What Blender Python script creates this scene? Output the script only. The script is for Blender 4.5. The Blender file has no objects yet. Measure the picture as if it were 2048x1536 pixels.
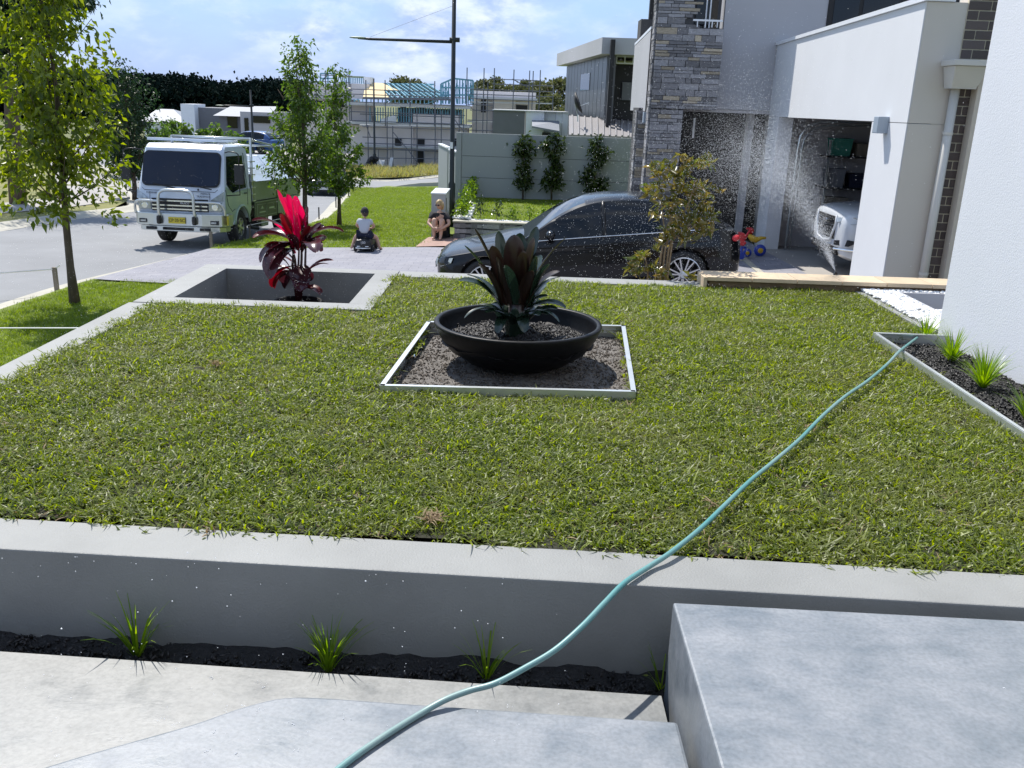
import bpy, bmesh, math, random
import numpy as np
from mathutils import Vector, Matrix, noise as mnoise

scene = bpy.context.scene
col = scene.collection
random.seed(7)

# ---------------------------------------------------------------- camera
F_PX, PCX, PCY, CAM_H = 1783.0, 1024.0, 768.0, 1.6
PITCH = math.atan(557 / F_PX)
ROLL = math.atan(200 / 5709)
_fw = np.array([0, math.cos(PITCH), -math.sin(PITCH)])
_r0 = np.array([1.0, 0, 0])
_u0 = np.cross(_r0, _fw)
_R = _r0 * math.cos(ROLL) + _u0 * math.sin(ROLL)
_U = -_r0 * math.sin(ROLL) + _u0 * math.cos(ROLL)
cd = bpy.data.cameras.new('camera')
cam = bpy.data.objects.new('camera', cd)
col.objects.link(cam)
cd.sensor_width = 36
cd.lens = F_PX / 2048 * 36
cd.clip_start = 0.05
cd.clip_end = 5000
mw = Matrix(((_R[0], _U[0], -_fw[0], 0), (_R[1], _U[1], -_fw[1], 0), (_R[2], _U[2], -_fw[2], CAM_H), (0, 0, 0, 1)))
cam.matrix_world = mw
scene.camera = cam

# ---------------------------------------------------------------- world and sun
SUN_AZ, SUN_EL = math.radians(-31), math.radians(56)     # azimuth from +Y towards +X
sun_dir = Vector((math.sin(SUN_AZ) * math.cos(SUN_EL), math.cos(SUN_AZ) * math.cos(SUN_EL), math.sin(SUN_EL)))
w = bpy.data.worlds.new('World')
scene.world = w
w.use_nodes = True
nt = w.node_tree
for n in list(nt.nodes):
    nt.nodes.remove(n)
wo = nt.nodes.new('ShaderNodeOutputWorld')
bg = nt.nodes.new('ShaderNodeBackground')
bg.inputs['Strength'].default_value = 0.122
sky = nt.nodes.new('ShaderNodeTexSky')
sky.sky_type = 'NISHITA'
sky.sun_disc = False
sky.sun_elevation = SUN_EL
sky.sun_rotation = SUN_AZ
sky.air_density = 1.3
sky.dust_density = 0.2
sky.ozone_density = 2.0
tc = nt.nodes.new('ShaderNodeTexCoord')
sep = nt.nodes.new('ShaderNodeSeparateXYZ')
nt.links.new(tc.outputs['Generated'], sep.inputs[0])


def wmath(op, a, b=None, clamp=False):
    m = nt.nodes.new('ShaderNodeMath')
    m.operation = op
    m.use_clamp = clamp
    for i, x in enumerate((a, b)):
        if x is None:
            continue
        if isinstance(x, (int, float)):
            m.inputs[i].default_value = x
        else:
            nt.links.new(x, m.inputs[i])
    return m.outputs[0]


zc = wmath('ADD', wmath('MAXIMUM', sep.outputs['Z'], 0.0), 0.42)
cx = wmath('DIVIDE', sep.outputs['X'], zc)
cy = wmath('DIVIDE', sep.outputs['Y'], zc)
comb = nt.nodes.new('ShaderNodeCombineXYZ')
nt.links.new(cx, comb.inputs[0])
nt.links.new(cy, comb.inputs[1])


def wnoise(scale, detail, rough, dist, off):
    mp = nt.nodes.new('ShaderNodeMapping')
    mp.inputs['Location'].default_value = off
    nt.links.new(comb.outputs[0], mp.inputs[0])
    n = nt.nodes.new('ShaderNodeTexNoise')
    n.inputs['Scale'].default_value = scale
    n.inputs['Detail'].default_value = detail
    n.inputs['Roughness'].default_value = rough
    n.inputs['Distortion'].default_value = dist
    nt.links.new(mp.outputs[0], n.inputs['Vector'])
    return n.outputs['Fac']


def wramp(x, a, b):
    r = nt.nodes.new('ShaderNodeMapRange')
    r.interpolation_type = 'SMOOTHSTEP'
    r.inputs['From Min'].default_value = a
    r.inputs['From Max'].default_value = b
    nt.links.new(x, r.inputs['Value'])
    return r.outputs[0]


c_big = wramp(wnoise(1.9, 9, 0.58, 0.15, (3.1, 1.7, 0)), 0.43, 0.63)
c_det = wramp(wnoise(5.2, 9, 0.62, 0.15, (9.0, 4.0, 0)), 0.38, 0.66)
cmask = wmath('MULTIPLY', wmath('ADD', wmath('MULTIPLY', c_big, 0.75), wmath('MULTIPLY', c_det, 0.30)), 0.95, True)
cmix = nt.nodes.new('ShaderNodeMix')
cmix.data_type = 'RGBA'
ccol = nt.nodes.new('ShaderNodeMix')
ccol.data_type = 'RGBA'
ccol.inputs[6].default_value = (3.1, 4.0, 6.1, 1)
ccol.inputs[7].default_value = (6.2, 6.7, 7.6, 1)
nt.links.new(wramp(wnoise(5.5, 9, 0.6, 0.1, (1, 7, 0)), 0.42, 0.60), ccol.inputs[0])
nt.links.new(cmask, cmix.inputs[0])
hz = nt.nodes.new('ShaderNodeMix')
hz.data_type = 'RGBA'
hz.inputs[7].default_value = (1.7, 3.1, 6.4, 1)
hzm = nt.nodes.new('ShaderNodeMapRange')
hzm.inputs['From Min'].default_value = 0.0
hzm.inputs['From Max'].default_value = 0.45
hzm.inputs['To Min'].default_value = 0.85
hzm.inputs['To Max'].default_value = 0.0
nt.links.new(sep.outputs['Z'], hzm.inputs['Value'])
nt.links.new(hzm.outputs[0], hz.inputs[0])
nt.links.new(sky.outputs[0], hz.inputs[6])
nt.links.new(hz.outputs[2], cmix.inputs[6])
nt.links.new(ccol.outputs[2], cmix.inputs[7])
nt.links.new(cmix.outputs[2], bg.inputs['Color'])
nt.links.new(bg.outputs[0], wo.inputs['Surface'])

sl = bpy.data.lights.new('sun', 'SUN')
so = bpy.data.objects.new('sun', sl)
col.objects.link(so)
sl.energy = 4.8
sl.angle = math.radians(0.53)
sl.color = (1.0, 0.955, 0.88)
so.location = (0, 0, 30)
so.rotation_euler = sun_dir.to_track_quat('Z', 'Y').to_euler()

scene.view_settings.view_transform = 'Standard'
scene.view_settings.look = 'None'
scene.view_settings.exposure = 0.40
scene.view_settings.gamma = 1.0
scene.render.engine = 'CYCLES'
scene.cycles.max_bounces = 8
scene.cycles.transparent_max_bounces = 12
scene.cycles.caustics_reflective = False
scene.cycles.caustics_refractive = False


# ---------------------------------------------------------------- places: a pixel of the 2048 x 1536 frame as a direction
def ray(x, y):
    return _fw + (x - PCX) / F_PX * _R - (y - PCY) / F_PX * _U


def G(x, y, z=0.0):
    d = ray(x, y)
    t = (z - CAM_H) / d[2]
    return Vector((d[0] * t, d[1] * t, z))


def D(x, y, Y):
    d = ray(x, y)
    t = Y / d[1]
    return Vector((d[0] * t, Y, CAM_H + d[2] * t))


def PXP(x, y, a, b):
    """meets the upright plane X = a + b*Y"""
    d = ray(x, y)
    t = a / (d[0] - b * d[1])
    return Vector((d[0] * t, d[1] * t, CAM_H + d[2] * t))


def Ts(Y):
    return float(np.interp(Y, [-100, 10, 20, 25, 44, 70, 3000], [-1.45, -1.5, -1.62, -1.85, -2.85, -3.4, -3.6]))


def dzx(X):
    return float(np.interp(X, [-8.0, -5.5, -3, -.4, 2.35, 4.5], [0, .10, .22, .37, .58, .78]))


def gz(X, Y):
    return Ts(Y) + dzx(X)


def Gt(x, y, off=0.0):
    P = G(x, y, -1.5)
    for _ in range(40):
        z = gz(P[0], P[1]) + off
        P = P * .5 + G(x, y, z) * .5
    return P


# ---------------------------------------------------------------- mesh helpers
ROOT = {}


class MB:
    def __init__(s):
        s.v, s.f, s.mi, s.m = [], [], [], 0

    def add(s, vs, fs):
        n = len(s.v)
        s.v += [tuple(p) for p in vs]
        s.f += [tuple(i + n for i in f) for f in fs]
        s.mi += [s.m] * len(fs)
        return s

    def box(s, x0, y0, z0, x1, y1, z1):
        x0, x1 = min(x0, x1), max(x0, x1)
        y0, y1 = min(y0, y1), max(y0, y1)
        z0, z1 = min(z0, z1), max(z0, z1)
        return s.add([(x0, y0, z0), (x1, y0, z0), (x1, y1, z0), (x0, y1, z0), (x0, y0, z1), (x1, y0, z1), (x1, y1, z1), (x0, y1, z1)],
                     [(3, 2, 1, 0), (4, 5, 6, 7), (0, 1, 5, 4), (1, 2, 6, 5), (2, 3, 7, 6), (3, 0, 4, 7)])

    def beam(s, p, q, w, h, up=(0, 0, 1)):
        p, q = Vector(p), Vector(q)
        d = (q - p).normalized()
        u = Vector(up)
        if abs(d.dot(u)) > .98:
            u = Vector((0, 1, 0))
        a = d.cross(u).normalized() * w / 2
        b = a.cross(d).normalized() * h / 2
        vs = [p - a - b, p + a - b, p + a + b, p - a + b, q - a - b, q + a - b, q + a + b, q - a + b]
        return s.add(vs, [(0, 1, 2, 3), (7, 6, 5, 4), (4, 5, 1, 0), (5, 6, 2, 1), (6, 7, 3, 2), (7, 4, 0, 3)])

    def prism(s, poly, z0, z1):
        """poly: counter-clockwise (x, y) list"""
        n = len(poly)
        zf0 = z0 if callable(z0) else (lambda x, y: z0)
        zf1 = z1 if callable(z1) else (lambda x, y: z1)
        vs = [(x, y, zf0(x, y)) for x, y in poly] + [(x, y, zf1(x, y)) for x, y in poly]
        fs = [tuple(reversed(range(n))), tuple(range(n, 2 * n))] + [(i, (i + 1) % n, n + (i + 1) % n, n + i) for i in range(n)]
        return s.add(vs, fs)

    def extr(s, pts, off):
        n = len(pts)
        off = Vector(off)
        vs = [Vector(p) for p in pts] + [Vector(p) + off for p in pts]
        fs = [tuple(range(n)), tuple(reversed(range(n, 2 * n)))] + [(i, n + i, n + (i + 1) % n, (i + 1) % n) for i in range(n)]
        return s.add(vs, fs)

    def tube(s, pts, r, n=8, cap=True):
        pts = [Vector(p) for p in pts]
        k = len(pts)
        rs = r if isinstance(r, (list, tuple)) else [r] * k
        vs, prev = [], None
        for i, p in enumerate(pts):
            d = (pts[min(i + 1, k - 1)] - pts[max(i - 1, 0)])
            d = d.normalized() if d.length > 1e-9 else Vector((0, 0, 1))
            if prev is None:
                a = d.cross(Vector((0, 0, 1)))
                if a.length < .05:
                    a = d.cross(Vector((0, 1, 0)))
                a.normalize()
            else:
                a = (prev - d * prev.dot(d))
                a = a.normalized() if a.length > 1e-6 else prev
            prev = a
            b = d.cross(a)
            for j in range(n):
                t = 2 * math.pi * j / n
                vs.append(p + (a * math.cos(t) + b * math.sin(t)) * rs[i])
        fs = [(i * n + j, i * n + (j + 1) % n, (i + 1) * n + (j + 1) % n, (i + 1) * n + j) for i in range(k - 1) for j in range(n)]
        if cap:
            fs += [tuple(reversed(range(n))), tuple(range((k - 1) * n, k * n))]
        return s.add(vs, fs)

    def lathe(s, prof, c, n=24, axis='z', cap=True):
        """prof: (radius, height) pairs from bottom to top"""
        c = Vector(c)
        vs = []
        for r, h in prof:
            for j in range(n):
                t = 2 * math.pi * j / n
                p = (r * math.cos(t), r * math.sin(t), h)
                if axis == 'y':
                    p = (p[0], p[2], -p[1])
                elif axis == 'x':
                    p = (p[2], p[0], p[1])
                vs.append(c + Vector(p))
        k = len(prof)
        fs = [(i * n + j, i * n + (j + 1) % n, (i + 1) * n + (j + 1) % n, (i + 1) * n + j) for i in range(k - 1) for j in range(n)]
        if cap:
            fs += [tuple(reversed(range(n))), tuple(range((k - 1) * n, k * n))]
        return s.add(vs, fs)

    def grid(s, fn, nu, nv, close=False):
        vs = [fn(i / nu, j / nv) for i in range(nu + 1) for j in range(nv + 1)]
        fs = [(i * (nv + 1) + j, (i + 1) * (nv + 1) + j, (i + 1) * (nv + 1) + j + 1, i * (nv + 1) + j + 1) for i in range(nu) for j in range(nv)]
        return s.add(vs, fs)

    def quad(s, a, b, c, d):
        return s.add([a, b, c, d], [(0, 1, 2, 3)])

    def ball(s, c, r, n=8, m=5, sc=(1, 1, 1)):
        vs = []
        for i in range(m + 1):
            t = math.pi * i / m
            for j in range(n):
                u = 2 * math.pi * j / n
                vs.append((c[0] + r * sc[0] * math.sin(t) * math.cos(u), c[1] + r * sc[1] * math.sin(t) * math.sin(u), c[2] - r * sc[2] * math.cos(t)))
        fs = [(i * n + j, i * n + (j + 1) % n, (i + 1) * n + (j + 1) % n, (i + 1) * n + j) for i in range(m) for j in range(n)]
        return s.add(vs, fs)


def finish(me, mats, smooth):
    for m in (mats if isinstance(mats, (list, tuple)) else [mats]):
        me.materials.append(m)
    if smooth:
        me.shade_smooth()
    me.update()


def tag(o, label=None, cat=None, group=None, kind=None):
    if label:
        o['label'] = label
    if cat:
        o['category'] = cat
    if group:
        o['group'] = group
    if kind:
        o['kind'] = kind
    return o


def build(mb, name, mats, parent=None, smooth=False, local=False, bevel=0, auto=None):
    me = bpy.data.meshes.new(name)
    vs = mb.v
    org = Vector((0, 0, 0))
    if parent is not None and not local:
        r = parent
        while r.parent is not None:
            r = r.parent
        inv = ROOT[r.name].inverted()
        vs = [tuple(inv @ Vector(v)) for v in vs]
    elif parent is None:
        a = np.array(vs)
        lo, hi = a.min(0), a.max(0)
        org = Vector(((lo[0] + hi[0]) / 2, (lo[1] + hi[1]) / 2, lo[2]))
        vs = (a - np.array(org)).tolist()
    me.from_pydata(vs, [], mb.f)
    if any(mb.mi):
        me.polygons.foreach_set('material_index', mb.mi)
    finish(me, mats, smooth)
    o = bpy.data.objects.new(name, me)
    o.location = org
    if parent is None:
        ROOT[o.name] = Matrix.Translation(org)
    else:
        o.parent = parent
    col.objects.link(o)
    if bevel:
        md = o.modifiers.new('bevel', 'BEVEL')
        md.width = bevel
        md.segments = 2
        md.limit_method = 'ANGLE'
        md.angle_limit = math.radians(40)
    if auto:
        me.shade_smooth()
        for e in bmesh_sharp(me, auto):
            pass
    return o


def bmesh_sharp(me, ang):
    bm = bmesh.new()
    bm.from_mesh(me)
    for e in bm.edges:
        e.smooth = not (len(e.link_faces) == 2 and e.calc_face_angle(0) > math.radians(ang))
    bm.to_mesh(me)
    bm.free()
    return []


def thing(name, label, cat, loc=(0, 0, 0), rot=(0, 0, 0), group=None, kind=None):
    o = bpy.data.objects.new(name, None)
    o.empty_display_size = .1
    o.location = loc
    o.rotation_euler = rot
    col.objects.link(o)
    tag(o, label, cat, group, kind)
    from mathutils import Euler
    ROOT[o.name] = Matrix.Translation(Vector(loc)) @ Euler(rot).to_matrix().to_4x4()
    return o


def struct(mb, name, mats, parent=None, **k):
    o = build(mb, name, mats, parent, **k)
    if parent is None:
        o['kind'] = 'structure'
    return o


def piece(me, name, parent, loc, rot=(0, 0, 0), scale=(1, 1, 1)):
    """one more object of a shared mesh, placed in world axes under an unrotated parent"""
    o = bpy.data.objects.new(name, me)
    col.objects.link(o)
    o.parent = parent
    base = ROOT[parent.name].translation if parent.name in ROOT else Vector((0, 0, 0))
    o.location = Vector(loc) - base
    o.rotation_euler = rot
    o.scale = scale
    return o


def np_mesh(name, V, Fq, mat, parent=None, smooth=False, org=None):
    """V (n,3) array, Fq (m,k) int array"""
    V = np.asarray(V, dtype=np.float64)
    if parent is not None:
        r = parent
        while r.parent is not None:
            r = r.parent
        org = np.array(ROOT[r.name].translation)
        loc = (0, 0, 0)
    else:
        if org is None:
            org = np.array([(V[:, 0].min() + V[:, 0].max()) / 2, (V[:, 1].min() + V[:, 1].max()) / 2, V[:, 2].min()])
        loc = org
    me = bpy.data.meshes.new(name)
    k = Fq.shape[1]
    me.vertices.add(len(V))
    me.vertices.foreach_set('co', (V - org).astype(np.float32).ravel())
    me.loops.add(Fq.size)
    me.loops.foreach_set('vertex_index', Fq.astype(np.int32).ravel())
    me.polygons.add(len(Fq))
    me.polygons.foreach_set('loop_start', np.arange(0, Fq.size, k, dtype=np.int32))
    me.update(calc_edges=True)
    finish(me, mat, smooth)
    o = bpy.data.objects.new(name, me)
    col.objects.link(o)
    if parent is not None:
        o.parent = parent
    else:
        o.location = loc
        ROOT[o.name] = Matrix.Translation(Vector(loc))
    return o


# ---------------------------------------------------------------- materials
def pmat(name, c, rough=.6, var=.12, vscale=3.0, bump=0.0, bscale=60, metal=0.0, spec=.5, c2=None, coat=0.0, aniso=None, rvar=0.0, isl=0.0, objr=0.0, det=4, emit=None):
    m = bpy.data.materials.new(name)
    m.use_nodes = True
    t = m.node_tree
    b = t.nodes['Principled BSDF']
    L = t.links.new
    tcn = t.nodes.new('ShaderNodeTexCoord')
    mp = t.nodes.new('ShaderNodeMapping')
    L(tcn.outputs['Object'], mp.inputs[0])
    if aniso:
        mp.inputs['Scale'].default_value = aniso
    n = t.nodes.new('ShaderNodeTexNoise')
    n.inputs['Scale'].default_value = vscale
    n.inputs['Detail'].default_value = det
    n.inputs['Roughness'].default_value = .6
    L(mp.outputs[0], n.inputs['Vector'])
    mix = t.nodes.new('ShaderNodeMix')
    mix.data_type = 'RGBA'
    mr = t.nodes.new('ShaderNodeMapRange')
    mr.inputs['From Min'].default_value = .3
    mr.inputs['From Max'].default_value = .7
    L(n.outputs['Fac'], mr.inputs['Value'])
    fac = mr.outputs[0]
    ca = tuple(x * (1 - var) for x in c[:3]) + (1,)
    cb = tuple(c2[:3]) + (1,) if c2 else tuple(min(1, x * (1 + var)) for x in c[:3]) + (1,)
    mix.inputs[6].default_value = ca
    mix.inputs[7].default_value = cb
    L(fac, mix.inputs[0])
    out = mix.outputs[2]
    if isl or objr:
        src = t.nodes.new('ShaderNodeNewGeometry').outputs['Random Per Island'] if isl else t.nodes.new('ShaderNodeObjectInfo').outputs['Random']
        amt = isl or objr
        mr2 = t.nodes.new('ShaderNodeMapRange')
        mr2.inputs['To Min'].default_value = 1 - amt
        mr2.inputs['To Max'].default_value = 1 + amt
        L(src, mr2.inputs['Value'])
        hs = t.nodes.new('ShaderNodeHueSaturation')
        L(mr2.outputs[0], hs.inputs['Value'])
        L(out, hs.inputs['Color'])
        out = hs.outputs[0]
    L(out, b.inputs['Base Color'])
    b.inputs['Roughness'].default_value = rough
    b.inputs['Metallic'].default_value = metal
    b.inputs['Specular IOR Level'].default_value = spec
    if coat:
        b.inputs['Coat Weight'].default_value = coat
        b.inputs['Coat Roughness'].default_value = .04
    if rvar:
        mr3 = t.nodes.new('ShaderNodeMapRange')
        mr3.inputs['From Min'].default_value = .3
        mr3.inputs['From Max'].default_value = .7
        mr3.inputs['To Min'].default_value = max(.03, rough - rvar)
        mr3.inputs['To Max'].default_value = min(1, rough + rvar)
        n3 = t.nodes.new('ShaderNodeTexNoise')
        n3.inputs['Scale'].default_value = vscale * 1.7
        n3.inputs['Detail'].default_value = 5
        L(mp.outputs[0], n3.inputs['Vector'])
        L(n3.outputs['Fac'], mr3.inputs['Value'])
        L(mr3.outputs[0], b.inputs['Roughness'])
    if bump:
        n2 = t.nodes.new('ShaderNodeTexNoise')
        n2.inputs['Scale'].default_value = bscale
        n2.inputs['Detail'].default_value = 5
        L(mp.outputs[0], n2.inputs['Vector'])
        bp = t.nodes.new('ShaderNodeBump')
        bp.inputs['Strength'].default_value = bump
        bp.inputs['Distance'].default_value = .01
        L(n2.outputs['Fac'], bp.inputs['Height'])
        L(bp.outputs[0], b.inputs['Normal'])
    if emit:
        b.inputs['Emission Color'].default_value = tuple(emit) + (1,)
        b.inputs['Emission Strength'].default_value = 1
    return m


def leafmat(name, c1, c2, tr=.45, rough=.38, c3=None, patch=1.2, world=False, tcol=1.7, inst=False, spec=.5):
    """blade or leaf: random tint per leaf, patchy tint over the ground, light shining through"""
    m = bpy.data.materials.new(name)
    m.use_nodes = True
    t = m.node_tree
    L = t.links.new
    b = t.nodes['Principled BSDF']
    out = t.nodes['Material Output']
    ge = t.nodes.new('ShaderNodeNewGeometry')
    mix = t.nodes.new('ShaderNodeMix')
    mix.data_type = 'RGBA'
    mix.inputs[6].default_value = tuple(c1) + (1,)
    mix.inputs[7].default_value = tuple(c2) + (1,)
    L(ge.outputs['Random Per Island'], mix.inputs[0])
    colr = mix.outputs[2]
    if c3:
        n = t.nodes.new('ShaderNodeTexNoise')
        n.inputs['Scale'].default_value = patch
        n.inputs['Detail'].default_value = 6
        n.inputs['Roughness'].default_value = .65
        L(ge.outputs['Position'], n.inputs['Vector'])
        mr = t.nodes.new('ShaderNodeMapRange')
        mr.inputs['From Min'].default_value = .45
        mr.inputs['From Max'].default_value = .68
        L(n.outputs['Fac'], mr.inputs['Value'])
        m2 = t.nodes.new('ShaderNodeMix')
        m2.data_type = 'RGBA'
        m2.inputs[7].default_value = tuple(c3) + (1,)
        L(mr.outputs[0], m2.inputs[0])
        L(colr, m2.inputs[6])
        colr = m2.outputs[2]
    L(colr, b.inputs['Base Color'])
    b.inputs['Roughness'].default_value = rough
    b.inputs['Specular IOR Level'].default_value = spec
    tl = t.nodes.new('ShaderNodeBsdfTranslucent')
    hs = t.nodes.new('ShaderNodeHueSaturation')
    hs.inputs['Value'].default_value = tcol
    hs.inputs['Saturation'].default_value = 1.15
    L(colr, hs.inputs['Color'])
    L(hs.outputs[0], tl.inputs['Color'])
    ms = t.nodes.new('ShaderNodeMixShader')
    ms.inputs[0].default_value = tr
    L(b.outputs[0], ms.inputs[1])
    L(tl.outputs[0], ms.inputs[2])
    L(ms.outputs[0], out.inputs['Surface'])
    return m


def glassmat(name, c=(.01, .015, .02), rough=.05):
    return pmat(name, c, rough=rough, var=.0, spec=.9, coat=1.0)


M = {}
M['concrete'] = pmat('smooth_concrete', (.245, .25, .245), rough=.62, var=.12, vscale=1.9, bump=.25, bscale=120, det=8)
M['concrete_inner'] = M['concrete']
M['white_wall'] = pmat('white_texture_coat', (.74, .755, .81), rough=.75, var=.02, vscale=1.2, bump=.22, bscale=90)
M['render'] = pmat('pale_render', (.70, .71, .73), rough=.8, var=.03, vscale=.8, bump=.08, bscale=120)
M['render_beige'] = pmat('beige_render', (.60, .56, .50), rough=.8, var=.03, vscale=.8, bump=.08, bscale=120)
M['render_grey'] = pmat('grey_render', (.44, .44, .46), rough=.8, var=.04, vscale=.6, bump=.08, bscale=120)
M['cap'] = pmat('parapet_cap', (.80, .82, .85), rough=.35, var=.02)
M['asphalt'] = pmat('asphalt', (.215, .22, .23), rough=.85, var=.12, vscale=.7, bump=.3, bscale=140, det=10)
M['kerb'] = pmat('kerb_concrete', (.40, .38, .32), rough=.85, var=.10, vscale=1.5, bump=.1)
M['footpath'] = pmat('footpath_concrete', (.33, .31, .29), rough=.85, var=.10, vscale=.6, bump=.1)
M['soil'] = pmat('dark_soil', (.035, .028, .022), rough=.95, var=.3, vscale=20, bump=.8, bscale=70)
M['turf_soil'] = pmat('turf_soil', (.022, .022, .011), rough=.95, var=.3, vscale=12, bump=.8, bscale=60)
M['mulch'] = pmat('black_mulch', (.012, .011, .011), rough=.7, var=.4, vscale=40, bump=.9, bscale=60)
M['sandy_soil'] = pmat('sandy_soil', (.14, .128, .116), rough=.9, var=.35, vscale=14, bump=1.0, bscale=70, det=10)
M['alu'] = pmat('aluminium', (.62, .65, .66), rough=.38, var=.06, vscale=9, metal=.75)
M['black_pot'] = pmat('black_pot', (.005, .005, .006), rough=.45, var=.3, vscale=20, spec=.2, bump=.12, bscale=30)
M['hose'] = pmat('hose_green', (.035, .27, .28), rough=.38, var=.1, vscale=1.6, c2=(.24, .32, .31), spec=.6)
M['pebble'] = pmat('white_pebble', (.84, .84, .83), rough=.5, var=.05, isl=.08)
M['fence'] = pmat('fence_grey_green', (.33, .355, .365), rough=.7, var=.04, vscale=.5, bump=.05)
M['stone'] = pmat('ledge_stone', (.27, .265, .275), rough=.85, var=.25, vscale=6, bump=.7, bscale=30, objr=.45)
M['stone2'] = pmat('ledge_stone_tan', (.42, .36, .27), rough=.85, var=.2, vscale=6, bump=.7, bscale=30, objr=.3)
M['stone_dk'] = pmat('stone_joint', (.07, .07, .075), rough=.9, bump=.5)
M['brick'] = pmat('brown_brick', (.105, .085, .08), rough=.8, var=.15, vscale=8, bump=.3, objr=.25)
M['mortar'] = pmat('cream_mortar', (.62, .57, .44), rough=.9, var=.08, vscale=15, bump=.3)
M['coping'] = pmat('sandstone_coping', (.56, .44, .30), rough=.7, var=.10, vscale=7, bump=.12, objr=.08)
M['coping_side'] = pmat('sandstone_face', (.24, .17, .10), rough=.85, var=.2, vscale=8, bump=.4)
M['dark'] = pmat('near_black', (.012, .012, .014), rough=.6, var=.1)
M['black_rubber'] = pmat('tyre_rubber', (.02, .02, .021), rough=.75, var=.15, vscale=10)
M['black_paint'] = pmat('black_metallic_paint', (.004, .005, .007), rough=.22, var=.05, spec=.3, coat=.35)
M['dark_paint2'] = pmat('graphite_paint', (.03, .033, .038), rough=.25, var=.05, coat=1.0)
M['white_paint'] = pmat('white_car_paint', (.70, .73, .77), rough=.25, var=.02, coat=.9)
M['blue_paint'] = pmat('blue_car_paint', (.02, .08, .26), rough=.25, coat=.8)
M['truck_white'] = pmat('truck_white_paint', (.63, .70, .80), rough=.28, var=.03, vscale=1.5, coat=.7)
M['truck_green'] = pmat('truck_sage_paint', (.30, .40, .30), rough=.35, var=.05, vscale=1.5, coat=.4)
M['tray_green'] = pmat('tray_olive_paint', (.25, .31, .18), rough=.5, var=.08, vscale=2)
M['tray_dark'] = pmat('tray_dark_olive', (.075, .10, .05), rough=.5, var=.1)
M['chrome'] = pmat('chrome', (.80, .82, .82), rough=.14, var=.02, metal=1.0)
M['steel'] = pmat('brushed_steel', (.62, .65, .64), rough=.28, var=.05, metal=.9)
M['rim'] = pmat('alloy_silver', (.62, .63, .65), rough=.25, var=.03, metal=.8)
M['glass'] = pmat('dark_glass', (.006, .009, .013), rough=.05, var=0, spec=.45)
M['glass_blue'] = pmat('windscreen_glass', (.006, .014, .035), rough=.05, var=0, spec=.35)
M['lamp_glass'] = pmat('headlight_lens', (.42, .46, .48), rough=.08, var=.3, vscale=14, metal=.3, coat=1)
M['yellow'] = pmat('plate_yellow', (.62, .50, .04), rough=.4, var=.05)
M['white_plate'] = pmat('plate_white', (.7, .7, .7), rough=.4, var=.03)
M['bark'] = pmat('bark', (.10, .075, .055), rough=.9, var=.35, vscale=14, bump=.8, bscale=40, aniso=(1, 1, .3))
M['bark_tan'] = pmat('bark_tan', (.30, .21, .12), rough=.85, var=.3, vscale=14, bump=.5, aniso=(1, 1, .3))
M['pole_black'] = pmat('pole_black', (.012, .018, .018), rough=.45, var=.1)
M['timber'] = pmat('grey_timber', (.22, .19, .15), rough=.85, var=.25, vscale=10, bump=.4, aniso=(1, 1, .15))
M['white_cord'] = pmat('white_cord', (.75, .75, .72), rough=.7)
M['scaffold'] = pmat('scaffold_steel', (.13, .14, .17), rough=.5, var=.2, vscale=2)
M['blockwork'] = pmat('pale_blockwork', (.76, .70, .69), rough=.85, var=.06, vscale=.5, bump=.1)
M['blue_steel'] = pmat('blue_frame_steel', (.16, .36, .45), rough=.45, var=.15, vscale=1, metal=.2)
M['ply'] = pmat('yellow_roof_sheet', (.62, .48, .24), rough=.7, var=.12, vscale=.6)
M['slab'] = pmat('grey_slab', (.58, .59, .60), rough=.85, var=.08, vscale=.4)
M['panel_white'] = pmat('white_panel', (.80, .83, .87), rough=.6, var=.03)
M['roof_grey'] = pmat('metal_roof', (.30, .285, .285), rough=.45, var=.05, vscale=.6, metal=.1)
M['roof_pale'] = pmat('pale_tile_roof', (.24, .26, .30), rough=.6, var=.05, vscale=1, bump=.2, bscale=8)
M['house_grey'] = pmat('house_grey_render', (.17, .175, .19), rough=.8, var=.05)
M['pipe_beige'] = pmat('downpipe_beige', (.60, .58, .54), rough=.45, var=.03)
M['frame_beige'] = pmat('beige_door_frame', (.56, .50, .42), rough=.5, var=.04)
M['lamp_grey'] = pmat('wall_lamp_grey', (.34, .40, .47), rough=.4, var=.04)
M['skin'] = pmat('skin', (.55, .34, .25), rough=.55, var=.06, vscale=6)
M['hair_blonde'] = pmat('blonde_hair', (.42, .30, .15), rough=.5, var=.4, vscale=40, aniso=(1, 1, .2), bump=.5)
M['hair_dark'] = pmat('brown_hair', (.05, .03, .02), rough=.5, var=.3, vscale=40)
M['tee_grey'] = pmat('pale_grey_cotton', (.50, .52, .57), rough=.85, var=.05, bump=.2)
M['cloth_black'] = pmat('black_cotton', (.02, .02, .024), rough=.85, var=.2, bump=.2)
M['cloth_navy'] = pmat('navy_cotton', (.012, .015, .04), rough=.85, var=.2, bump=.2)
M['red_plastic'] = pmat('red_plastic', (.62, .03, .04), rough=.35, var=.05)
M['yellow_plastic'] = pmat('yellow_plastic', (.65, .42, .03), rough=.35, var=.05)
M['blue_plastic'] = pmat('blue_plastic', (.03, .07, .45), rough=.35, var=.05)
M['black_plastic'] = pmat('black_plastic', (.015, .015, .017), rough=.35, var=.1)
M['paver_red'] = pmat('pink_paver', (.34, .22, .18), rough=.85, var=.15, vscale=5, bump=.2)
M['green_mesh'] = pmat('green_shade_cloth', (.05, .24, .18), rough=.8, var=.1)
M['orange_lens'] = pmat('orange_lens', (.7, .25, .05), rough=.2, var=.02)
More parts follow.
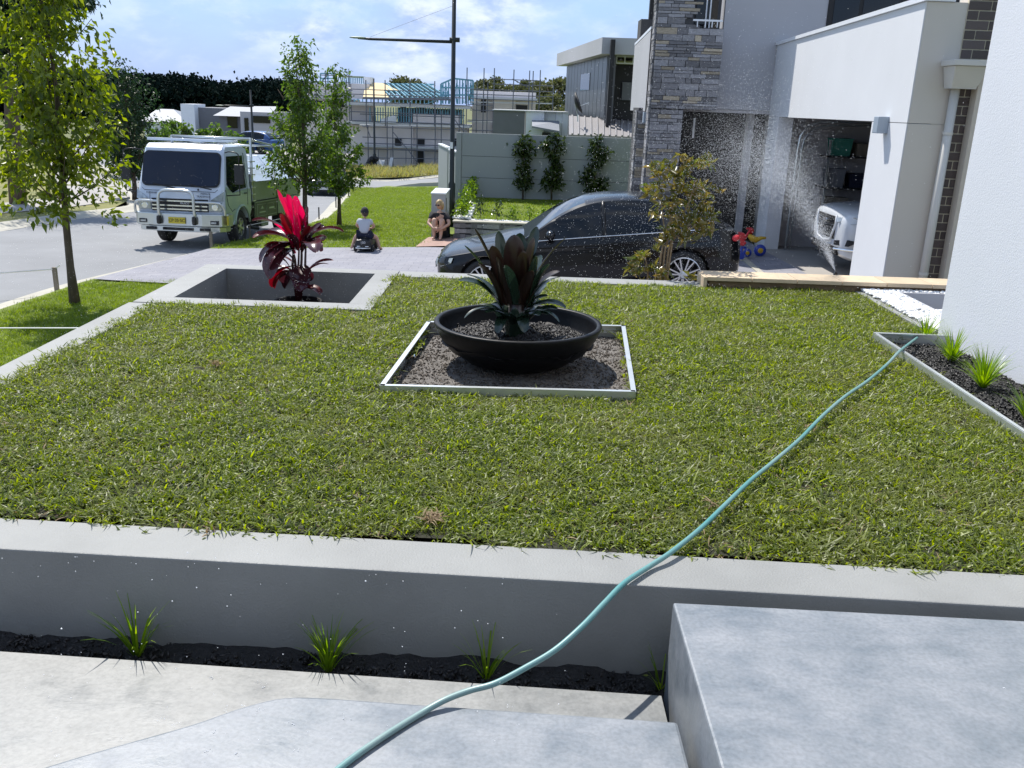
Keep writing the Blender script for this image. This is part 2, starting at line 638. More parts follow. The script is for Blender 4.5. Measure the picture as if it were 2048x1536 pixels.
# ================================================================ THE SETTING
def wet_concrete(name, c, c2):
    """steel-trowelled pale concrete with arcs of darker float marks and damp patches"""
    m = bpy.data.materials.new(name)
    m.use_nodes = True
    t = m.node_tree
    L = t.links.new
    b = t.nodes['Principled BSDF']
    tcn = t.nodes.new('ShaderNodeTexCoord')
    n0 = t.nodes.new('ShaderNodeTexNoise')
    n0.inputs['Scale'].default_value = 1.3
    n0.inputs['Detail'].default_value = 3
    L(tcn.outputs['Object'], n0.inputs['Vector'])
    vm = t.nodes.new('ShaderNodeVectorMath')
    vm.operation = 'MULTIPLY_ADD'
    vm.inputs[1].default_value = (.35, .35, .35)
    L(n0.outputs['Color'], vm.inputs[0])
    L(tcn.outputs['Object'], vm.inputs[2])
    mp = t.nodes.new('ShaderNodeMapping')
    mp.inputs['Scale'].default_value = (3.0, 8, 3)
    mp.inputs['Rotation'].default_value = (0, 0, .5)
    L(vm.outputs[0], mp.inputs[0])
    n1 = t.nodes.new('ShaderNodeTexNoise')
    n1.inputs['Scale'].default_value = 1.6
    n1.inputs['Detail'].default_value = 9
    n1.inputs['Roughness'].default_value = .78
    n1.inputs['Distortion'].default_value = .15
    L(mp.outputs[0], n1.inputs['Vector'])
    n2 = t.nodes.new('ShaderNodeTexNoise')
    n2.inputs['Scale'].default_value = 5.5
    n2.inputs['Detail'].default_value = 8
    n2.inputs['Roughness'].default_value = .6
    L(tcn.outputs['Object'], n2.inputs['Vector'])
    ad = t.nodes.new('ShaderNodeMath')
    ad.operation = 'ADD'
    L(n1.outputs['Fac'], ad.inputs[0])
    L(n2.outputs['Fac'], ad.inputs[1])
    mr = t.nodes.new('ShaderNodeMapRange')
    mr.inputs['From Min'].default_value = .74
    mr.inputs['From Max'].default_value = 1.24
    L(ad.outputs[0], mr.inputs['Value'])
    mix = t.nodes.new('ShaderNodeMix')
    mix.data_type = 'RGBA'
    mix.inputs[6].default_value = tuple(c) + (1,)
    mix.inputs[7].default_value = tuple(c2) + (1,)
    L(mr.outputs[0], mix.inputs[0])
    n4 = t.nodes.new('ShaderNodeTexNoise')
    n4.inputs['Scale'].default_value = 75
    n4.inputs['Detail'].default_value = 6
    L(tcn.outputs['Object'], n4.inputs['Vector'])
    mr4 = t.nodes.new('ShaderNodeMapRange')
    mr4.inputs['From Min'].default_value = .30
    mr4.inputs['From Max'].default_value = .62
    mr4.inputs['To Min'].default_value = .84
    mr4.inputs['To Max'].default_value = 1.06
    L(n4.outputs['Fac'], mr4.inputs['Value'])
    hs4 = t.nodes.new('ShaderNodeHueSaturation')
    L(mr4.outputs[0], hs4.inputs['Value'])
    L(mix.outputs[2], hs4.inputs['Color'])
    L(hs4.outputs[0], b.inputs['Base Color'])
    mr2 = t.nodes.new('ShaderNodeMapRange')
    mr2.inputs['From Min'].default_value = .35
    mr2.inputs['From Max'].default_value = .65
    mr2.inputs['To Min'].default_value = .30
    mr2.inputs['To Max'].default_value = .55
    L(n2.outputs['Fac'], mr2.inputs['Value'])
    L(mr2.outputs[0], b.inputs['Roughness'])
    bp = t.nodes.new('ShaderNodeBump')
    bp.inputs['Strength'].default_value = .14
    bp.inputs['Distance'].default_value = .01
    L(n1.outputs['Fac'], bp.inputs['Height'])
    L(bp.outputs[0], b.inputs['Normal'])
    return m


M['trowelled'] = wet_concrete('trowelled_concrete', (.15, .175, .20), (.245, .262, .288))
M['trowelled_warm'] = wet_concrete('trowelled_concrete_warm', (.19, .197, .197), (.262, .265, .26))


def strip(xl, xr, ys, nx, zf, mb=None):
    mb = mb or MB()
    rows = len(ys)
    vs, fs = [], []
    for y in ys:
        a, b_ = (xl(y) if callable(xl) else xl), (xr(y) if callable(xr) else xr)
        for i in range(nx + 1):
            x = a + (b_ - a) * i / nx
            vs.append((x, y, zf(x, y)))
    k = nx + 1
    for r in range(rows - 1):
        for i in range(nx):
            fs.append((r * k + i, r * k + i + 1, (r + 1) * k + i + 1, (r + 1) * k + i))
    mb.add(vs, fs)
    return mb


def kerb_r(y):
    return float(np.interp(y, [-20, 8, 13.1, 15.2, 18.5, 22, 25.7, 28, 32.9, 43.8, 51.2], [-8.3, -8.0, -7.76, -7.62, -6.9, -6.35, -6.1, -6.12, -6.77, -8.47, -9.9]))


def kerb_l(y):
    return float(np.interp(y, [-20, 10, 22.6, 31.5, 38.6, 55, 75, 90], [-13.6, -13.4, -13.2, -13.3, -16.8, -24.5, -36, -46]))


# wide terrain under everything
mb = MB()
ringx = [-1500, -600, -300, -150, -80, -50, -30, -20, -14, -10, -6, -3, 0, 3, 6, 12, 20, 30, 50, 80, 150, 300, 600, 1500]
ringy = [-1500, -500, -200, -80, -30, -10, 0, 8, 14, 20, 26, 32, 38, 44, 52, 60, 70, 80, 100, 140, 200, 300, 600, 1500, 2500]
vs = [(x, y, Ts(y) - .30) for y in ringy for x in ringx]
k = len(ringx)
mb.add(vs, [(r * k + i, r * k + i + 1, (r + 1) * k + i + 1, (r + 1) * k + i) for r in range(len(ringy) - 1) for i in range(k - 1)])
M['terrain'] = pmat('dry_grass_ground', (.12, .13, .045), rough=.95, var=.3, vscale=.3, bump=.3, bscale=10, det=8)
struct(mb, 'ground', M['terrain'], smooth=True)

ys_far = [-20, -10, -4, 0, 4, 8, 10, 12, 13, 14, 15.2, 16.5, 18, 19.5, 21, 23, 25, 27, 29, 31, 33, 36, 39, 42, 45, 48, 51.2]
mb = strip(lambda y: kerb_l(y) - .1, lambda y: kerb_r(y) + .1, ys_far, 10, lambda x, y: Ts(y) - .10)
ys2 = [51.2, 52.5, 54, 55.5, 57.3]
strip(lambda y: -40, lambda y: 60, ys2, 60, lambda x, y: Ts(y) - .10 + max(0, min(.5, (x + 8) * .12)), mb)
strip(lambda y: kerb_l(y), lambda y: -10.5 - (y - 57) * .55, [57.3, 62, 68, 75, 90], 6, lambda x, y: Ts(y) - .10, mb)
struct(mb, 'road', M['asphalt'], smooth=True)


def kerb_sweep(pts, side, name, width=.62, h=.10):
    """rolled concrete kerb along pts (x, y, z of the road), back edge on the given side"""
    mb = MB()
    prof = [(-width * .55, .004), (-width * .2, .012), (0, .03), (width * .2, h * .8), (width * .32, h + .012), (width * .55, h + .012), (width * .55, -.15)]
    vs = []
    n = len(pts)
    for i, p in enumerate(pts):
        p = Vector(p)
        d = Vector(pts[min(i + 1, n - 1)]) - Vector(pts[max(i - 1, 0)])
        d.z = 0
        d.normalize()
        nrm = Vector((d.y, -d.x, 0)) * side
        for a, b_ in prof:
            vs.append(p + nrm * a + Vector((0, 0, b_)))
    k = len(prof)
    fs = [(i * k + j, i * k + j + 1, (i + 1) * k + j + 1, (i + 1) * k + j) for i in range(n - 1) for j in range(k - 1)]
    mb.add(vs, fs)
    return struct(mb, name, M['kerb'], smooth=True)


def spline(pts, n):
    """Catmull-Rom through pts"""
    P = [Vector(p) for p in pts]
    P = [P[0] * 2 - P[1]] + P + [P[-1] * 2 - P[-2]]
    out = []
    for i in range(1, len(P) - 2):
        for j in range(n):
            t = j / n
            a, b_, c, d = P[i - 1], P[i], P[i + 1], P[i + 2]
            out.append(.5 * ((2 * b_) + (c - a) * t + (2 * a - 5 * b_ + 4 * c - d) * t * t + (3 * b_ - a - 3 * c + d) * t ** 3))
    out.append(P[-2])
    return out


kp = [(kerb_r(y), y, Ts(y) - .10) for y in (-18, -10, -2, 4, 8, 11, 13.1, 15.2, 17, 18.5, 20, 22, 25.7, 28, 32.9, 38, 43.8, 46.5)]
kp += [(-9.1, 48.6, Ts(48.6) - .1), (-8.7, 50.2, Ts(50) - .1), (-7.4, 51.1, Ts(51) - .1), (-4.5, 51.2, Ts(51) + .25), (2, 51.2, Ts(51) + .35), (30, 51.2, Ts(51) + .4)]
kerb_sweep(spline(kp, 4), 1, 'kerb_right')
kp = [(kerb_l(y), y, Ts(y) - .10) for y in (-18, -6, 4, 12, 18, 22.6, 27, 31.5, 35, 38.6, 46, 55, 65, 75)]
kerb_sweep(spline(kp, 4), -1, 'kerb_left')
kp = [(x, 57.4, Ts(57) - .10 + max(0, min(.5, (x + 8) * .12))) for x in (-11, -8, -4, 0, 6, 20)]
kerb_sweep(spline(kp, 4), -1, 'kerb_far')

# verges (grassed ground behind the kerbs)
M['verge'] = pmat('verge_turf', (.10, .15, .012), rough=.95, var=.28, vscale=.9, bump=.8, bscale=45, c2=(.17, .22, .02), det=12)
M['verge_dry'] = pmat('dry_verge_turf', (.16, .18, .045), rough=.95, var=.25, vscale=.8, bump=.7, bscale=30, c2=(.24, .22, .07), det=10)
ysv = [y / 2 for y in range(-30, 103)] + [51.35]
mb = strip(lambda y: kerb_r(y) + .2 if y < 47 else kerb_r(46.5) + .4 + (y - 47) * .25, lambda y: -3.05 if y < 8.7 else 14, ysv, 26, lambda x, y: gz(x, y) - (.0 if x < 3.0 else .25))
struct(mb, 'verge_right', M['verge'], smooth=True)
mb = strip(-20, 60, [57.6, 60, 63, 66, 70, 75, 80], 30, lambda x, y: Ts(y) + .05 + max(0, min(.5, (x + 8) * .12)) + .12 * mnoise.noise(Vector((x * .5, y * .5, 0))))
struct(mb, 'verge_far', M['verge_dry'], smooth=True)
ysl = [-15, -8, 0, 6, 10, 14, 18, 22, 26, 30, 34, 38, 42, 46, 50, 55, 60, 70, 80]
mb = strip(lambda y: kerb_l(y) - 45, lambda y: kerb_l(y) - .2, ysl, 30, lambda x, y: Ts(y) + .01)
struct(mb, 'verge_left', M['verge_dry'], smooth=True)
# footpath on the far side, with a branch
fp = [G(x, y, -2.1) for x, y in ()]


def path_band(cl, wd, name):
    cl = spline(cl, 6)
    mb = MB()
    vs = []
    for i, p in enumerate(cl):
        d = cl[min(i + 1, len(cl) - 1)] - cl[max(i - 1, 0)]
        d.z = 0
        d.normalize()
        nrm = Vector((d.y, -d.x, 0)) * wd / 2
        for s_ in (-1, -.33, .33, 1):
            q = p + nrm * s_
            vs.append((q.x, q.y, Ts(q.y) + .03))
    mb.add(vs, [(i * 4 + j, i * 4 + j + 1, (i + 1) * 4 + j + 1, (i + 1) * 4 + j) for i in range(len(cl) - 1) for j in range(3)])
    return struct(mb, name, M['footpath'], smooth=True)


path_band([(-16.8, 2, 0), (-16.5, 12, 0), (-16.3, 24, 0), (-16.0, 30, 0), (-16.6, 35, 0), (-18.8, 40, 0), (-22.5, 47, 0), (-28, 57, 0), (-36, 70, 0)], 2.6, 'footpath')

# driveway of stamped pavers
def paver_mat():
    m = pmat('stamped_pavers', (.245, .243, .275), rough=.75, var=.10, vscale=2.2, bump=.2, bscale=60, det=8)
    t = m.node_tree
    L = t.links.new
    b = t.nodes['Principled BSDF']
    src = b.inputs['Base Color'].links[0].from_socket
    tcn = t.nodes.new('ShaderNodeTexCoord')
    nz = t.nodes.new('ShaderNodeTexNoise')
    nz.inputs['Scale'].default_value = 3.0
    L(tcn.outputs['Object'], nz.inputs['Vector'])
    vm = t.nodes.new('ShaderNodeVectorMath')
    vm.operation = 'MULTIPLY_ADD'
    vm.inputs[1].default_value = (.10, .10, .10)
    L(nz.outputs['Color'], vm.inputs[0])
    L(tcn.outputs['Object'], vm.inputs[2])
    br = t.nodes.new('ShaderNodeTexBrick')
    br.inputs['Scale'].default_value = 3.0
    br.inputs['Mortar Size'].default_value = .022
    br.inputs['Mortar Smooth'].default_value = .4
    br.inputs['Brick Width'].default_value = .9
    br.inputs['Row Height'].default_value = .55
    br.inputs['Color1'].default_value = (1, 1, 1, 1)
    br.inputs['Color2'].default_value = (.86, .87, .90, 1)
    br.inputs['Mortar'].default_value = (.60, .61, .64, 1)
    L(vm.outputs[0], br.inputs['Vector'])
    mx = t.nodes.new('ShaderNodeMix')
    mx.data_type = 'RGBA'
    mx.blend_type = 'MULTIPLY'
    mx.inputs[0].default_value = 1.0
    L(src, mx.inputs[6])
    L(br.outputs['Color'], mx.inputs[7])
    L(mx.outputs[2], b.inputs['Base Color'])
    return m


M['paver'] = paver_mat()


def drv_lo(x):
    return float(np.interp(x, [-7.6, -5.7, -3.3, -3.02, -3.01, 6], [15.25, 14.7, 14.0, 13.9, 8.95, 8.95]))


def drv_hi(x):
    return float(np.interp(x, [-7.6, -6.7, -4.5, -1.9, -1.2, 6], [18.8, 18.87, 18.9, 18.68, 18.4, 18.4]))


mb = MB()
xs = sorted(set([-7.45, -7.0, -6.5, -6, -5.5, -5, -4.5, -4, -3.5, -3.02, -3.01, -2.6, -2, -1.5, -1, -.5, 0, .5, 1, 1.5, 2, 2.5, 3, 3.5, 4, 4.5]))
ny = 10
vs = []
for x in xs:
    for j in range(ny + 1):
        y = drv_lo(x) + (drv_hi(x) - drv_lo(x)) * j / ny
        x2 = max(x, kerb_r(y) + .30)
        vs.append((x2, y, gz(x2, y) + .03))
fs = [(i * (ny + 1) + j, (i + 1) * (ny + 1) + j, (i + 1) * (ny + 1) + j + 1, i * (ny + 1) + j + 1) for i in range(len(xs) - 1) for j in range(ny)]
mb.add(vs, fs)
struct(mb, 'driveway', M['paver'], smooth=True)

# ---------------------------------------------------------------- the front garden
YB = lambda x: 3.055 - .044 * x      # grass side of the near wall
YF = lambda x: 2.815 - .044 * x      # front face of the near wall


def edge_poly(x0, x1, f0, f1):
    return [(x0, f0(x0)), (x1, f0(x1)), (x1, f1(x1)), (x0, f1(x0))]


def wall_thing(name, label, polys, z0, z1, mat, bevel=.006, cat='wall'):
    t = MB()
    for p in polys:
        t.prism(p, z0, z1)
    o = build(t, name, mat, bevel=bevel)
    tag(o, label, cat)
    return o


wall_thing('retaining_wall', 'low smooth grey concrete wall along the near edge of the lawn', [edge_poly(-4.2, 3.32, YF, YB)], -.75, 0.0, M['concrete'])
wall_thing('retaining_wall', 'pale concrete wall along the left side of the lawn above the verge', [[(-3.08, 3.25), (-2.86, 3.25), (-2.86, 6.955), (-3.08, 6.955)]], -1.9, 0.0, M['concrete'])
# the planter box: four walls as one ring, its floor inside
mb = MB()
for p in ([(-3.05, 6.96), (-1.15, 6.96), (-1.15, 7.17), (-3.05, 7.17)], [(-3.05, 8.53), (-1.15, 8.53), (-1.15, 8.73), (-3.05, 8.73)],
          [(-3.05, 7.172), (-2.80, 7.172), (-2.80, 8.528), (-3.05, 8.528)], [(-1.36, 7.172), (-1.15, 7.172), (-1.15, 8.528), (-1.36, 8.528)]):
    mb.prism(p, -1.7, 0.004)
pl = thing('planter_box', 'square sunken pale concrete planter box holding the red leaved plant', 'planter', (-2.0, 7.85, -1.3))
build(mb, 'planter_wall', M['concrete'], pl)
mb = MB()
mb.box(-2.79, 7.18, -.75, -1.37, 8.52, -.55)
build(mb, 'planter_soil', M['soil'], pl)
wall_thing('garden_kerb', 'white concrete kerb along the far edge of the lawn beside the black car', [[(-1.145, 8.46), (1.80, 8.46), (1.80, 8.73), (-1.145, 8.73)]], -1.3, 0.0, M['concrete'])

# sandstone capped wall on the right
cw = thing('garden_wall', 'low wall with sandstone coping tiles in front of the garage', 'wall', (3.1, 8.7, -1.0))
mb = MB()
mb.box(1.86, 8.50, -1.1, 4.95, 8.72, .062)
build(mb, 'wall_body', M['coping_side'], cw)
x = 1.83
rng = random.Random(3)
while x < 4.9:
    L_ = .43
    mb = MB()
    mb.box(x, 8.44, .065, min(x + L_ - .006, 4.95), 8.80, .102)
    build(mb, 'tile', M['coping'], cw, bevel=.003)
    x += L_
mb = MB()
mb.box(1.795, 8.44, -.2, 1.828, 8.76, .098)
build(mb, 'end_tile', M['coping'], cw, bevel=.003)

# mulch bed, path, landing, block in front
mb = strip(lambda y: -4.2, lambda y: 3.3, [2.4, 2.5, 2.58, 2.66, 2.74, 2.82, 2.9, 2.98], 150,
           lambda x, y: -.385 + .03 * mnoise.noise(Vector((x * 6, y * 9, 2))) + .02 * mnoise.noise(Vector((x * 19, y * 20, 1))) + .22 * max(0, y - 2.66 + .044 * x))
struct(mb, 'garden_soil', M['mulch'], smooth=True)
mb = MB()
mb.prism([(-4.2, 2.85), (-4.2, -2), (.545, -2), (.545, 2.585), (-1.78, 2.705)], -.6, -.30)
struct(mb, 'path', M['trowelled_warm'])
lp = [(.535, 2.262), (-.3, 2.305), (-.62, 2.318), (-.76, 2.27), (-.90, 2.175), (-1.06, 2.085), (-1.22, 1.99), (-1.40, 1.86), (-1.60, 1.66), (-1.78, 1.40), (-1.9, 1.1), (-2.0, .6), (-2.0, -2), (.535, -2)]
lps = [(p.x, p.y) for p in spline([(a, b_, 0) for a, b_ in lp[1:12]], 5)]
mb = MB()
mb.prism([lp[0]] + lps + [lp[12], lp[13]], -.297, -.15)
o = struct(mb, 'landing', M['trowelled'], bevel=.012)
mb = MB()
mb.prism([(.575, 2.69), (.545, -2), (3.325, -2), (3.325, 2.60)], -.6, 0.0)
o = build(mb, 'concrete_bench', M['trowelled'], bevel=.008)
tag(o, 'large smooth grey concrete block beside the path at the lower right', 'block')

# big white wall on the right
mb = MB()
mb.box(3.335, -2, -.6, 3.75, 6.86, 6.2)
o = build(mb, 'white_wall', M['white_wall'], bevel=.01)
tag(o, 'tall white textured wall at the right beside the grass tufts', 'wall')

# lawn sheet (soil under the turf)
FRAME = [(-.76, 4.89), (.72, 4.94), (.84, 6.60), (-.65, 6.51)]


def in_poly(x, y, P):
    c = False
    for i in range(len(P)):
        x1, y1 = P[i]
        x2, y2 = P[i - 1]
        if (y1 > y) != (y2 > y) and x < (x2 - x1) * (y - y1) / (y2 - y1) + x1:
            c = not c
    return c


def on_lawn(x, y, m=0.0):
    if y < YB(x) + .042 + m or y > 8.47 - m or x < -2.87 + m:
        return False
    if x > (2.70 if y < 6.64 else 3.30) - m:
        return False
    if y > 8.43 - m and x > 1.78:
        return False
    if x < -1.12 + m and y > 6.93 - m:
        return False
    return not in_poly(x, y, FRAME)


def lawn_z(x, y):
    return -.012 + .012 * mnoise.noise(Vector((x * 1.3, y * 1.3, 0))) + .008 * mnoise.noise(Vector((x * 4, y * 4, 3)))


st = .06
cells = []
mb = MB()
nx_, ny_ = int(6.3 / st), int(5.7 / st)
idx = {}
vs, fs = [], []


def vid(i, j):
    if (i, j) not in idx:
        x, y = -2.9 + i * st, 2.88 + j * st
        idx[(i, j)] = len(vs)
        vs.append((x, y, lawn_z(x, y)))
    return idx[(i, j)]


for i in range(nx_):
    for j in range(ny_):
        x, y = -2.9 + (i + .5) * st, 2.88 + (j + .5) * st
        if on_lawn(x, y, -.01):
            fs.append((vid(i, j), vid(i + 1, j), vid(i + 1, j + 1), vid(i, j + 1)))
mb.add(vs, fs)
lawn_soil = struct(mb, 'lawn', M['turf_soil'], smooth=True)
mb = MB()
mb.prism([(-2.85, YB(-2.85)), (2.72, YB(2.72)), (2.72, 6.62), (3.33, 6.62), (3.33, 8.49), (-1.14, 8.49), (-1.14, 6.95), (-2.85, 6.95)], -.9, -.10)
struct(mb, 'soil_base', M['soil'])

# metal edging round the bowl, with sandy soil inside
ed = thing('metal_edging', 'square aluminium garden edging framing the soil round the black bowl', 'edging', (0.04, 5.73, -.06))
c4 = [Vector((x, y, 0)) for x, y in FRAME]
for i in range(4):
    a, b_ = c4[i], c4[(i + 1) % 4]
    d = (b_ - a).normalized()
    nrm = Vector((-d.y, d.x, 0))
    mb = MB()
    mb.beam(a + Vector((0, 0, -.025)) + d * .003, b_ + Vector((0, 0, -.025)) - d * .003, .004, .12)
    mb.beam(a + nrm * .012 + Vector((0, 0, .034)), b_ + nrm * .012 + Vector((0, 0, .034)), .030, .006)
    mb.beam(a + nrm * .006 + d * .03 + Vector((0, 0, .0)), b_ + nrm * .006 - d * .03 + Vector((0, 0, .0)), .009, .005)
    mb.beam(a + nrm * .006 + d * .03 + Vector((0, 0, -.022)), b_ + nrm * .006 - d * .03 + Vector((0, 0, -.022)), .009, .005)
    build(mb, 'edging_strip', M['alu'], ed)
for p in ((-.665, 5.6), (.765, 5.75)):
    mb = MB()
    mb.lathe([(.012, 0), (.014, .006), (.006, .012)], (p[0] + (.02 if p[0] < 0 else -.02), p[1], .018), 10, axis='x')
    build(mb, 'bolt', M['chrome'], ed)
mb = MB()
mb.grid(lambda u, v: (lambda x, y: (x, y, -.055 + .010 * mnoise.noise(Vector((x * 9, y * 9, 0))) + .008 * mnoise.noise(Vector((x * 28, y * 28, 4)))))(
    -.75 + .09 * v + (1.47 + .0 * v) * u, 4.91 + 1.60 * v + .08 * u), 90, 90)
struct(mb, 'soil_patch', M['sandy_soil'], smooth=True)

# right bed: edging along x = 2.7 and at y = 6.62, mulch inside
ed2 = thing('metal_edging', 'long pale metal edging between the lawn and the grass tuft bed', 'edging', (2.72, 5, -.06))
mb = MB()
for a, b_, n_ in (((2.70, 3.0), (2.735, 6.60), (1, 0)),):
    mb.beam((a[0], a[1], -.01), (b_[0], b_[1], -.01), .004, .10)
    mb.beam((a[0] + .016, a[1], .041), (b_[0] + .016, b_[1], .041), .022, .005)
    mb.beam((a[0] + .03, a[1], .015), (b_[0] + .03, b_[1], .015), .012, .006)
build(mb, 'edging_strip', M['alu'], ed2)
mb = MB()
mb.beam((2.735, 6.62, -.02), (3.325, 6.62, -.02), .02, .12)
mb.beam((2.735, 6.61, .042), (3.325, 6.61, .042), .032, .006)
build(mb, 'edging_strip', M['alu'], ed2)
mb = MB()
mb.grid(lambda u, v: (lambda x, y: (x, y, -.035 + .012 * mnoise.noise(Vector((x * 9, y * 9, 0))) + .012 * mnoise.noise(Vector((x * 30, y * 30, 4)))))(
    2.71 + .62 * u, 2.98 + 3.62 * v), 40, 200)
struct(mb, 'bed_soil', M['mulch'], smooth=True)

# pebble bed with a square pit
mb = MB()
mb.box(3.255, 7.0, -.12, 3.315, 8.45, .012)
o = build(mb, 'bed_edging', M['concrete'])
tag(o, 'thin grey concrete strip between lawn and white pebbles', 'edging')
PIT = (3.64, 7.62, 4.6, 8.38)
mb = MB()
for b_ in ((3.32, 6.87, PIT[0], 8.49), (PIT[0], 6.87, 5.2, PIT[1]), (PIT[0], PIT[3], 5.2, 8.49)):
    mb.box(b_[0], b_[1], -.3, b_[2], b_[3], .015)
struct(mb, 'pebble_base', M['concrete'])
mb = MB()
x0, y0, x1, y1 = PIT
mb.box(x0, y0, -.6, x0 + .02, y1, .03)
mb.box(x0 + .02, y1 - .02, -.6, x1, y1, .03)
mb.box(x0 + .02, y0, -.6, x1, y0 + .02, .03)
mb.box(x0 + .02, y0 + .02, -.6, x1, y1 - .02, -.55)
o = build(mb, 'pit', M['render_grey'])
own = MB()  # unseen house front and porch slab, added to shape the fill light
own.box(-4.5, -3.6, -1.4, 3.3, -3.2, 6.2)
own.box(-4.5, -3.19, 2.9, 3.3, -1.7, 3.15)
o2 = struct(own, 'unseen_house_front', M['render_grey'])
o2['label'] = 'plain grey house front added out of view behind the camera to shape the fill light'
tag(o, 'open square grey pit sunk in the white pebble bed', 'pit')
# ================================================================ BUILDINGS
FA, FB = 3.73, .0505


def fx(y):
    return FA + FB * y


def rough_unit(seed, amt=.06):
    """a slightly uneven block, unit size, centred"""
    r = random.Random(seed)
    mb = MB()
    mb.box(-.5, -.5, -.5, .5, .5, .5)
    mb.v = [(x + r.uniform(-amt, amt) * .4, y + r.uniform(-amt, amt) * 2, z + r.uniform(-amt, amt)) for x, y, z in mb.v]
    return mb


def unit_mesh(name, mats, seed, amt):
    mb = rough_unit(seed, amt)
    me = bpy.data.meshes.new(name)
    me.from_pydata(mb.v, [], mb.f)
    finish(me, mats, False)
    return me


gh = thing('garage_house', 'house with stone cladding, grey render and an open double garage', 'house', (4.4, 13.5, -.8))


def facade(y0, y1, z0, z1, t=.26, mb=None):
    mb = mb or MB()
    mb.prism([(fx(y0), y0), (fx(y0) + t, y0), (fx(y1) + t, y1), (fx(y1), y1)], z0, z1)
    return mb


mb = facade(10.28, 11.46, -.95, 1.555)
build(mb, 'pillar', M['render'], gh)
mb = facade(16.54, 17.38, -.95, 1.555)
build(mb, 'pillar', M['render'], gh)
mb = facade(10.28, 17.38, 1.562, 2.80)
build(mb, 'parapet', M['render'], gh)
mb = MB()
mb.prism([(fx(10.25) - .03, 10.25), (fx(10.25) + .30, 10.25), (fx(17.38) + .30, 17.38), (fx(17.38) - .03, 17.38)], 2.803, 2.855)
build(mb, 'parapet_cap', M['cap'], gh)
# near end wall facing the garden, beige
mb = MB()
mb.box(fx(10.28) + .262, 10.28, -.95, 4.70, 10.5, 2.80)
mb.box(4.70, 10.30, -.95, 5.9, 10.5, 4.5)
build(mb, 'end_wall', M['render_beige'], gh)
mb = MB()
mb.prism([(4.262, 10.272), (4.695, 10.272), (4.695, 10.278), (4.262, 10.278)], -.95, 1.552)
mb.prism([(4.262, 10.272), (4.695, 10.272), (4.695, 10.278), (4.262, 10.278)], 1.560, 2.798)
build(mb, 'end_render', M['render_beige'], gh)
mb = MB()
mb.box(4.697, 10.262, -.9, 5.9, 10.298, 4.4)
build(mb, 'brick_joint', M['mortar'], gh)
bm_ = [unit_mesh('brick', M['brick'], s_, .012) for s_ in range(4)]
rng = random.Random(5)
for r_ in range(48):
    z = -.86 + r_ * .097
    off = 0 if r_ % 2 else .125
    xx = 4.70 - off
    while xx < 5.35:
        a, b_ = max(4.70, xx), xx + .235
        if b_ - a > .03:
            piece(rng.choice(bm_), 'brick', gh, ((a + b_) / 2, 10.262, z + .043), scale=(b_ - a, .018, .085))
        xx += .248
mb = MB()
mb.box(4.87, 10.10, -.9, 4.945, 10.24, 2.07)
mb.box(4.87, 10.10, 2.072, 5.7, 10.24, 2.12)
build(mb, 'door_frame', M['frame_beige'], gh, bevel=.004)
mb = MB()
mb.box(4.949, 10.13, -.9, 4.99, 10.24, 2.068)
mb.box(4.992, 10.15, -.9, 5.03, 10.24, 2.068)
build(mb, 'architrave', M['frame_beige'], gh, bevel=.003)
mb = MB()
mb.box(5.034, 10.19, -.9, 5.75, 10.23, 2.066)
build(mb, 'door', M['frame_beige'], gh)
# rain head and downpipe
mb = MB()
mb.box(4.50, 9.93, 2.155, 4.92, 10.25, 2.215)
mb.add([(4.53, 9.96, 2.152), (4.89, 9.96, 2.152), (4.89, 10.25, 2.152), (4.53, 10.25, 2.152), (4.575, 10.07, 1.93), (4.84, 10.07, 1.93), (4.84, 10.25, 1.93), (4.575, 10.25, 1.93)],
       [(3, 2, 1, 0), (4, 5, 6, 7), (1, 0, 4, 5), (2, 1, 5, 6), (3, 2, 6, 7), (0, 3, 7, 4)])
rh = build(mb, 'rain_head', M['pipe_beige'], gh, bevel=.006)
mb = MB()
mb.tube([(4.68, 10.20, 1.93), (4.68, 10.20, -.9)], .048, 14)
build(mb, 'downpipe', M['pipe_beige'], gh, smooth=True)
mb = MB()
for z in (1.45, -.1):
    mb.tube([(4.68, 10.20, z), (4.68, 10.20, z + .03)], .053, 14)
build(mb, 'pipe_joint', M['pipe_beige'], gh)
# shadow-casting wall lamp
lx, ly = fx(10.93), 10.93
mb = MB()
mb.prism([(lx - .13, ly - .075), (lx - .002, ly - .075), (lx - .002, ly + .075), (lx - .13, ly + .075)], 1.43, 1.62)
build(mb, 'wall_lamp', M['lamp_grey'], gh, bevel=.008)
# garage room
M['garage_in'] = pmat('garage_plaster', (.48, .46, .47), rough=.85, var=.05)
mb = MB()
mb.box(4.95, 17.0, -.9, 11, 17.3, 1.62)
mb.box(10.8, 10.52, -.9, 11, 16.99, 1.62)
mb.box(4.52, 10.52, -.9, 10.79, 10.62, 1.62)
build(mb, 'room_wall', M['garage_in'], gh)
mb = MB()
mb.prism([(fx(10.3) + .27, 10.51), (11, 10.51), (11, 17.3), (fx(17.3) + .27, 17.3)], 1.625, 1.85)
build(mb, 'ceiling', M['garage_in'], gh)
mb = MB()
mb.prism([(fx(11.4) - .02, 10.6), (10.9, 10.6), (10.9, 17.1), (fx(17.1) - .02, 17.1)], -.95, -.775)
build(mb, 'garage_floor', M['footpath'], gh)
mb = MB()
mb.prism([(fx(11.4) - .06, 11.46), (fx(11.4) - .0, 11.46), (fx(16.5) - .0, 16.54), (fx(16.5) - .06, 16.54)], -.95, -.770)
mb.prism([(fx(11.4) - .62, 11.46), (fx(11.4) - .52, 11.46), (fx(16.5) - .52, 16.54), (fx(16.5) - .62, 16.54)], -.95, -.785)
build(mb, 'threshold', M['kerb'], gh)
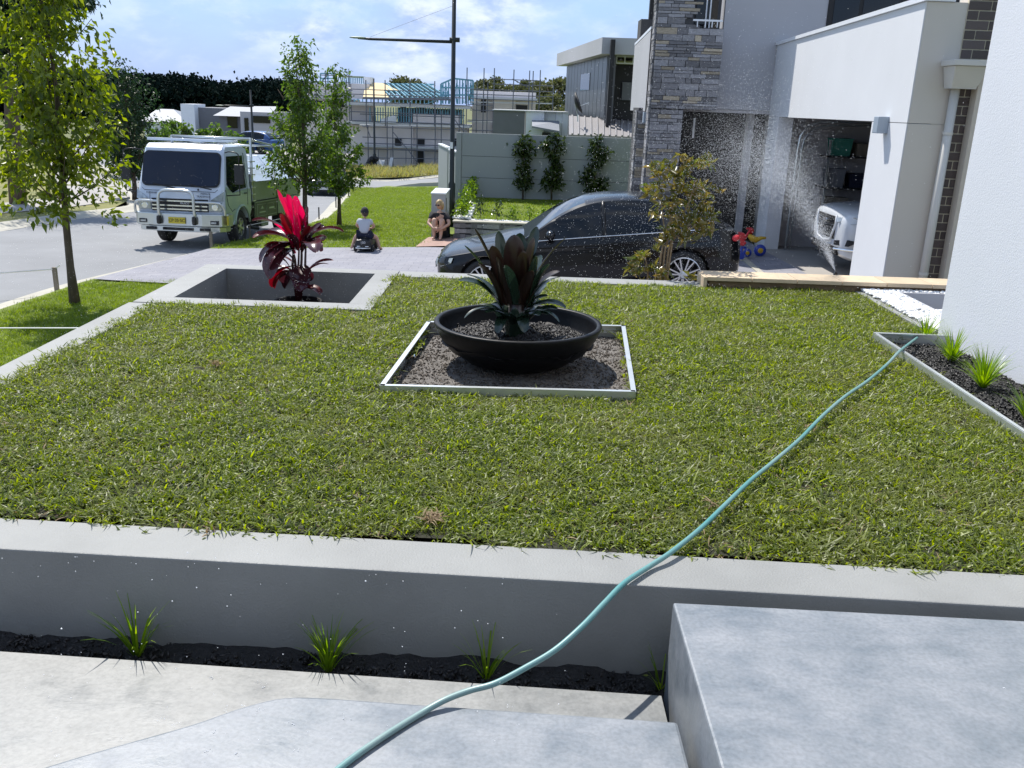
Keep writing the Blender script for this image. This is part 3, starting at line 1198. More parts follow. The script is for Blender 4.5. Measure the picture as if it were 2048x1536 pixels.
tr = [(4.93, 16.42, z) for z in (-.75, .3, 1.0)] + [(4.95, 16.42, 1.25), (5.05, 16.42, 1.42), (5.25, 16.42, 1.5), (5.6, 16.42, 1.52), (8, 16.42, 1.52)]
mb = MB()
mb.tube(tr, .022, 6)
mb.tube([(p[0] + .1, p[1] + .1, p[2] - (.06 if p[2] > 1.1 else 0)) for p in tr], .014, 6)
build(mb, 'door_track', M['steel'], gh, smooth=True)
# rolled garage door panel under the ceiling
mb = MB()
for i in range(4):
    mb.box(5.5 + i * .62, 11.5, 1.53, 6.1 + i * .62, 16.3, 1.565)
build(mb, 'raised_door', M['house_grey'], gh)

# grey render block above the first garage
gy = 17.39
gx0 = D(1431, 221, gy).x
mb = MB()
mb.box(gx0, gy, 1.66, 13, gy + 6, 6.6)
build(mb, 'upper_wall', M['render_grey'], gh)
wx = D(1657, 8, gy).x
mb = MB()
mb.box(wx, gy - .02, 2.9, wx + 2.4, gy + .01, 5.6)
wf = build(mb, 'window', M['dark'], gh)
mb = MB()
mb.box(wx + .10, gy - .03, 3.0, wx + .55, gy - .021, 5.5)
mb.box(wx + .62, gy - .03, 3.0, wx + 1.25, gy - .021, 5.5)
build(mb, 'pane', M['glass'], wf)
# porch recess (first garage)
mb = MB()
mb.box(4.95, gy, -.95, 6.2, gy + 3, 1.655)
mb.box(2.95, 20.2, -.95, 6.2, 20.4, 1.655)
build(mb, 'porch_wall', M['render_grey'], gh)
mb = MB()
mb.box(2.95, gy + .02, 1.60, 6.2, 20.4, 1.655)
build(mb, 'porch_ceiling', M['garage_in'], gh)
M['shaded_course'] = pmat('shaded_brick_course', (.035, .032, .033), rough=.6, var=.2, vscale=5, bump=.2)  # brick courses of the recess, their shade put into the dark colour
z = -.88
mb = MB()
mb.box(-1.0, -.02, -.0, 1.0, .02, .078)
course_me = bpy.data.meshes.new('slat')
course_me.from_pydata(mb.v, [], mb.f)
finish(course_me, M['shaded_course'], False)
while z < 1.55:
    piece(course_me, 'slat', gh, (4.0, 18.9, z))  # each strip is one brick course of the recess
    z += .088
mb = MB()
mb.box(2.97, 18.95, -.95, 5.05, 19.0, 1.6)
build(mb, 'course_backing', M['dark'], gh)
px_ = D(1500, 236, 18.0)
mb = MB()
mb.box(px_.x - .05, 17.9, -.9, px_.x + .06, 18.1, 1.6)
build(mb, 'porch_post', M['render_grey'], gh)
pa, pb = D(1389, 236, 18.2), D(1385, 276, 18.2)
mb = MB()
mb.box(pa.x - .012, 18.18, pb.z, pa.x + .02, 18.22, pa.z)
build(mb, 'porch_light', M['cap'], gh)

# stone clad walls
SY = 17.0
sx0 = 2.345
sxr = 3.535
win = (2.985, 3.535, 3.02)
mb = MB()
mb.box(sx0, SY, 1.64, win[0], SY + .6, 4.0)
mb.box(win[0], SY, 1.64, sxr, SY + .39, win[2])
mb.box(win[0], SY + .40, 1.64, sxr, SY + .6, 4.0)
mb.box(sx0, SY, -.95, 2.935, SY + .6, 1.638)
build(mb, 'stone_backing', M['stone_dk'], gh)
cax = D(1277, 225, 18.5).x
mb = MB()
mb.box(cax, 18.5, -.95, cax + .26, 19.4, 1.64)
build(mb, 'stone_backing', M['stone_dk'], gh)
st_me = [unit_mesh('stone', M['stone'], s_, .05) for s_ in range(5)] + [unit_mesh('stone', M['stone2'], 30 + s_, .05) for s_ in range(2)]


def clad_rows(x0, x1, y, z0, z1, skip=None, seed=0, side=None):
    r = random.Random(seed)
    z = z0
    while z < z1 - .02:
        h = min(r.choice([.045, .055, .06, .075, .09, .11]), z1 - z)
        if side:
            yy = side[0]
            while yy < side[1] - .02:
                L_ = min(r.uniform(.12, .4), side[1] - yy)
                me = st_me[r.randrange(5)]
                piece(me, 'stone', gh, (x0 - r.uniform(0, .012), yy + L_ / 2, z + h / 2), (0, 0, math.pi / 2), (L_ - .008, .05, h - .008))
                yy += L_
        else:
            xx = x0
            while xx < x1 - .02:
                L_ = r.uniform(.10, .38)
                if x1 - xx - L_ < .08:
                    L_ = x1 - xx
                if not (skip and skip(xx + L_ / 2, z + h / 2)):
                    me = st_me[r.randrange(5)] if r.random() < .86 else st_me[5 + r.randrange(2)]
                    piece(me, 'stone', gh, (xx + L_ / 2, y - r.uniform(0, .016), z + h / 2), (0, 0, 0), (L_ - .009, .055, h - .009))
                xx += L_
        z += h


clad_rows(sx0, sxr, SY, 1.64, 3.66, lambda x, z: x > win[0] and z > win[2] - .03, 1)
clad_rows(sx0, 2.935, SY, -.1, 1.62, None, 2)
clad_rows(cax, cax + .26, 18.5, -.0, 1.6, None, 3)
clad_rows(sx0, 0, 0, -.1, 3.66, None, 4, (SY + .03, SY + .33))
clad_rows(cax, 0, 0, -.1, 1.6, None, 5, (18.53, 18.83))
mb = MB()
mb.box(win[0] + .10, SY + .385, win[2], win[1] - .06, SY + .395, 3.98)
w2 = build(mb, 'window', M['glass'], gh)
mb = MB()
for p in (1412, 1420):
    q = D(p, 30, SY + .37)
    mb.box(q.x - .012, SY + .36, win[2], q.x + .012, SY + .383, 3.98)
build(mb, 'mullion', M['cap'], w2)
mb = MB()
q = D(1417, 43, SY - .06)
mb.box(win[0] - .02, SY - .08, q.z, win[1] - .05, SY - .05, q.z + .03)
for x in (win[0] + .06, win[0] + .2, win[0] + .32, win[1] - .14):
    mb.box(x - .008, SY - .075, win[2] + .01, x + .008, SY - .055, q.z)
build(mb, 'railing', M['cap'], gh)
# side panel of the far balcony with its dark end
nx0 = .1321 * 17.9
mb = MB()
zt = D(1298, 60, 17.9).z
far = (.1163 * 22.5, 22.5)
q2 = D(1268, 97, 22.5).z
mb.prism([(nx0, 17.9), (far[0] + .10, 22.5), (far[0], 22.5), (nx0 - .001, 17.9)][::1] if False else [(nx0, 17.9), (nx0 + .16, 17.9), (far[0] + .16, 22.5), (far[0], 22.5)], 1.58, zt)
build(mb, 'balcony_side', M['render_grey'], gh)
mb = MB()
mb.prism([(nx0 + .003, 17.88), (nx0 + .2, 17.88), (nx0 + .2, 17.898), (nx0 + .003, 17.898)], 1.56, zt + .02)
build(mb, 'balcony_end', M['dark'], gh)
mb = MB()
mb.beam((nx0 + .02, 17.9, zt + .04), (far[0] + .02, 22.5, zt + .04), .05, .05)
build(mb, 'balcony_cap', M['cap'], gh)
mb = MB()
q = D(1293, 235, 17.6)
mb.box(q.x - .07, 17.5, q.z - .1, q.x + .06, 17.64, q.z + .1)
build(mb, 'wall_lamp', M['lamp_grey'], gh, bevel=.008)
ca, cb = D(1281, 80, 22), D(1313, 38, 22)
mb = MB()
mb.box(ca.x, 22.1, ca.z - .5, cb.x + .3, 22.7, cb.z)
build(mb, 'chimney', M['stone_dk'], gh)
mb = MB()
mb.box(ca.x + .2, 22.3, cb.z, ca.x + .36, 22.45, cb.z + .9)
build(mb, 'flue', M['dark'], gh)

# things kept in the garage
rack = thing('shelf_rack', 'dark storage shelves against the back wall of the open garage', 'shelf', (6.0, 16.7, -.77))
for z in (-.2, .35, .9):
    mb = MB()
    mb.box(5.5, 16.5, z, 7.2, 16.95, z + .03)
    build(mb, 'shelf', M['black_plastic'], rack)
for x in (5.52, 6.35, 7.17):
    mb = MB()
    mb.box(x, 16.52, -.77, x + .03, 16.56, 1.2)
    build(mb, 'post', M['steel'], rack)
for (x0, x1, z, h, mt, lb, nm) in ((5.6, 5.95, .93, .28, M['green_mesh'], 'green storage tub on the top shelf in the garage', 'tub'), (6.05, 6.3, .93, .2, M['timber'], 'brown box on the top shelf in the garage', 'box'),
                                   (5.58, 5.9, .38, .3, M['house_grey'], 'grey box on the middle shelf in the garage', 'box'), (6.0, 6.4, .38, .22, M['cloth_navy'], 'navy tub on the middle shelf in the garage', 'tub'),
                                   (5.6, 6.0, -.17, .34, M['timber'], 'cardboard box on the lowest garage shelf', 'box'), (6.1, 6.5, -.17, .25, M['black_plastic'], 'black tub on the lowest garage shelf', 'tub')):
    mb = MB()
    mb.add([(x0 + .02, 16.6, z), (x1 - .02, 16.6, z), (x1 - .02, 16.88, z), (x0 + .02, 16.88, z), (x0, 16.58, z + h), (x1, 16.58, z + h), (x1, 16.9, z + h), (x0, 16.9, z + h)],
           [(3, 2, 1, 0), (4, 5, 6, 7), (0, 1, 5, 4), (1, 2, 6, 5), (2, 3, 7, 6), (3, 0, 4, 7)])
    mb.box(x0 - .008, 16.572, z + h, x1 + .008, 16.908, z + h + .02)
    tag(build(mb, nm, mt), lb, nm)

# ---------------------------------------------------------------- boundary fence wall and return
fy = 24.5
fw_ = thing('boundary_wall', 'long grey green panelled boundary wall behind the three espaliered shrubs', 'wall', (.7, fy, -.8))
xs_ = [-1.70, -1.56, .19, 1.95, 3.7]
rows = [(-.82, -.29), (-.28, .27), (.28, .865)]
for i in range(len(xs_) - 1):
    if i == 0:
        mb = MB()
        mb.box(xs_[0], fy - .03, -1.2, xs_[1] - .006, fy + .13, .868)
        build(mb, 'post', M['fence'], fw_)
        continue
    for z0, z1 in rows:
        mb = MB()
        mb.box(xs_[i], fy, z0, xs_[i + 1] - .008, fy + .1, z1)
        build(mb, 'panel', M['fence'], fw_)
mb = MB()
mb.box(-1.55, fy + .02, -1.2, 3.7, fy + .08, .85)
build(mb, 'wall_core', M['dark'], fw_)
rf = thing('return_fence', 'pale grey green panel fence running back from the boundary wall beside the street lamp', 'fence', (-2.1, 27, -.9))
pts = [D(911, 307, 24.75), D(897, 300, 26.1), D(895, 299, 26.25), D(877, 291, 28.6)]
for a, b_, z in ((pts[0], pts[1], .33), (pts[2], pts[3], .36)):
    mb = MB()
    mb.prism([(a.x, a.y), (a.x + .1, a.y), (b_.x + .1, b_.y), (b_.x, b_.y)], -1.6, z)
    build(mb, 'panel', M['fence'], rf)
    mb = MB()
    mb.prism([(a.x - .02, a.y - .02), (a.x + .12, a.y - .02), (b_.x + .12, b_.y), (b_.x - .02, b_.y)], z + .003, z + .04)
    build(mb, 'cap', M['cap'], rf)

# neighbour's raised lawn and its stone faced kerb wall
mb = MB()
mb.grid(lambda u, v: (-1.25 + 5.5 * u, 20.15 + (fy - 20.15) * v, -.92 + .12 * v), 12, 12)
struct(mb, 'neighbour_lawn', M['verge'], smooth=True)
mb = MB()
mb.box(-1.40, 19.92, -1.5, 4.3, 20.14, -.915)
o = build(mb, 'stone_kerb_wall', M['stone_dk'])
tag(o, 'low dark stone wall holding up the neighbouring lawn, its sunlit top painted pale', 'wall')
rk = random.Random(9)
vs, = [[]]
for i in range(46):
    x = -1.4 + i * .125
    for z in (-1.40, -1.28, -1.16, -1.04):
        L_ = rk.uniform(.10, .19)
        if x > 3.6:
            continue
        mbx = None
        oo = bpy.data.objects.new('stone', st_me[rk.randrange(5)])
        col.objects.link(oo)
        oo.parent = o
        oo.location = Vector((x + .06 + (.05 if (z * 100) % 2 > 1 else 0), 19.912 - rk.uniform(0, .02), z + .06)) - o.location
        oo.scale = (L_, .05, rk.uniform(.07, .115))
mb = MB()
mb.box(-1.44, 19.87, -.912, 4.3, 20.16, -.88)  # pale slab stands in for the sunlit top of the wall
oc = build(mb, 'lit_wall_top', M['kerb'], o)

# ---------------------------------------------------------------- tall pale and black house beyond
th = thing('modern_house', 'tall pale and black house with overhanging flat roof behind the boundary wall', 'house', (3.5, 36, -1.2))
ta, tb = 6.24, -.105


def tx(y):
    return ta + tb * y


z1 = D(1215, 77, 32).z
z0 = D(1220, 110, 32).z
mb = MB()
mb.prism([(tx(31.5) - .35, 31.5), (tx(31.5) + 1.6, 31.5), (tx(42) + 3, 42), (tx(42) - .35, 42)], z0, z1)
build(mb, 'roof', M['render_grey'], th)
mb = MB()
mb.prism([(tx(32) - .02, 32), (tx(32) + .25, 32), (tx(41) + .5, 41), (tx(41) - .02, 41)], -1.5, z0 - .01)
M['clad_dark'] = pmat('dark_metal_cladding', (.085, .09, .10), rough=.35, var=.1, vscale=1)
build(mb, 'side_wall', M['clad_dark'], th)
for i in range(12):
    y = 32.1 + i * .75
    mb = MB()
    mb.prism([(tx(y) - .035, y), (tx(y) - .02, y), (tx(y + .7) - .02, y + .7), (tx(y + .7) - .035, y + .7)], 1.3, z0 - .05)
    build(mb, 'cladding_panel', M['clad_dark'], th)
mb = MB()
mb.prism([(tx(35.2) - .05, 35.2), (tx(35.2) - .036, 35.2), (tx(37.2) - .036, 37.2), (tx(37.2) - .05, 37.2)], 2.25, 2.85)
build(mb, 'window', M['glass'], th)
q0, q1 = D(1221, 80, 31.4), D(1228, 236, 31.4)
mb = MB()
mb.box(q0.x, 31.1, -1.2, q0.x + .14, 31.42, q0.z)
build(mb, 'black_fin', M['dark'], th)
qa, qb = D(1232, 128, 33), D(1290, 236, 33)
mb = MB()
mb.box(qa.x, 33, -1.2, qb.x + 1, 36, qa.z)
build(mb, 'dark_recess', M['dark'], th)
mb = MB()
r0, r1 = D(1233, 126, 32.6), D(1270, 100, 32.6)
for z in (r0.z, (r0.z + r1.z) / 2, r1.z):
    mb.beam((r0.x, 32.6, z), (r1.x + .8, 32.6, z), .04, .04)
for i in range(6):
    x = r0.x + i * .28
    mb.beam((x, 32.6, r0.z), (x, 32.6, r1.z), .035, .035)
build(mb, 'balcony_rail', M['panel_white'], th)
mb = MB()
p0, p1 = D(1243, 200, 32.9), D(1265, 165, 32.9)
mb.box(p0.x, 32.9, p0.z, p1.x + .3, 32.99, p1.z)
build(mb, 'pane', M['house_grey'], th)

# low shed with corrugated roof
sh = thing('low_house', 'low house with ribbed metal roof and satellite dish behind the boundary wall', 'house', (2.6, 30, -1.2))
e0, e1 = D(1138, 269, 29), D(1275, 274, 29)
t0, t1 = D(1138, 231, 33), D(1275, 243, 33)
mb = MB()
mb.add([e0, e1, t1, t0, e0 - Vector((0, 0, .08)), e1 - Vector((0, 0, .08)), t1 - Vector((0, 0, .08)), t0 - Vector((0, 0, .08))],
       [(0, 1, 2, 3), (7, 6, 5, 4), (0, 4, 5, 1), (1, 5, 6, 2), (2, 6, 7, 3), (3, 7, 4, 0)])
build(mb, 'roof', M['roof_grey'], sh)
for i in range(11):
    f = (i + .5) / 11
    a, b_ = e0.lerp(e1, f) + Vector((0, -.03, .02)), t0.lerp(t1, f) + Vector((0, 0, .02))
    mb = MB()
    mb.beam(a, b_, .05, .04)
    build(mb, 'roof_rib', M['roof_grey'], sh)
mb = MB()
mb.box(e0.x + .05, 29.15, -1.3, e1.x, 29.3, e0.z - .1)
build(mb, 'wall', M['dark'], sh)
mb = MB()
dc = D(1150, 208, 30.5)
prof = [(.02, 0), (.12, .015), (.25, .06), (.36, .13)]
mb2 = MB()
mb2.lathe(prof, (0, 0, 0), 18)
rot = Matrix.Rotation(math.radians(70), 4, Vector((.3, 1, .2)))
mb.add([dc + (rot @ Vector(v)) for v in mb2.v], mb2.f)
tp = D(1156, 236, 30.5)
dish = thing('satellite_dish', 'dark satellite dish on a short pole on the ribbed roof', 'dish', tp)
build(mb, 'dish', M['dark'], dish, smooth=True)
mb = MB()
mb.tube([tp + Vector((0, 0, -.12)), tp + Vector((-.02, 0, .12)), dc], .022, 6)
mb.tube([dc + Vector((.05, 0, -.1)), dc + Vector((.45, -.1, .05))], .015, 5)
build(mb, 'arm', M['steel'], dish)

# grey box building and its pale annex
gb = thing('box_building', 'plain grey flat roofed box building beyond the boundary wall', 'building', (-.5, 37, -1.5))
mb = MB()
mb.box(D(987, 222, 36).x, 36, -2, D(1050, 222, 36).x, 39, D(1000, 221, 36).z)
build(mb, 'wall', M['house_grey'], gb)
mb = MB()
mb.box(D(987, 222, 36).x - .05, 35.93, D(1000, 221, 36).z + .003, D(1137, 222, 36).x, 39, D(1000, 219, 36).z)
build(mb, 'roof', M['slab'], gb)
pb_ = thing('annex', 'pale panelled annex with a small porch roof beside the grey box building', 'building', (1, 37, -1.5))
x0, x1 = D(1052, 222, 36).x, D(1137, 222, 36).x
xs2 = [x0, D(1089, 222, 36).x, D(1112, 222, 36).x, D(1125, 222, 36).x, x1]
for i in range(4):
    mb = MB()
    mb.box(xs2[i] + .01, 36 + (0, .2, .1, 0)[i], -2, xs2[i + 1], 38.9, D(1090, 223, 36).z - .02)
    build(mb, 'wall_panel', M['panel_white'], pb_)
a, b_ = D(1064, 252, 35), D(1119, 262, 35)
mb = MB()
mb.add([(a.x, 35, a.z), (b_.x, 35, b_.z), (b_.x, 36, b_.z + .35), (a.x, 36, a.z + .2), (a.x, 35, a.z - .06), (b_.x, 35, b_.z - .06)], [(0, 1, 2, 3), (0, 4, 5, 1)])
build(mb, 'porch_roof', M['roof_pale'], pb_)
mb = MB()
mb.box(D(1085, 262, 35.2).x, 35.2, -2, b_.x, 35.6, b_.z - .08)
build(mb, 'doorway', M['dark'], pb_)

# ---------------------------------------------------------------- houses beyond the street trees
def px_box(mb, x0, y0, x1, y1, Y, dep):
    xm, ym = (x0 + x1) / 2, (y0 + y1) / 2
    a, b_ = D(x0, ym, Y), D(x1, ym, Y)
    t_, l_ = D(xm, y0, Y), D(xm, y1, Y)
    return mb.box(a.x, Y, l_.z, b_.x, Y + dep, t_.z)


ha = thing('hip_roof_house', 'distant house with pale hipped roof behind the street trees', 'house', D(330, 270, 95))
zb, zr = D(330, 244, 95).z, D(330, 218, 99).z
xl, xr = D(280, 250, 95).x, D(376, 250, 95).x
mb = MB()
mb.box(xl + .3, 95.3, -5, xr - .3, 103, zb)
build(mb, 'wall', M['panel_white'], ha)
mb = MB()
xa, xb = D(315, 218, 99).x, D(347, 218, 99).x
mb.add([(xl, 95, zb), (xr, 95, zb), (xr, 103.5, zb), (xl, 103.5, zb), (xa, 99, zr), (xb, 99, zr)], [(0, 1, 5, 4), (1, 2, 5), (2, 3, 4, 5), (3, 0, 4), (3, 2, 1, 0)])
build(mb, 'roof', M['roof_pale'], ha)
hb = thing('grey_house', 'distant grey house with flat parapets and a pale hipped porch roof', 'house', D(450, 290, 85))
for (x0, y0, x1, y1, Y, dp, mt, nm) in ((364, 208, 391, 300, 84, 3, 'panel_white', 'tower_wall'), (384, 216, 470, 300, 85, 6, 'house_grey', 'wall'), (440, 232, 485, 290, 83, 2, 'house_grey', 'wall'),
                                       (482, 224, 545, 300, 81, 6, 'render_grey', 'wall')):
    mb = MB()
    px_box(mb, x0, y0, x1, y1, Y, dp)
    build(mb, nm, M[mt], hb)
for (x0, y0, x1, y1, Y) in ((388, 235, 396, 258, 84.9), (455, 234, 474, 256, 82.9), (489, 236, 497, 272, 80.9), (503, 232, 540, 246, 80.9)):
    mb = MB()
    px_box(mb, x0, y0, x1, y1, Y, .08)
    build(mb, 'window', M['glass'], hb)
a, b_, c_, d_ = D(426, 231, 82), D(482, 233, 82), D(462, 212, 86), D(500, 211, 86)
mb = MB()
e_ = D(545, 226, 82)
mb.add([a, b_, e_, d_ + Vector((2.5, 0, 0)), c_, a + Vector((0, 6, 0))], [(0, 1, 4), (1, 2, 3, 4), (0, 4, 5)])
build(mb, 'roof', M['roof_pale'], hb)

# ---------------------------------------------------------------- building site
SYD = 72.0
cs = thing('house_under_construction', 'unfinished two storey house with blue steel frame and roof trusses', 'building', D(820, 335, SYD))


def site(name, mt, rects, parent=None):
    for (x0, y0, x1, y1, dy, dp) in rects:
        mb = MB()
        px_box(mb, x0, y0, x1, y1, SYD + dy, dp)
        build(mb, name, M[mt], parent or cs)


site('wall', 'blockwork', [(700, 250, 736, 345, 1.2, 4), (736, 252, 776, 345, 1.0, 4), (776, 253, 826, 345, .6, 4), (826, 253, 876, 345, 1.0, 4), (876, 253, 932, 345, .9, 4),
                           (612, 168, 668, 197, 3, 6), (668, 167, 736, 197, 3, 6), (612, 197, 700, 335, 3.2, 5), (696, 206, 740, 252, 2.4, 3), (826, 230, 920, 246, .8, 1)])
site('floor_slab', 'slab', [(690, 208, 940, 214, .4, 5), (690, 247, 940, 252, .4, 5), (715, 293, 935, 297, .3, 4)])
site('window_opening', 'dark', [(790, 277, 803, 291, .5, .08), (834, 277, 849, 291, .9, .08), (833, 302, 848, 336, .9, .08), (909, 277, 916, 292, .8, .08), (745, 232, 752, 250, .9, .08), (612, 202, 690, 213, 3.1, .08)])
site('gable_panel', 'panel_white', [(762, 238, 792, 246, .2, .3)])
a, b_, c_ = D(762, 238, SYD + .2), D(790, 230, SYD + .2), D(793, 238, SYD + .2)
mb = MB()
mb.extr([a, c_, b_], (0, .3, 0))
build(mb, 'gable_panel', M['panel_white'], cs)
# studs of the upper storey
stud_n = 0
for (x0, x1, y0, y1, st_) in ((700, 930, 198, 208, 6), (740, 930, 215, 247, 5.2)):
    x = x0
    while x < x1:
        if 744 < x < 752:
            x += st_
        mb = MB()
        a, b_ = D(x, y1, SYD + .9), D(x, y0, SYD + .9)
        mb.beam(a, b_, .075, .075)
        build(mb, 'stud', M['blue_steel'], cs)
        x += st_ * (1.4 if y0 < 200 else 1)
mb = MB()
for (x0, y0, x1, y1) in ((840, 246, 858, 216), (858, 216, 880, 246), (880, 246, 900, 216), (790, 246, 802, 216), (700, 208, 716, 198), (760, 208, 790, 198), (850, 208, 880, 198)):
    mb.beam(D(x0, y0, SYD + .95), D(x1, y1, SYD + .95), .06, .05)
build(mb, 'brace', M['blue_steel'], cs)
mb = MB()
px_box(mb, 795, 217, 925, 246, SYD + 1.4, .1)
build(mb, 'frame_backing', M['house_grey'], cs)
# pitched trusses: sloping up to the left
for i in range(15):
    xb_ = 745 + i * 10.2
    base = D(min(900, xb_ + 10), 196.5, SYD + .5)
    top = D(xb_ - 34 if xb_ > 815 else xb_ - 22, 168, SYD + 5)
    mb = MB()
    mb.beam(base, top, .09, .12)
    build(mb, 'rafter', M['blue_steel'], cs)
mb = MB()
mb.beam(D(765, 167.5, SYD + 5), D(868, 169, SYD + 5), .12, .12)
mb.beam(D(765, 183, SYD + 3), D(895, 186, SYD + 3), .08, .1)
build(mb, 'ridge_beam', M['blue_steel'], cs)
mb = MB()
mb.beam(D(726, 196, SYD + .2), D(905, 199, SYD + .2), .25, .16)
build(mb, 'eaves_beam', M['scaffold'], cs)
mb = MB()
mb.add([D(726, 194, SYD + .4), D(778, 195, SYD + .4), D(768, 181, SYD + 2.5), D(729, 180, SYD + 2.5)], [(0, 1, 2, 3)])
mb.add([D(730, 178, SYD + 2.7), D(800, 182, SYD + 2.7), D(765, 166, SYD + 5), D(742, 165, SYD + 5)], [(0, 1, 2, 3)])
build(mb, 'roof_sheet', M['ply'], cs)
# steel frame tower at the top right
for (xa, ya, xb, yb) in ((882, 168, 907, 157), (907, 157, 946, 161), (882, 210, 882, 168), (907, 210, 907, 157), (946, 210, 946, 161), (882, 190, 946, 190), (882, 175, 946, 176)):
    mb = MB()
    mb.beam(D(xa, ya, SYD + 1), D(xb, yb, SYD + 1), .14, .12)
    build(mb, 'frame_member', M['blue_steel'], cs)
for i in range(11):
    x = 886 + i * 5.6
    y = 168 - (x - 882) * .44 if x < 907 else 158
    mb = MB()
    mb.beam(D(x, 208, SYD + 1.3), D(x, y + 1, SYD + 1.3), .09, .08)
    build(mb, 'stud', M['blue_steel'], cs)
mb = MB()
for i in range(8):
    mb.beam(D(884 + i * 8, 206, SYD + 1.6), D(892 + i * 7, 166, SYD + 1.6), .05, .05)
    mb.beam(D(892 + i * 7, 206, SYD + 2), D(884 + i * 8, 170, SYD + 2), .05, .05)
build(mb, 'brace', M['blue_steel'], cs)
mb = MB()
for (xa, ya, xb, yb) in ((641, 168, 641, 147), (641, 147, 672, 147), (672, 147, 672, 168), (641, 157, 672, 157), (656, 168, 656, 147), (641, 168, 656, 147)):
    mb.beam(D(xa, ya, SYD + 4), D(xb, yb, SYD + 4), .1, .1)
build(mb, 'frame_member', M['blue_steel'], cs)
for i in range(13):
    x = 681 + i * 3.7
    mb = MB()
    px_box(mb, x, 155, x + 1.8, 167, SYD + 4, .08)
    build(mb, 'slat', M['blue_steel'], cs)
mb = MB()
px_box(mb, 680, 152, 727, 155, SYD + 4, 1)
build(mb, 'parapet', M['tray_green'], cs)
site('wall', 'panel_white', [(727, 154, 741, 168, 4, 2)])

rb = thing('half_built_house', 'unfinished pale rendered house with scaffolding right of the street lamp', 'building', D(990, 300, 74))
for (x0, y0, x1, y1, Y, dp, nm) in ((944, 183, 1070, 300, 75, 6, 'wall'), (985, 200, 1030, 300, 74.5, .4, 'wall')):
    mb = MB()
    px_box(mb, x0, y0, x1, y1, Y, dp)
    build(mb, nm, M['blockwork'], rb)
mb = MB()
px_box(mb, 940, 195, 1075, 199, 74, 1)
build(mb, 'floor_slab', M['slab'], rb)
for (x0, y0, x1, y1) in ((1032, 210, 1055, 222), (962, 196, 972, 225)):
    mb = MB()
    px_box(mb, x0, y0, x1, y1, 74.3, .1)
    build(mb, 'window_opening', M['dark'], rb)


def scaffold(name, label, Y, stds, ledg, brs, boards):
    t = thing(name, label, 'scaffolding', D((stds[0][0] + stds[-1][0]) / 2, 320, Y), group='scaffolding round the building site')
    for (x, y0, y1) in stds:
        mb = MB()
        mb.tube([D(x, y1, Y), Vector((D(x, y1, Y).x, Y, D(x, y0, Y).z))], .042, 5)
        build(mb, 'standard', M['scaffold'], t)
    for (y, x0, x1) in ledg:
        mb = MB()
        mb.tube([D(x0, y, Y - .06), D(x1, y + .035 * (x1 - x0), Y - .06)], .034, 5)
        build(mb, 'ledger', M['scaffold'], t)
    for (x0, y0, x1, y1) in brs:
        mb = MB()
        mb.tube([D(x0, y0, Y - .1), D(x1, y1, Y - .1)], .034, 5)
        build(mb, 'brace', M['scaffold'], t)
    for (y, x0, x1) in boards:
        mb = MB()
        mb.beam(D(x0, y, Y + .4), D(x1, y + .02 * (x1 - x0), Y + .4), .6, .09)
        build(mb, 'board', M['slab'], t)
    return t


scaffold('scaffold', 'dark tube scaffolding in front of the blue framed unfinished house', 70.6,
         [(x, t_, 336) for x, t_ in ((737, 250), (775, 232), (786, 252), (823, 252), (834, 222), (870, 215), (882, 222), (917, 225), (926, 240))] + [(x, t_, 252) for x, t_ in ((700, 141), (733, 160), (771, 160), (820, 160), (869, 162))],
         [(253, 725, 930), (274, 725, 930), (286, 730, 930), (297, 715, 930), (223, 700, 930), (241, 700, 930), (228, 720, 926), (178, 700, 880), (188, 700, 930), (203, 690, 940)],
         [(786, 264, 818, 302), (818, 302, 838, 330), (733, 252, 741, 275), (905, 234, 930, 266)], [(208, 690, 930), (250, 720, 925), (293, 735, 930)])
scaffold('scaffold', 'dark tube scaffolding round the upper left wall of the building site', 74.0,
         [(x, t_, 240) for x, t_ in ((611, 152), (615, 155), (634, 152), (653, 142), (672, 140), (681, 165), (694, 160), (703, 168))],
         [(153, 608, 640), (162, 608, 700), (178, 608, 705), (190, 608, 705), (150, 640, 705), (205, 608, 700)], [], [(196, 606, 700)])
scaffold('scaffold', 'dark tube scaffolding round the half built pale house right of the lamp', 72.5,
         [(x, t_, 330) for x, t_ in ((931, 135), (951, 160), (964, 136), (972, 165), (984, 136))] + [(x, t_, 240) for x, t_ in ((1025, 139), (1056, 141), (1063, 142), (1077, 140), (1104, 170))],
         [(158, 984, 1077), (168, 984, 1105), (178, 940, 1105), (188, 940, 1105), (197, 940, 1075), (220, 940, 1060), (240, 935, 985), (260, 935, 985), (209, 935, 985)], [(1025, 158, 1056, 175)], [(204, 940, 1105), (243, 935, 990)])
sf = thing('site_fence', 'temporary wire site fence in front of the unfinished house', 'fence', D(820, 336, 69.5))
for x in (757, 782, 812, 848, 878):
    mb = MB()
    mb.tube([D(x, 336, 69.5), D(x, 298, 69.5)], .03, 5)
    build(mb, 'post', M['scaffold'], sf)
mb = MB()
for y in (298, 316, 334):
    mb.tube([D(757, y, 69.5), D(895, y + 2, 69.5)], .025, 4)
build(mb, 'rail', M['scaffold'], sf)
mb = MB()
px_box(mb, 890, 317, 930, 338, 69.3, .1)
tag(build(mb, 'shade_cloth_fence', M['green_mesh']), 'green shade cloth fence beside the boundary wall at the building site', 'fence')
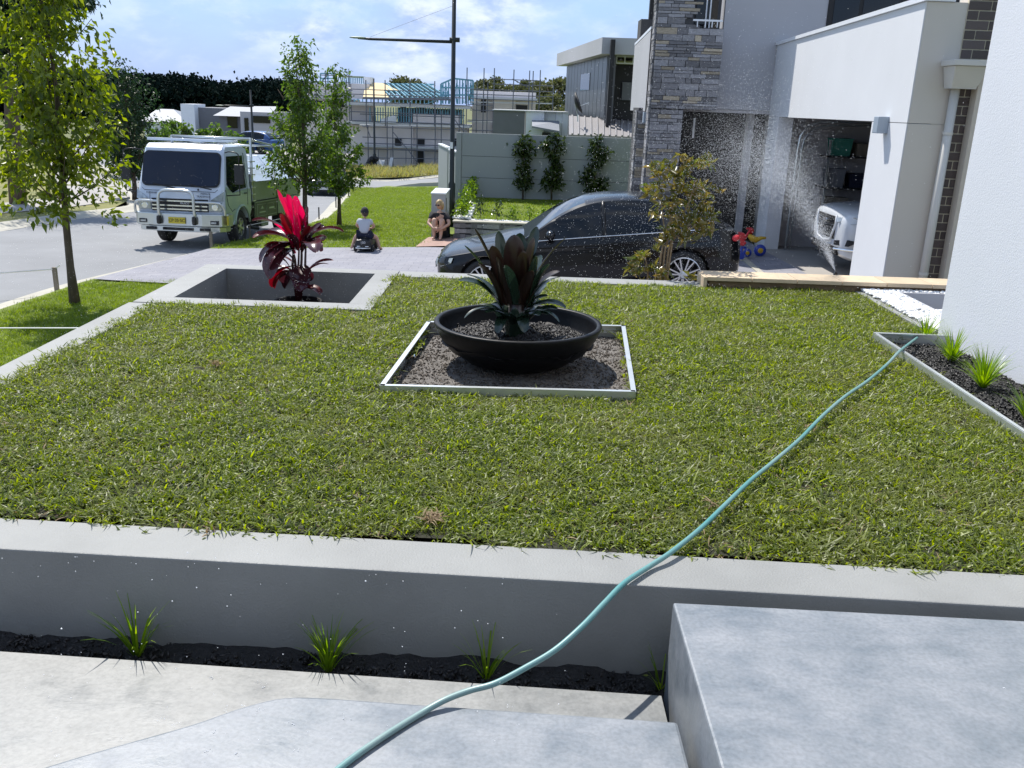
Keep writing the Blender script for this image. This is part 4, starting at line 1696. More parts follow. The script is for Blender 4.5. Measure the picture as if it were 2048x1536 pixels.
for (x0, y0, x1, y1, lb) in ((776, 315, 787, 336, 'pale sheet leaning upright on the rubble at the building site'), (753, 320, 770, 334, 'wide pale sheet lying against the site fence beside the dark heap')):
    mb = MB()
    a, b_ = D(x0, y1, 68.7), D(x1, y0, 69.2)
    mb.extr([(a.x, 68.7, a.z), (b_.x - .1, 68.7, a.z), (b_.x, 69.1, b_.z), (a.x + .12, 69.1, b_.z)], (0, .05, 0))
    tag(build(mb, 'leaning_sheet', M['slab']), lb, 'sheet')
mb = MB()
c = D(745, 328, 68.9)
for i in range(14):
    mb.ball(c + Vector((random.uniform(-.35, .35), random.uniform(-.2, .2), random.uniform(-.3, .5))), random.uniform(.15, .3), 6, 4)
tag(build(mb, 'rubbish_bag', M['dark']), 'heap of black plastic at the foot of the far lamp post', 'rubbish', kind='stuff')
# ================================================================ VEGETATION
M['leaf_street'] = leafmat('pear_leaf', (.06, .095, .014), (.20, .235, .030), tr=.50, rough=.34, tcol=2.1)
M['leaf_t1'] = leafmat('street_tree_leaf', (.04, .085, .014), (.12, .175, .028), tr=.45, rough=.34, tcol=1.9)
M['leaf_dark'] = leafmat('dark_tree_leaf', (.012, .035, .012), (.03, .065, .018), tr=.25, rough=.45)
M['leaf_mid'] = leafmat('mid_tree_leaf', (.06, .12, .02), (.12, .19, .035), tr=.40, rough=.5)
M['leaf_far'] = leafmat('far_gum_leaf', (.006, .014, .013), (.013, .024, .018), tr=.02, rough=1, spec=.05)
M['leaf_gum'] = leafmat('gum_leaf', (.07, .085, .030), (.15, .155, .06), tr=.20, rough=.7)
M['leaf_mag'] = leafmat('magnolia_leaf', (.09, .12, .02), (.22, .16, .045), tr=.35, rough=.25, spec=.7)
M['leaf_esp'] = leafmat('glossy_dark_leaf', (.018, .04, .012), (.07, .10, .025), tr=.22, rough=.2, spec=.8)
M['leaf_hedge'] = leafmat('young_hedge_leaf', (.10, .17, .02), (.20, .28, .04), tr=.45, rough=.35)
M['blade'] = leafmat('turf_blade', (.026, .052, .005), (.245, .295, .024), tr=.44, rough=.46, c3=(.17, .19, .045), patch=1.3, tcol=2.2, spec=.6)
M['blade_verge'] = leafmat('verge_blade', (.12, .18, .010), (.21, .28, .018), tr=.45, rough=.5, c3=(.19, .25, .02), patch=.5, tcol=1.7)
M['blade_dry'] = leafmat('dry_blade', (.30, .25, .10), (.22, .24, .06), tr=.4, rough=.6)
M['tuft'] = leafmat('tuft_blade', (.10, .20, .012), (.24, .34, .03), tr=.45, rough=.35, tcol=1.7)
M['dead_blade'] = leafmat('dead_blade', (.30, .22, .12), (.16, .10, .05), tr=.2, rough=.7)
M['brom'] = leafmat('bromeliad_green_leaf', (.010, .024, .016), (.022, .042, .024), tr=.14, rough=.26, spec=.8, tcol=1.5)
M['brom_red'] = leafmat('bromeliad_maroon_leaf', (.026, .007, .006), (.018, .012, .008), tr=.09, rough=.3, spec=.7, tcol=1.5)
M['cord_red'] = leafmat('cordyline_magenta_leaf', (.52, .006, .045), (.62, .012, .09), tr=.55, rough=.3, tcol=1.5)
M['cord_dark'] = leafmat('cordyline_dark_leaf', (.040, .012, .018), (.07, .018, .024), tr=.22, rough=.22, spec=.8)
M['cord_mid'] = leafmat('cordyline_wine_leaf', (.16, .012, .02), (.10, .02, .02), tr=.4, rough=.28)


def rnd_dirs(n, rs):
    v = rs.normal(size=(n, 3))
    return v / np.linalg.norm(v, axis=1, keepdims=True)


def leaves(P, size, rs, droop=.5, width=.5, out=None, fold=.18):
    """one folded rhombic leaf at each point: (V, F)"""
    n = len(P)
    d = rnd_dirs(n, rs)
    if out is not None:
        d = d + out * .8
    d[:, 2] -= droop
    d /= np.linalg.norm(d, axis=1, keepdims=True)
    s_ = np.cross(d, rnd_dirs(n, rs))
    s_ /= np.linalg.norm(s_, axis=1, keepdims=True) + 1e-9
    u = np.cross(s_, d)
    L = size * (0.65 + .7 * rs.random(n))[:, None]
    W = L * width
    base = P
    mid = P + d * L * .45
    tip = P + d * L + np.array([0, 0, -1]) * L * .15
    V = np.stack([base, mid + s_ * W / 2 + u * L * fold, tip, mid - s_ * W / 2 + u * L * fold], 1).reshape(-1, 3)
    i = np.arange(n)[:, None] * 4
    F_ = np.concatenate([i + [0, 1, 2], i + [0, 2, 3]], 1).reshape(-1, 3)
    return V, F_


def crown_points(rs, base, prof, nb, per, spread, r0=0.0):
    """branches out of a trunk: prof = [(height, radius)...]; gives leaf points, outward dirs and the branch polylines"""
    hs = np.array([p[0] for p in prof])
    rr = np.array([p[1] for p in prof])
    pts, outs, brs = [], [], []
    base = np.array(base)
    for k in range(nb):
        f = (k + rs.random()) / nb
        h = hs[0] + (hs[-1] - hs[0]) * f
        az = k * 2.39996 + rs.normal() * .3
        R = np.interp(h, hs, rr) * (.58 + .66 * rs.random())
        dirh = np.array([math.cos(az), math.sin(az), 0])
        start = base + np.array([0, 0, max(hs[0] * .82, h - R * .9 - .15)])
        end = base + dirh * R + np.array([0, 0, h])
        mid = (start + end) / 2 + np.array([0, 0, -.06 * R])
        line = [start, mid, end]
        brs.append(line)
        m = max(6, int(per * (R / rr.max() + .25)))
        t = rs.random(m) ** .7
        q = (1 - t)[:, None] ** 2 * start + 2 * (t * (1 - t))[:, None] * mid + (t ** 2)[:, None] * end
        ns = 5
        tips = rs.normal(size=(ns, 3)) * spread * 1.25
        which = rs.randint(0, ns, m)
        q = q * .45 + .55 * (start + (end - start) * (.45 + .6 * (which / ns))[:, None]) + tips[which] + rs.normal(size=(m, 3)) * spread * .48
        pts.append(q)
        o = q - (base + np.array([0, 0, 1]) * q[:, 2:3] - base * np.array([0, 0, 1]))
        o[:, 2] = 0
        outs.append(o / (np.linalg.norm(o, axis=1, keepdims=True) + .15))
    return np.concatenate(pts), np.concatenate(outs), brs


def tree(name, label, base, prof, nb, per, spread, lsize, lmat, tr, seed, group=None, barkm='bark', fork=None, width=.5, top=None, droop=.5):
    rs = np.random.RandomState(seed)
    base = Vector(base)
    t = thing(name, label, 'tree', base, group=group)
    P, O, brs = crown_points(rs, base, prof, nb, per, spread)
    V, F_ = leaves(P, lsize, rs, droop=droop, width=width, out=O)
    np_mesh('crown', V, F_, lmat, t)
    mb = MB()
    H = prof[-1][0]
    n = 9
    pl_, rl = [], []
    for i in range(n):
        f = i / (n - 1)
        pl_.append(base + Vector((math.sin(f * 5 + seed) * .02 * H * f, math.cos(f * 4 + seed) * .02 * H * f, f * H * .93 - .05)))
        rl.append(tr * (1 - f) ** .8 + .006 + (tr * .45 if i == 0 else 0))
    mb.tube(pl_, rl, 10)
    build(mb, 'trunk', M[barkm], t, smooth=True)
    mb = MB()
    for i, b_ in enumerate(brs):
        a, m_, e_ = [Vector(q) for q in b_]
        ax = Vector((base.x, base.y, a.z))
        rr_ = max(.006, tr * .38 * (1 - (a.z - base.z) / (H * 1.1)))
        mb.tube([a, m_, e_], [rr_, rr_ * .6, .004], 5, cap=False)
    build(mb, 'branches', M[barkm], t, smooth=True)
    t.children[-1]['kind'] = 'stuff'
    return t


b0 = Gt(150, 607)
tree('street_tree', 'leafy yellow green street tree on the verge nearest the garden, black and grey trunk', b0,
     [(1.80, .36), (2.0, .66), (2.5, .80), (3.1, .84), (3.8, .66), (4.5, .42), (5.2, .18)], 44, 125, .155, .115, M['leaf_street'], .055, 11)
b1 = Gt(611, 463)
tree('street_tree', 'pointed green street tree with thin trunk between truck and black hatchback', b1,
     [(1.40, .32), (1.6, .66), (2.0, .80), (2.5, .82), (3.1, .60), (3.7, .34), (4.5, .08)], 50, 125, .12, .10, M['leaf_t1'], .065, 12, group='young street trees on the green verge')
b2 = Gt(678.5, 451)
tree('street_tree', 'pointed green street tree with the straight trunk nearest the seated child', b2,
     [(1.15, .28), (1.3, .52), (1.8, .64), (2.3, .58), (2.8, .40), (3.3, .22), (4.05, .06)], 44, 105, .10, .097, M['leaf_t1'], .05, 13, group='young street trees on the green verge')
b3 = Gt(271, 397)
k3 = 1783 / (b3.y * .96)
tree('dark_tree', 'dense dark conical tree on the far verge behind the truck', b3,
     [(1.1, .4), (1.5, .95), (2.4, 1.05), (3.3, .85), (4.1, .55), (4.9, .12)], 70, 90, .17, .13, M['leaf_dark'], .09, 14)
b4 = Vector((-17.6, 40, Ts(40)))
p_ = Gt(240, 350)
tree('street_tree', 'slender trunked green tree beside the footpath bend', Vector((p_.x, p_.y, Ts(p_.y))),
     [(1.6, .5), (2.4, 1.2), (3.4, 1.2), (4.3, .7), (5, .2)], 40, 60, .2, .17, M['leaf_dark'], .08, 15)
# row of trees behind the truck
for i, (x, yb_, yt, wpx, Y, mt) in enumerate(((325, 320, 246, 60, 58, 'leaf_mid'), (352, 320, 240, 40, 60, 'leaf_mid'), (380, 320, 250, 30, 56, 'leaf_t1'), (412, 318, 260, 30, 58, 'leaf_mid'), (437, 318, 252, 34, 60, 'leaf_mid'), (470, 318, 264, 50, 62, 'leaf_mid'))):
    c = D(x, yb_ + 40, Y)
    c.z = Ts(Y)
    H = D(x, yt, Y).z - c.z
    R = wpx / 2 / 1783 * Y * 1.05
    tree('roadside_tree', ['yellow green roadside tree left of the truck roof', 'taller yellow green roadside tree above the truck windscreen', 'narrow green roadside tree above the truck cab',
                           'small yellow green roadside tree in front of the grey house', 'pointed roadside tree in front of the grey house wall', 'wide low roadside tree beside the blue car'][i], c,
         [(H * .22, R * .5), (H * .35, R), (H * .6, R * 1.05), (H * .85, R * .7), (H, R * .15)], 34, 45, R * .22, .26, M[mt], .09, 30 + i, group='trees lining the far road')
# big gum overhanging at the top left
rs = np.random.RandomState(5)
for (lb, x, y, Y, R, n, sd) in (('large dark gum tree towering behind the yellow green street tree', 10, 60, 30, 2.3, 60, 51), ):
    c = D(x, y, Y)
    t = thing('gum_tree', lb, 'tree', (c.x, Y, Ts(Y)))
    pts = []
    for cx_, cy_, cr in ((8, 5, .9), (55, 12, .95), (95, 10, .6), (20, 70, 1.0), (60, 60, .8), (5, 130, .8), (100, 50, .4), (120, 3, .4), (150, -8, .45), (172, 2, .25), (30, 110, .6), (-20, 40, 1.2), (60, -60, 1.6), (0, -80, 2), (130, -70, 1.2)):
        q = np.array(D(cx_, cy_, Y + rs.uniform(-1, 1)))
        m = int(1100 * cr)
        pts.append(q + rs.normal(size=(m, 3)) * np.array([cr * .42, cr * .5, cr * .36]))
    P = np.concatenate(pts)
    V, F_ = leaves(P, .20, rs, droop=.8, width=.28)
    np_mesh('crown', V, F_, M['leaf_dark'], t)
    mb = MB()
    b_ = Vector((c.x - .3, Y, Ts(Y) - .1))
    mb.tube([b_, b_ + Vector((.1, 0, 2)), D(20, 150, Y), D(30, 60, Y), D(30, -60, Y)], [.28, .24, .2, .14, .08], 9)
    for q in ((95, 10), (150, -8), (-20, 40), (20, 70)):
        mb.tube([D(22, 110, Y), D(30 + (q[0] - 30) * .5, 50, Y), D(q[0], q[1], Y)], [.1, .06, .03], 6)
    build(mb, 'trunk', M['bark'], t, smooth=True)

# far dark forest: one mass
def forest(name, profile, Y0, Y1, n, mat, seed, zb=-4, lsz=1.0):
    rs = np.random.RandomState(seed)
    pts = []
    xs_ = [p[0] for p in profile]
    for i in range(n):
        px = rs.uniform(xs_[0], xs_[-1])
        Y = Y0 + (Y1 - Y0) * rs.random()
        yt = np.interp(px, xs_, [p[1] for p in profile]) + rs.uniform(-2, 16)
        tp = D(px, yt, Y)
        R = rs.uniform(2.4, 5.0)
        # umbrella clumps of a eucalypt crown
        for kx in range(7):
            cc = np.array([tp.x + rs.normal() * R * .55, Y + rs.normal() * R * .5, tp.z - R * .25 - abs(rs.normal()) * R * (.25 + .25 * kx / 3)])
            m = 60
            pts.append(cc + rs.normal(size=(m, 3)) * np.array([R * .30, R * .30, R * .16]))
        m = 90
        zz = zb + (tp.z - zb) * rs.random(m) * .85
        pts.append(np.stack([tp.x + rs.normal(size=m) * R * .7, Y + rs.normal(size=m) * R * .6, zz], 1))
    P = np.concatenate(pts)
    V, F_ = leaves(P, lsz, rs, droop=.2, width=.6)
    o = np_mesh(name, V, F_, mat)
    o['kind'] = 'stuff'
    return o


tag(forest('forest', [(-260, 120), (-100, 128), (0, 136), (100, 140), (200, 143), (240, 150), (270, 145), (330, 150), (360, 148), (400, 158), (440, 164), (480, 162), (540, 158), (600, 160)], 165, 185, 330, M['leaf_far'], 3, lsz=.75),
    'dark mass of gum trees along the horizon at the left')
mb = MB()
pa, pb = D(-300, 210, 190), D(640, 210, 190)
mb.grid(lambda u, v: (pa.x + (pb.x - pa.x) * u, 186 + 20 * v, (-4 + 5.6 * v + .5 * math.sin(u * 40))), 60, 4)
struct(mb, 'hill', M['leaf_far'] if False else pmat('forest_floor', (.008, .012, .010), rough=1), smooth=True)
for i, (px, yt, wpx, Y, mt, lb) in enumerate(((575, 157, 70, 120, 'leaf_far', 'dark far gum tree left of the building site scaffold'), (805, 151, 70, 130, 'leaf_gum', 'olive gum tree showing above the blue roof trusses'), (845, 162, 60, 128, 'leaf_gum', 'lower olive gum tree right of the one above the trusses'),
                                              (983, 152, 66, 110, 'leaf_gum', 'round olive gum tree just right of the street lamp'), (1070, 153, 60, 108, 'leaf_gum', 'tall olive gum tree behind the scaffold poles'), (1118, 154, 74, 104, 'leaf_gum', 'broad olive gum tree beside the tall pale house'),
                                              (1105, 185, 100, 98, 'leaf_gum', 'low spreading olive gum in front of the two taller ones'), (1030, 170, 50, 112, 'leaf_gum', 'small gum tree between the round one and the scaffold'))):
    rs = np.random.RandomState(70 + i)
    tp = D(px, yt, Y)
    R = wpx / 2 / 1783 * Y
    t = thing('gum_tree', lb, 'tree', (tp.x, Y, -4), group='gum trees beyond the building site')
    pts = []
    for kx in range(26):
        a = rs.uniform(0, 6.28)
        rr_ = R * math.sqrt(rs.random())
        dz_ = -R * .12 - (rr_ / R) ** 2 * R * .55 - (rs.random() ** 2) * R * 1.1
        cc = np.array([tp.x + math.cos(a) * rr_, Y + math.sin(a) * rr_, tp.z + dz_])
        pts.append(cc + rs.normal(size=(75, 3)) * np.array([R * .17, R * .17, R * .075]))
    P = np.concatenate(pts)
    V, F_ = leaves(P, .42, rs, droop=.1, width=.6)
    np_mesh('crown', V, F_, M[mt], t)
    mb = MB()
    b_ = Vector((tp.x, Y, -4))
    mb.tube([b_, b_ + Vector((.2, 0, 4)), Vector(tp) - Vector((0, 0, R * .8))], [.3, .22, .08], 6)
    for a in range(4):
        e_ = Vector(tp) + Vector((math.cos(a * 1.6) * R * .6, math.sin(a * 1.6) * R * .6, -R * .5))
        mb.tube([b_ + Vector((.1, 0, 4.2)), e_], [.14, .04], 5)
    build(mb, 'trunk', M['bark'], t, smooth=True)


# ---------------------------------------------------------------- turf
def blade_clump(name, seed, n, R, L, W, up, mat, seg=3, curl=.5):
    rs = np.random.RandomState(seed)
    V, F_ = [], []
    for i in range(n):
        a = rs.uniform(0, 6.283)
        r = R * math.sqrt(rs.random())
        p = np.array([r * math.cos(a), r * math.sin(a), rs.uniform(-.004, .004)])
        az = rs.uniform(0, 6.283)
        tilt = rs.uniform(*up)
        l_ = L * rs.uniform(.55, 1.25)
        w = W * rs.uniform(.7, 1.3)
        h = np.array([math.cos(az), math.sin(az), 0])
        s_ = np.array([-math.sin(az), math.cos(az), 0])
        roll = rs.uniform(-.7, .7)
        s_ = s_ * math.cos(roll) + np.array([0, 0, 1]) * math.sin(roll)
        base = len(V)
        q = p.copy()
        el = tilt
        for k in range(seg + 1):
            ww = w * (1 - (k / seg) ** 2 * .95) / 2
            V.append(q - s_ * ww)
            V.append(q + s_ * ww)
            q = q + (h * math.cos(el) + np.array([0, 0, 1]) * math.sin(el)) * l_ / seg
            el -= curl * rs.uniform(.3, 1.3)
        for k in range(seg):
            F_.append((base + 2 * k, base + 2 * k + 1, base + 2 * k + 3, base + 2 * k + 2))
    me = bpy.data.meshes.new(name)
    me.from_pydata([tuple(v) for v in V], [], F_)
    finish(me, mat, False)
    return bpy.data.objects.new(name, me)


def scatter(host, clumps, dens, seed, smin, smax, name, dmask=None):
    """host: mesh whose faces carry the clumps; the host object becomes only its clumps"""
    cc = bpy.data.collections.new(name + '_clumps')
    for c in clumps:
        cc.objects.link(c)
    ng = bpy.data.node_groups.new(name, 'GeometryNodeTree')
    ng.interface.new_socket('Geometry', in_out='INPUT', socket_type='NodeSocketGeometry')
    ng.interface.new_socket('Geometry', in_out='OUTPUT', socket_type='NodeSocketGeometry')
    N, L = ng.nodes.new, ng.links.new
    gi, go = N('NodeGroupInput'), N('NodeGroupOutput')
    dp = N('GeometryNodeDistributePointsOnFaces')
    dp.inputs['Density'].default_value = dens
    dp.inputs['Seed'].default_value = seed
    L(gi.outputs[0], dp.inputs['Mesh'])
    ci = N('GeometryNodeCollectionInfo')
    ci.inputs['Collection'].default_value = cc
    ci.inputs['Separate Children'].default_value = True
    ci.inputs['Reset Children'].default_value = True
    ip = N('GeometryNodeInstanceOnPoints')
    ip.inputs['Pick Instance'].default_value = True
    L(dp.outputs['Points'], ip.inputs['Points'])
    L(ci.outputs[0], ip.inputs['Instance'])
    rv = N('FunctionNodeRandomValue')
    rv.data_type = 'FLOAT_VECTOR'
    rv.inputs[0].default_value = (-.12, -.12, 0)
    rv.inputs[1].default_value = (.12, .12, 6.283)
    L(rv.outputs[0], ip.inputs['Rotation'])
    rf_ = N('FunctionNodeRandomValue')
    rf_.data_type = 'FLOAT'
    rf_.inputs[2].default_value = smin
    rf_.inputs[3].default_value = smax
    rf_.inputs['Seed'].default_value = 4
    L(rf_.outputs[1], ip.inputs['Scale'])
    L(ip.outputs[0], go.inputs[0])
    md = host.modifiers.new('scatter', 'NODES')
    md.node_group = ng


turf = [blade_clump('turf_clump', s_, 46, .075, .043, .0070, (.35, 1.4), M['blade'], 3, .60) for s_ in range(7)] + [blade_clump('turf_runner', 20 + s_, 26, .08, .065, .006, (.15, .9), M['blade'], 3, .25) for s_ in range(2)] + [blade_clump('turf_dry', 40, 12, .07, .05, .0045, (.05, .7), M['dead_blade'], 3, .3)]
host = lawn_soil.copy()
host.data = lawn_soil.data.copy()
host.name = 'grass'
col.objects.link(host)
tag(host, 'freshly laid coarse turf covering the raised lawn', 'grass', kind='stuff')
scatter(host, turf, 350, 1, .8, 1.25, 'turf')

vt = [blade_clump('verge_clump', 60 + s_, 50, .12, .05, .006, (.4, 1.4), M['blade_verge'], 2, .35) for s_ in range(4)]
mb = strip(lambda y: kerb_r(y) + .35, -3.09, [y / 2 for y in range(10, 31)], 8, lambda x, y: gz(x, y))
hv = build(mb, 'grass', M['verge'])
hv.data.materials.clear()
tag(hv, 'mown green grass of the verge under the nearest street tree', 'grass', kind='stuff')
scatter(hv, vt, 95, 2, .8, 1.3, 'verge_near')
mb = MB()
yy = [18.9 + .75 * i for i in range(42)]
strip(lambda y: max(kerb_r(y) + .35, -6.6 if y < 19.5 else -99), lambda y: -1.9 if y < 24.5 else -1.8 - (y - 24.5) * .1, yy, 10, lambda x, y: gz(x, y), mb)
hv2 = build(mb, 'grass', M['verge'])
tag(hv2, 'bright green lawn between the road and the street lamp', 'grass', kind='stuff')
scatter(hv2, [blade_clump('lawn_clump', 80 + s_, 50, .17, .055, .010, (.4, 1.4), M['blade_verge'], 2, .35) for s_ in range(3)], 34, 3, .8, 1.3, 'verge_mid')
mb = MB()
mb.grid(lambda u, v: (-1.0 + 4.6 * u, 20.45 + 3.9 * v, -.915 + .105 * v), 4, 4)
hv3 = build(mb, 'grass', M['verge'])
tag(hv3, 'bright green lawn in front of the boundary wall', 'grass', kind='stuff')
scatter(hv3, [blade_clump('lawn_clump', 90 + s_, 50, .15, .045, .009, (.4, 1.4), M['blade_verge'], 2, .35) for s_ in range(3)], 45, 5, .8, 1.2, 'verge_neighbour')
mb = MB()
strip(-20, 3, [57.9, 60, 63, 66, 68], 8, lambda x, y: Ts(y) + .05 + max(0, min(.5, (x + 8) * .12)), mb)
hv4 = build(mb, 'grass', M['verge_dry'])
tag(hv4, 'long dry yellow grass in front of the building site', 'grass', kind='stuff')
scatter(hv4, [blade_clump('weed_clump', 95 + s_, 60, .5, .45, .035, (.6, 1.5), M['blade_dry'], 3, .3) for s_ in range(3)], 3.2, 6, .6, 1.3, 'weeds')


# ---------------------------------------------------------------- grass tufts (one thing each)
def tuft(label, p, H, R, n, seed, group, lean=(0, 0)):
    rs = np.random.RandomState(seed)
    mb = MB()
    for i in range(n):
        az = rs.uniform(0, 6.283)
        out_ = rs.random() ** .8
        L = H * rs.uniform(.65, 1.1)
        w = rs.uniform(.006, .0095) * (H / .25) ** .4
        h = np.array([math.cos(az) + lean[0], math.sin(az) + lean[1], 0])
        s_ = np.array([-math.sin(az), math.cos(az), 0])
        q = np.array([p[0], p[1], p[2]]) + h * rs.uniform(0, .018)
        el = math.radians(88) - out_ * R
        seg = 5
        base = []
        for k in range(seg + 1):
            ww = w * (1 - (k / seg) ** 2.2 * .92) / 2
            base.append(tuple(q - s_ * ww))
            base.append(tuple(q + s_ * ww))
            q = q + (h * math.cos(el) + np.array([0, 0, 1]) * math.sin(el)) * L / seg
            el -= (.06 + .30 * out_ * k / seg)
        mb.add(base, [(2 * k, 2 * k + 1, 2 * k + 3, 2 * k + 2) for k in range(seg)])
    o = build(mb, 'grass_tuft', M['tuft'])
    return tag(o, label, 'plant', group)


for i, (px, py, z, H, n, lb) in enumerate(((275, 1322, -.37, .25, 34, 'strappy green grass tuft in the dark bed, furthest left'), (657, 1352, -.37, .225, 46, 'bushy green grass tuft in the dark bed, second from the left'),
                                          (972, 1368, -.37, .22, 24, 'sparse upright grass tuft in the dark bed beside the hose'), (1322, 1390, -.37, .17, 12, 'thin grass tuft in the dark bed against the concrete block'))):
    p = G(px, py - 12, z)
    tuft(lb, (p.x, p.y, z + .0), H, .62, n, 200 + i, 'grass tufts in the dark bed below the wall')
for i, (px, py, H, n, lb) in enumerate(((1850, 680, .24, 70, 'grass tuft beside the hose end at the tip of the mulch bed'), (1903, 722, .27, 90, 'grass tuft against the white wall, second from the bed tip'),
                                       (1965, 775, .30, 120, 'largest spreading grass tuft in the mulch bed by the white wall'), (2052, 838, .26, 80, 'grass tuft in the mulch bed cut by the right edge of the photo'))):
    p = G(px, py, -.03)
    tuft(lb, (p.x, p.y, -.03), H, .85, n, 220 + i, 'grass tufts in the mulch bed by the white wall')


# ---------------------------------------------------------------- strap leaves for the bromeliad and the cordyline
def strap(mb, p, az, el, L, W, bend, twist=0.0, seg=9, cup=.25, tipr=2.5, basew=.55, wave=0.0, side=0.0):
    p = Vector(p)
    q = p.copy()
    rows = []
    for k in range(seg + 1):
        f = 1 - (1 - k / seg) ** 1.7
        a = az + side * f
        h = Vector((math.cos(a), math.sin(a), 0))
        d = h * math.cos(el) + Vector((0, 0, 1)) * math.sin(el)
        s_ = Vector((-math.sin(a), math.cos(a), 0))
        tw = twist * f
        up_ = s_.cross(d) * -1
        s2 = s_ * math.cos(tw) + up_ * math.sin(tw)
        up2 = s2.cross(d) * -1
        w = W * (basew + (1 - basew) * min(1, f * 2.2)) * (1 - f ** tipr) ** .6 if f < 1 else W * .02
        wz = wave * math.sin(f * 14) * W
        rows.append([q - s2 * w / 2 - up2 * 0, q - s2 * w * .25 - up2 * w * cup * .75 + up2 * wz, q - up2 * w * cup, q + s2 * w * .25 - up2 * w * cup * .75 - up2 * wz, q + s2 * w / 2])
        fn = 1 - (1 - (k + 1) / seg) ** 1.7 if k < seg else f
        q = q + d * L * (fn - f)
        el -= bend * (fn - f) * (.4 + 1.2 * f)
    vs = [v for r in rows for v in r]
    mb.add(vs, [(k * 5 + j, k * 5 + j + 1, (k + 1) * 5 + j + 1, (k + 1) * 5 + j) for k in range(seg) for j in range(4)])
    return mb


bc = G(1033, 648, .22)
BC = Vector((bc.x + .01, bc.y, 0))
RB = .555
bowl = thing('bowl_planter', 'wide black bowl planter standing on the framed soil patch', 'planter', (BC.x, BC.y, -.06))
mb = MB()
prof = [(.16, -.055), (.24, -.05), (.35, -.01), (.45, .065), (.52, .15), (RB - .006, .215), (RB, .232), (RB - .004, .240), (RB - .030, .241), (RB - .036, .235), (RB - .038, .21), (RB - .055, .12), (RB - .10, .06)]
mb.lathe(prof, (BC.x, BC.y, 0), 72)
build(mb, 'bowl', M['black_pot'], bowl, smooth=True)
mb = MB()
rs_ = random.Random(3)


def soilz(x, y):
    return .125 + .045 * mnoise.noise(Vector((x * 5, y * 5, 1))) + .018 * mnoise.noise(Vector((x * 33, y * 33, 1)))


nr, na = 26, 72
vs = [(BC.x, BC.y, .16)]
for i in range(1, nr + 1):
    for j in range(na):
        a = 2 * math.pi * j / na
        r = (RB - .05) * i / nr
        x, y = BC.x + r * math.cos(a), BC.y + r * math.sin(a)
        vs.append((x, y, soilz(x, y) + .03 * (1 - i / nr)))
fs = [(0, 1 + j, 1 + (j + 1) % na) for j in range(na)] + [(1 + (i - 1) * na + j, 1 + i * na + j, 1 + i * na + (j + 1) % na, 1 + (i - 1) * na + (j + 1) % na) for i in range(1, nr) for j in range(na)]
mb.add(vs, fs)
M['pot_soil'] = pmat('bark_chip_soil', (.022, .020, .020), rough=.55, var=.5, vscale=60, bump=1.0, bscale=90)
build(mb, 'soil', M['pot_soil'], bowl, smooth=True)

br = thing('bromeliad', 'large bromeliad with dark green and maroon strap leaves in the black bowl', 'plant', (BC.x, BC.y, .14))
BX = G(1032, 650, .22)
bx, by = BX.x + .0, BX.y
def cleaf2(parent, yc_, x0, y0, x1, y1, W, bend, mt, dyk=0.0, twist=0.0, tipr=5, dy0=0.0, basew=.5, cup=.14, wave=0.0, seg=11):
    """a leaf from one place to another, arching by bend radians between them"""
    a, b2 = D(x0, y0, yc_ + dy0), D(x1, y1, yc_ + dyk)
    v = b2 - a
    L = v.length * (1 + .05 * bend * bend)
    mb = MB()
    strap(mb, a, math.atan2(v.y, v.x), math.atan2(v.z, math.hypot(v.x, v.y)) + bend * .5, L, W, bend, twist=twist, cup=cup, tipr=tipr, basew=basew, seg=seg, wave=wave)
    build(mb, 'leaf', M[mt], parent, smooth=True)


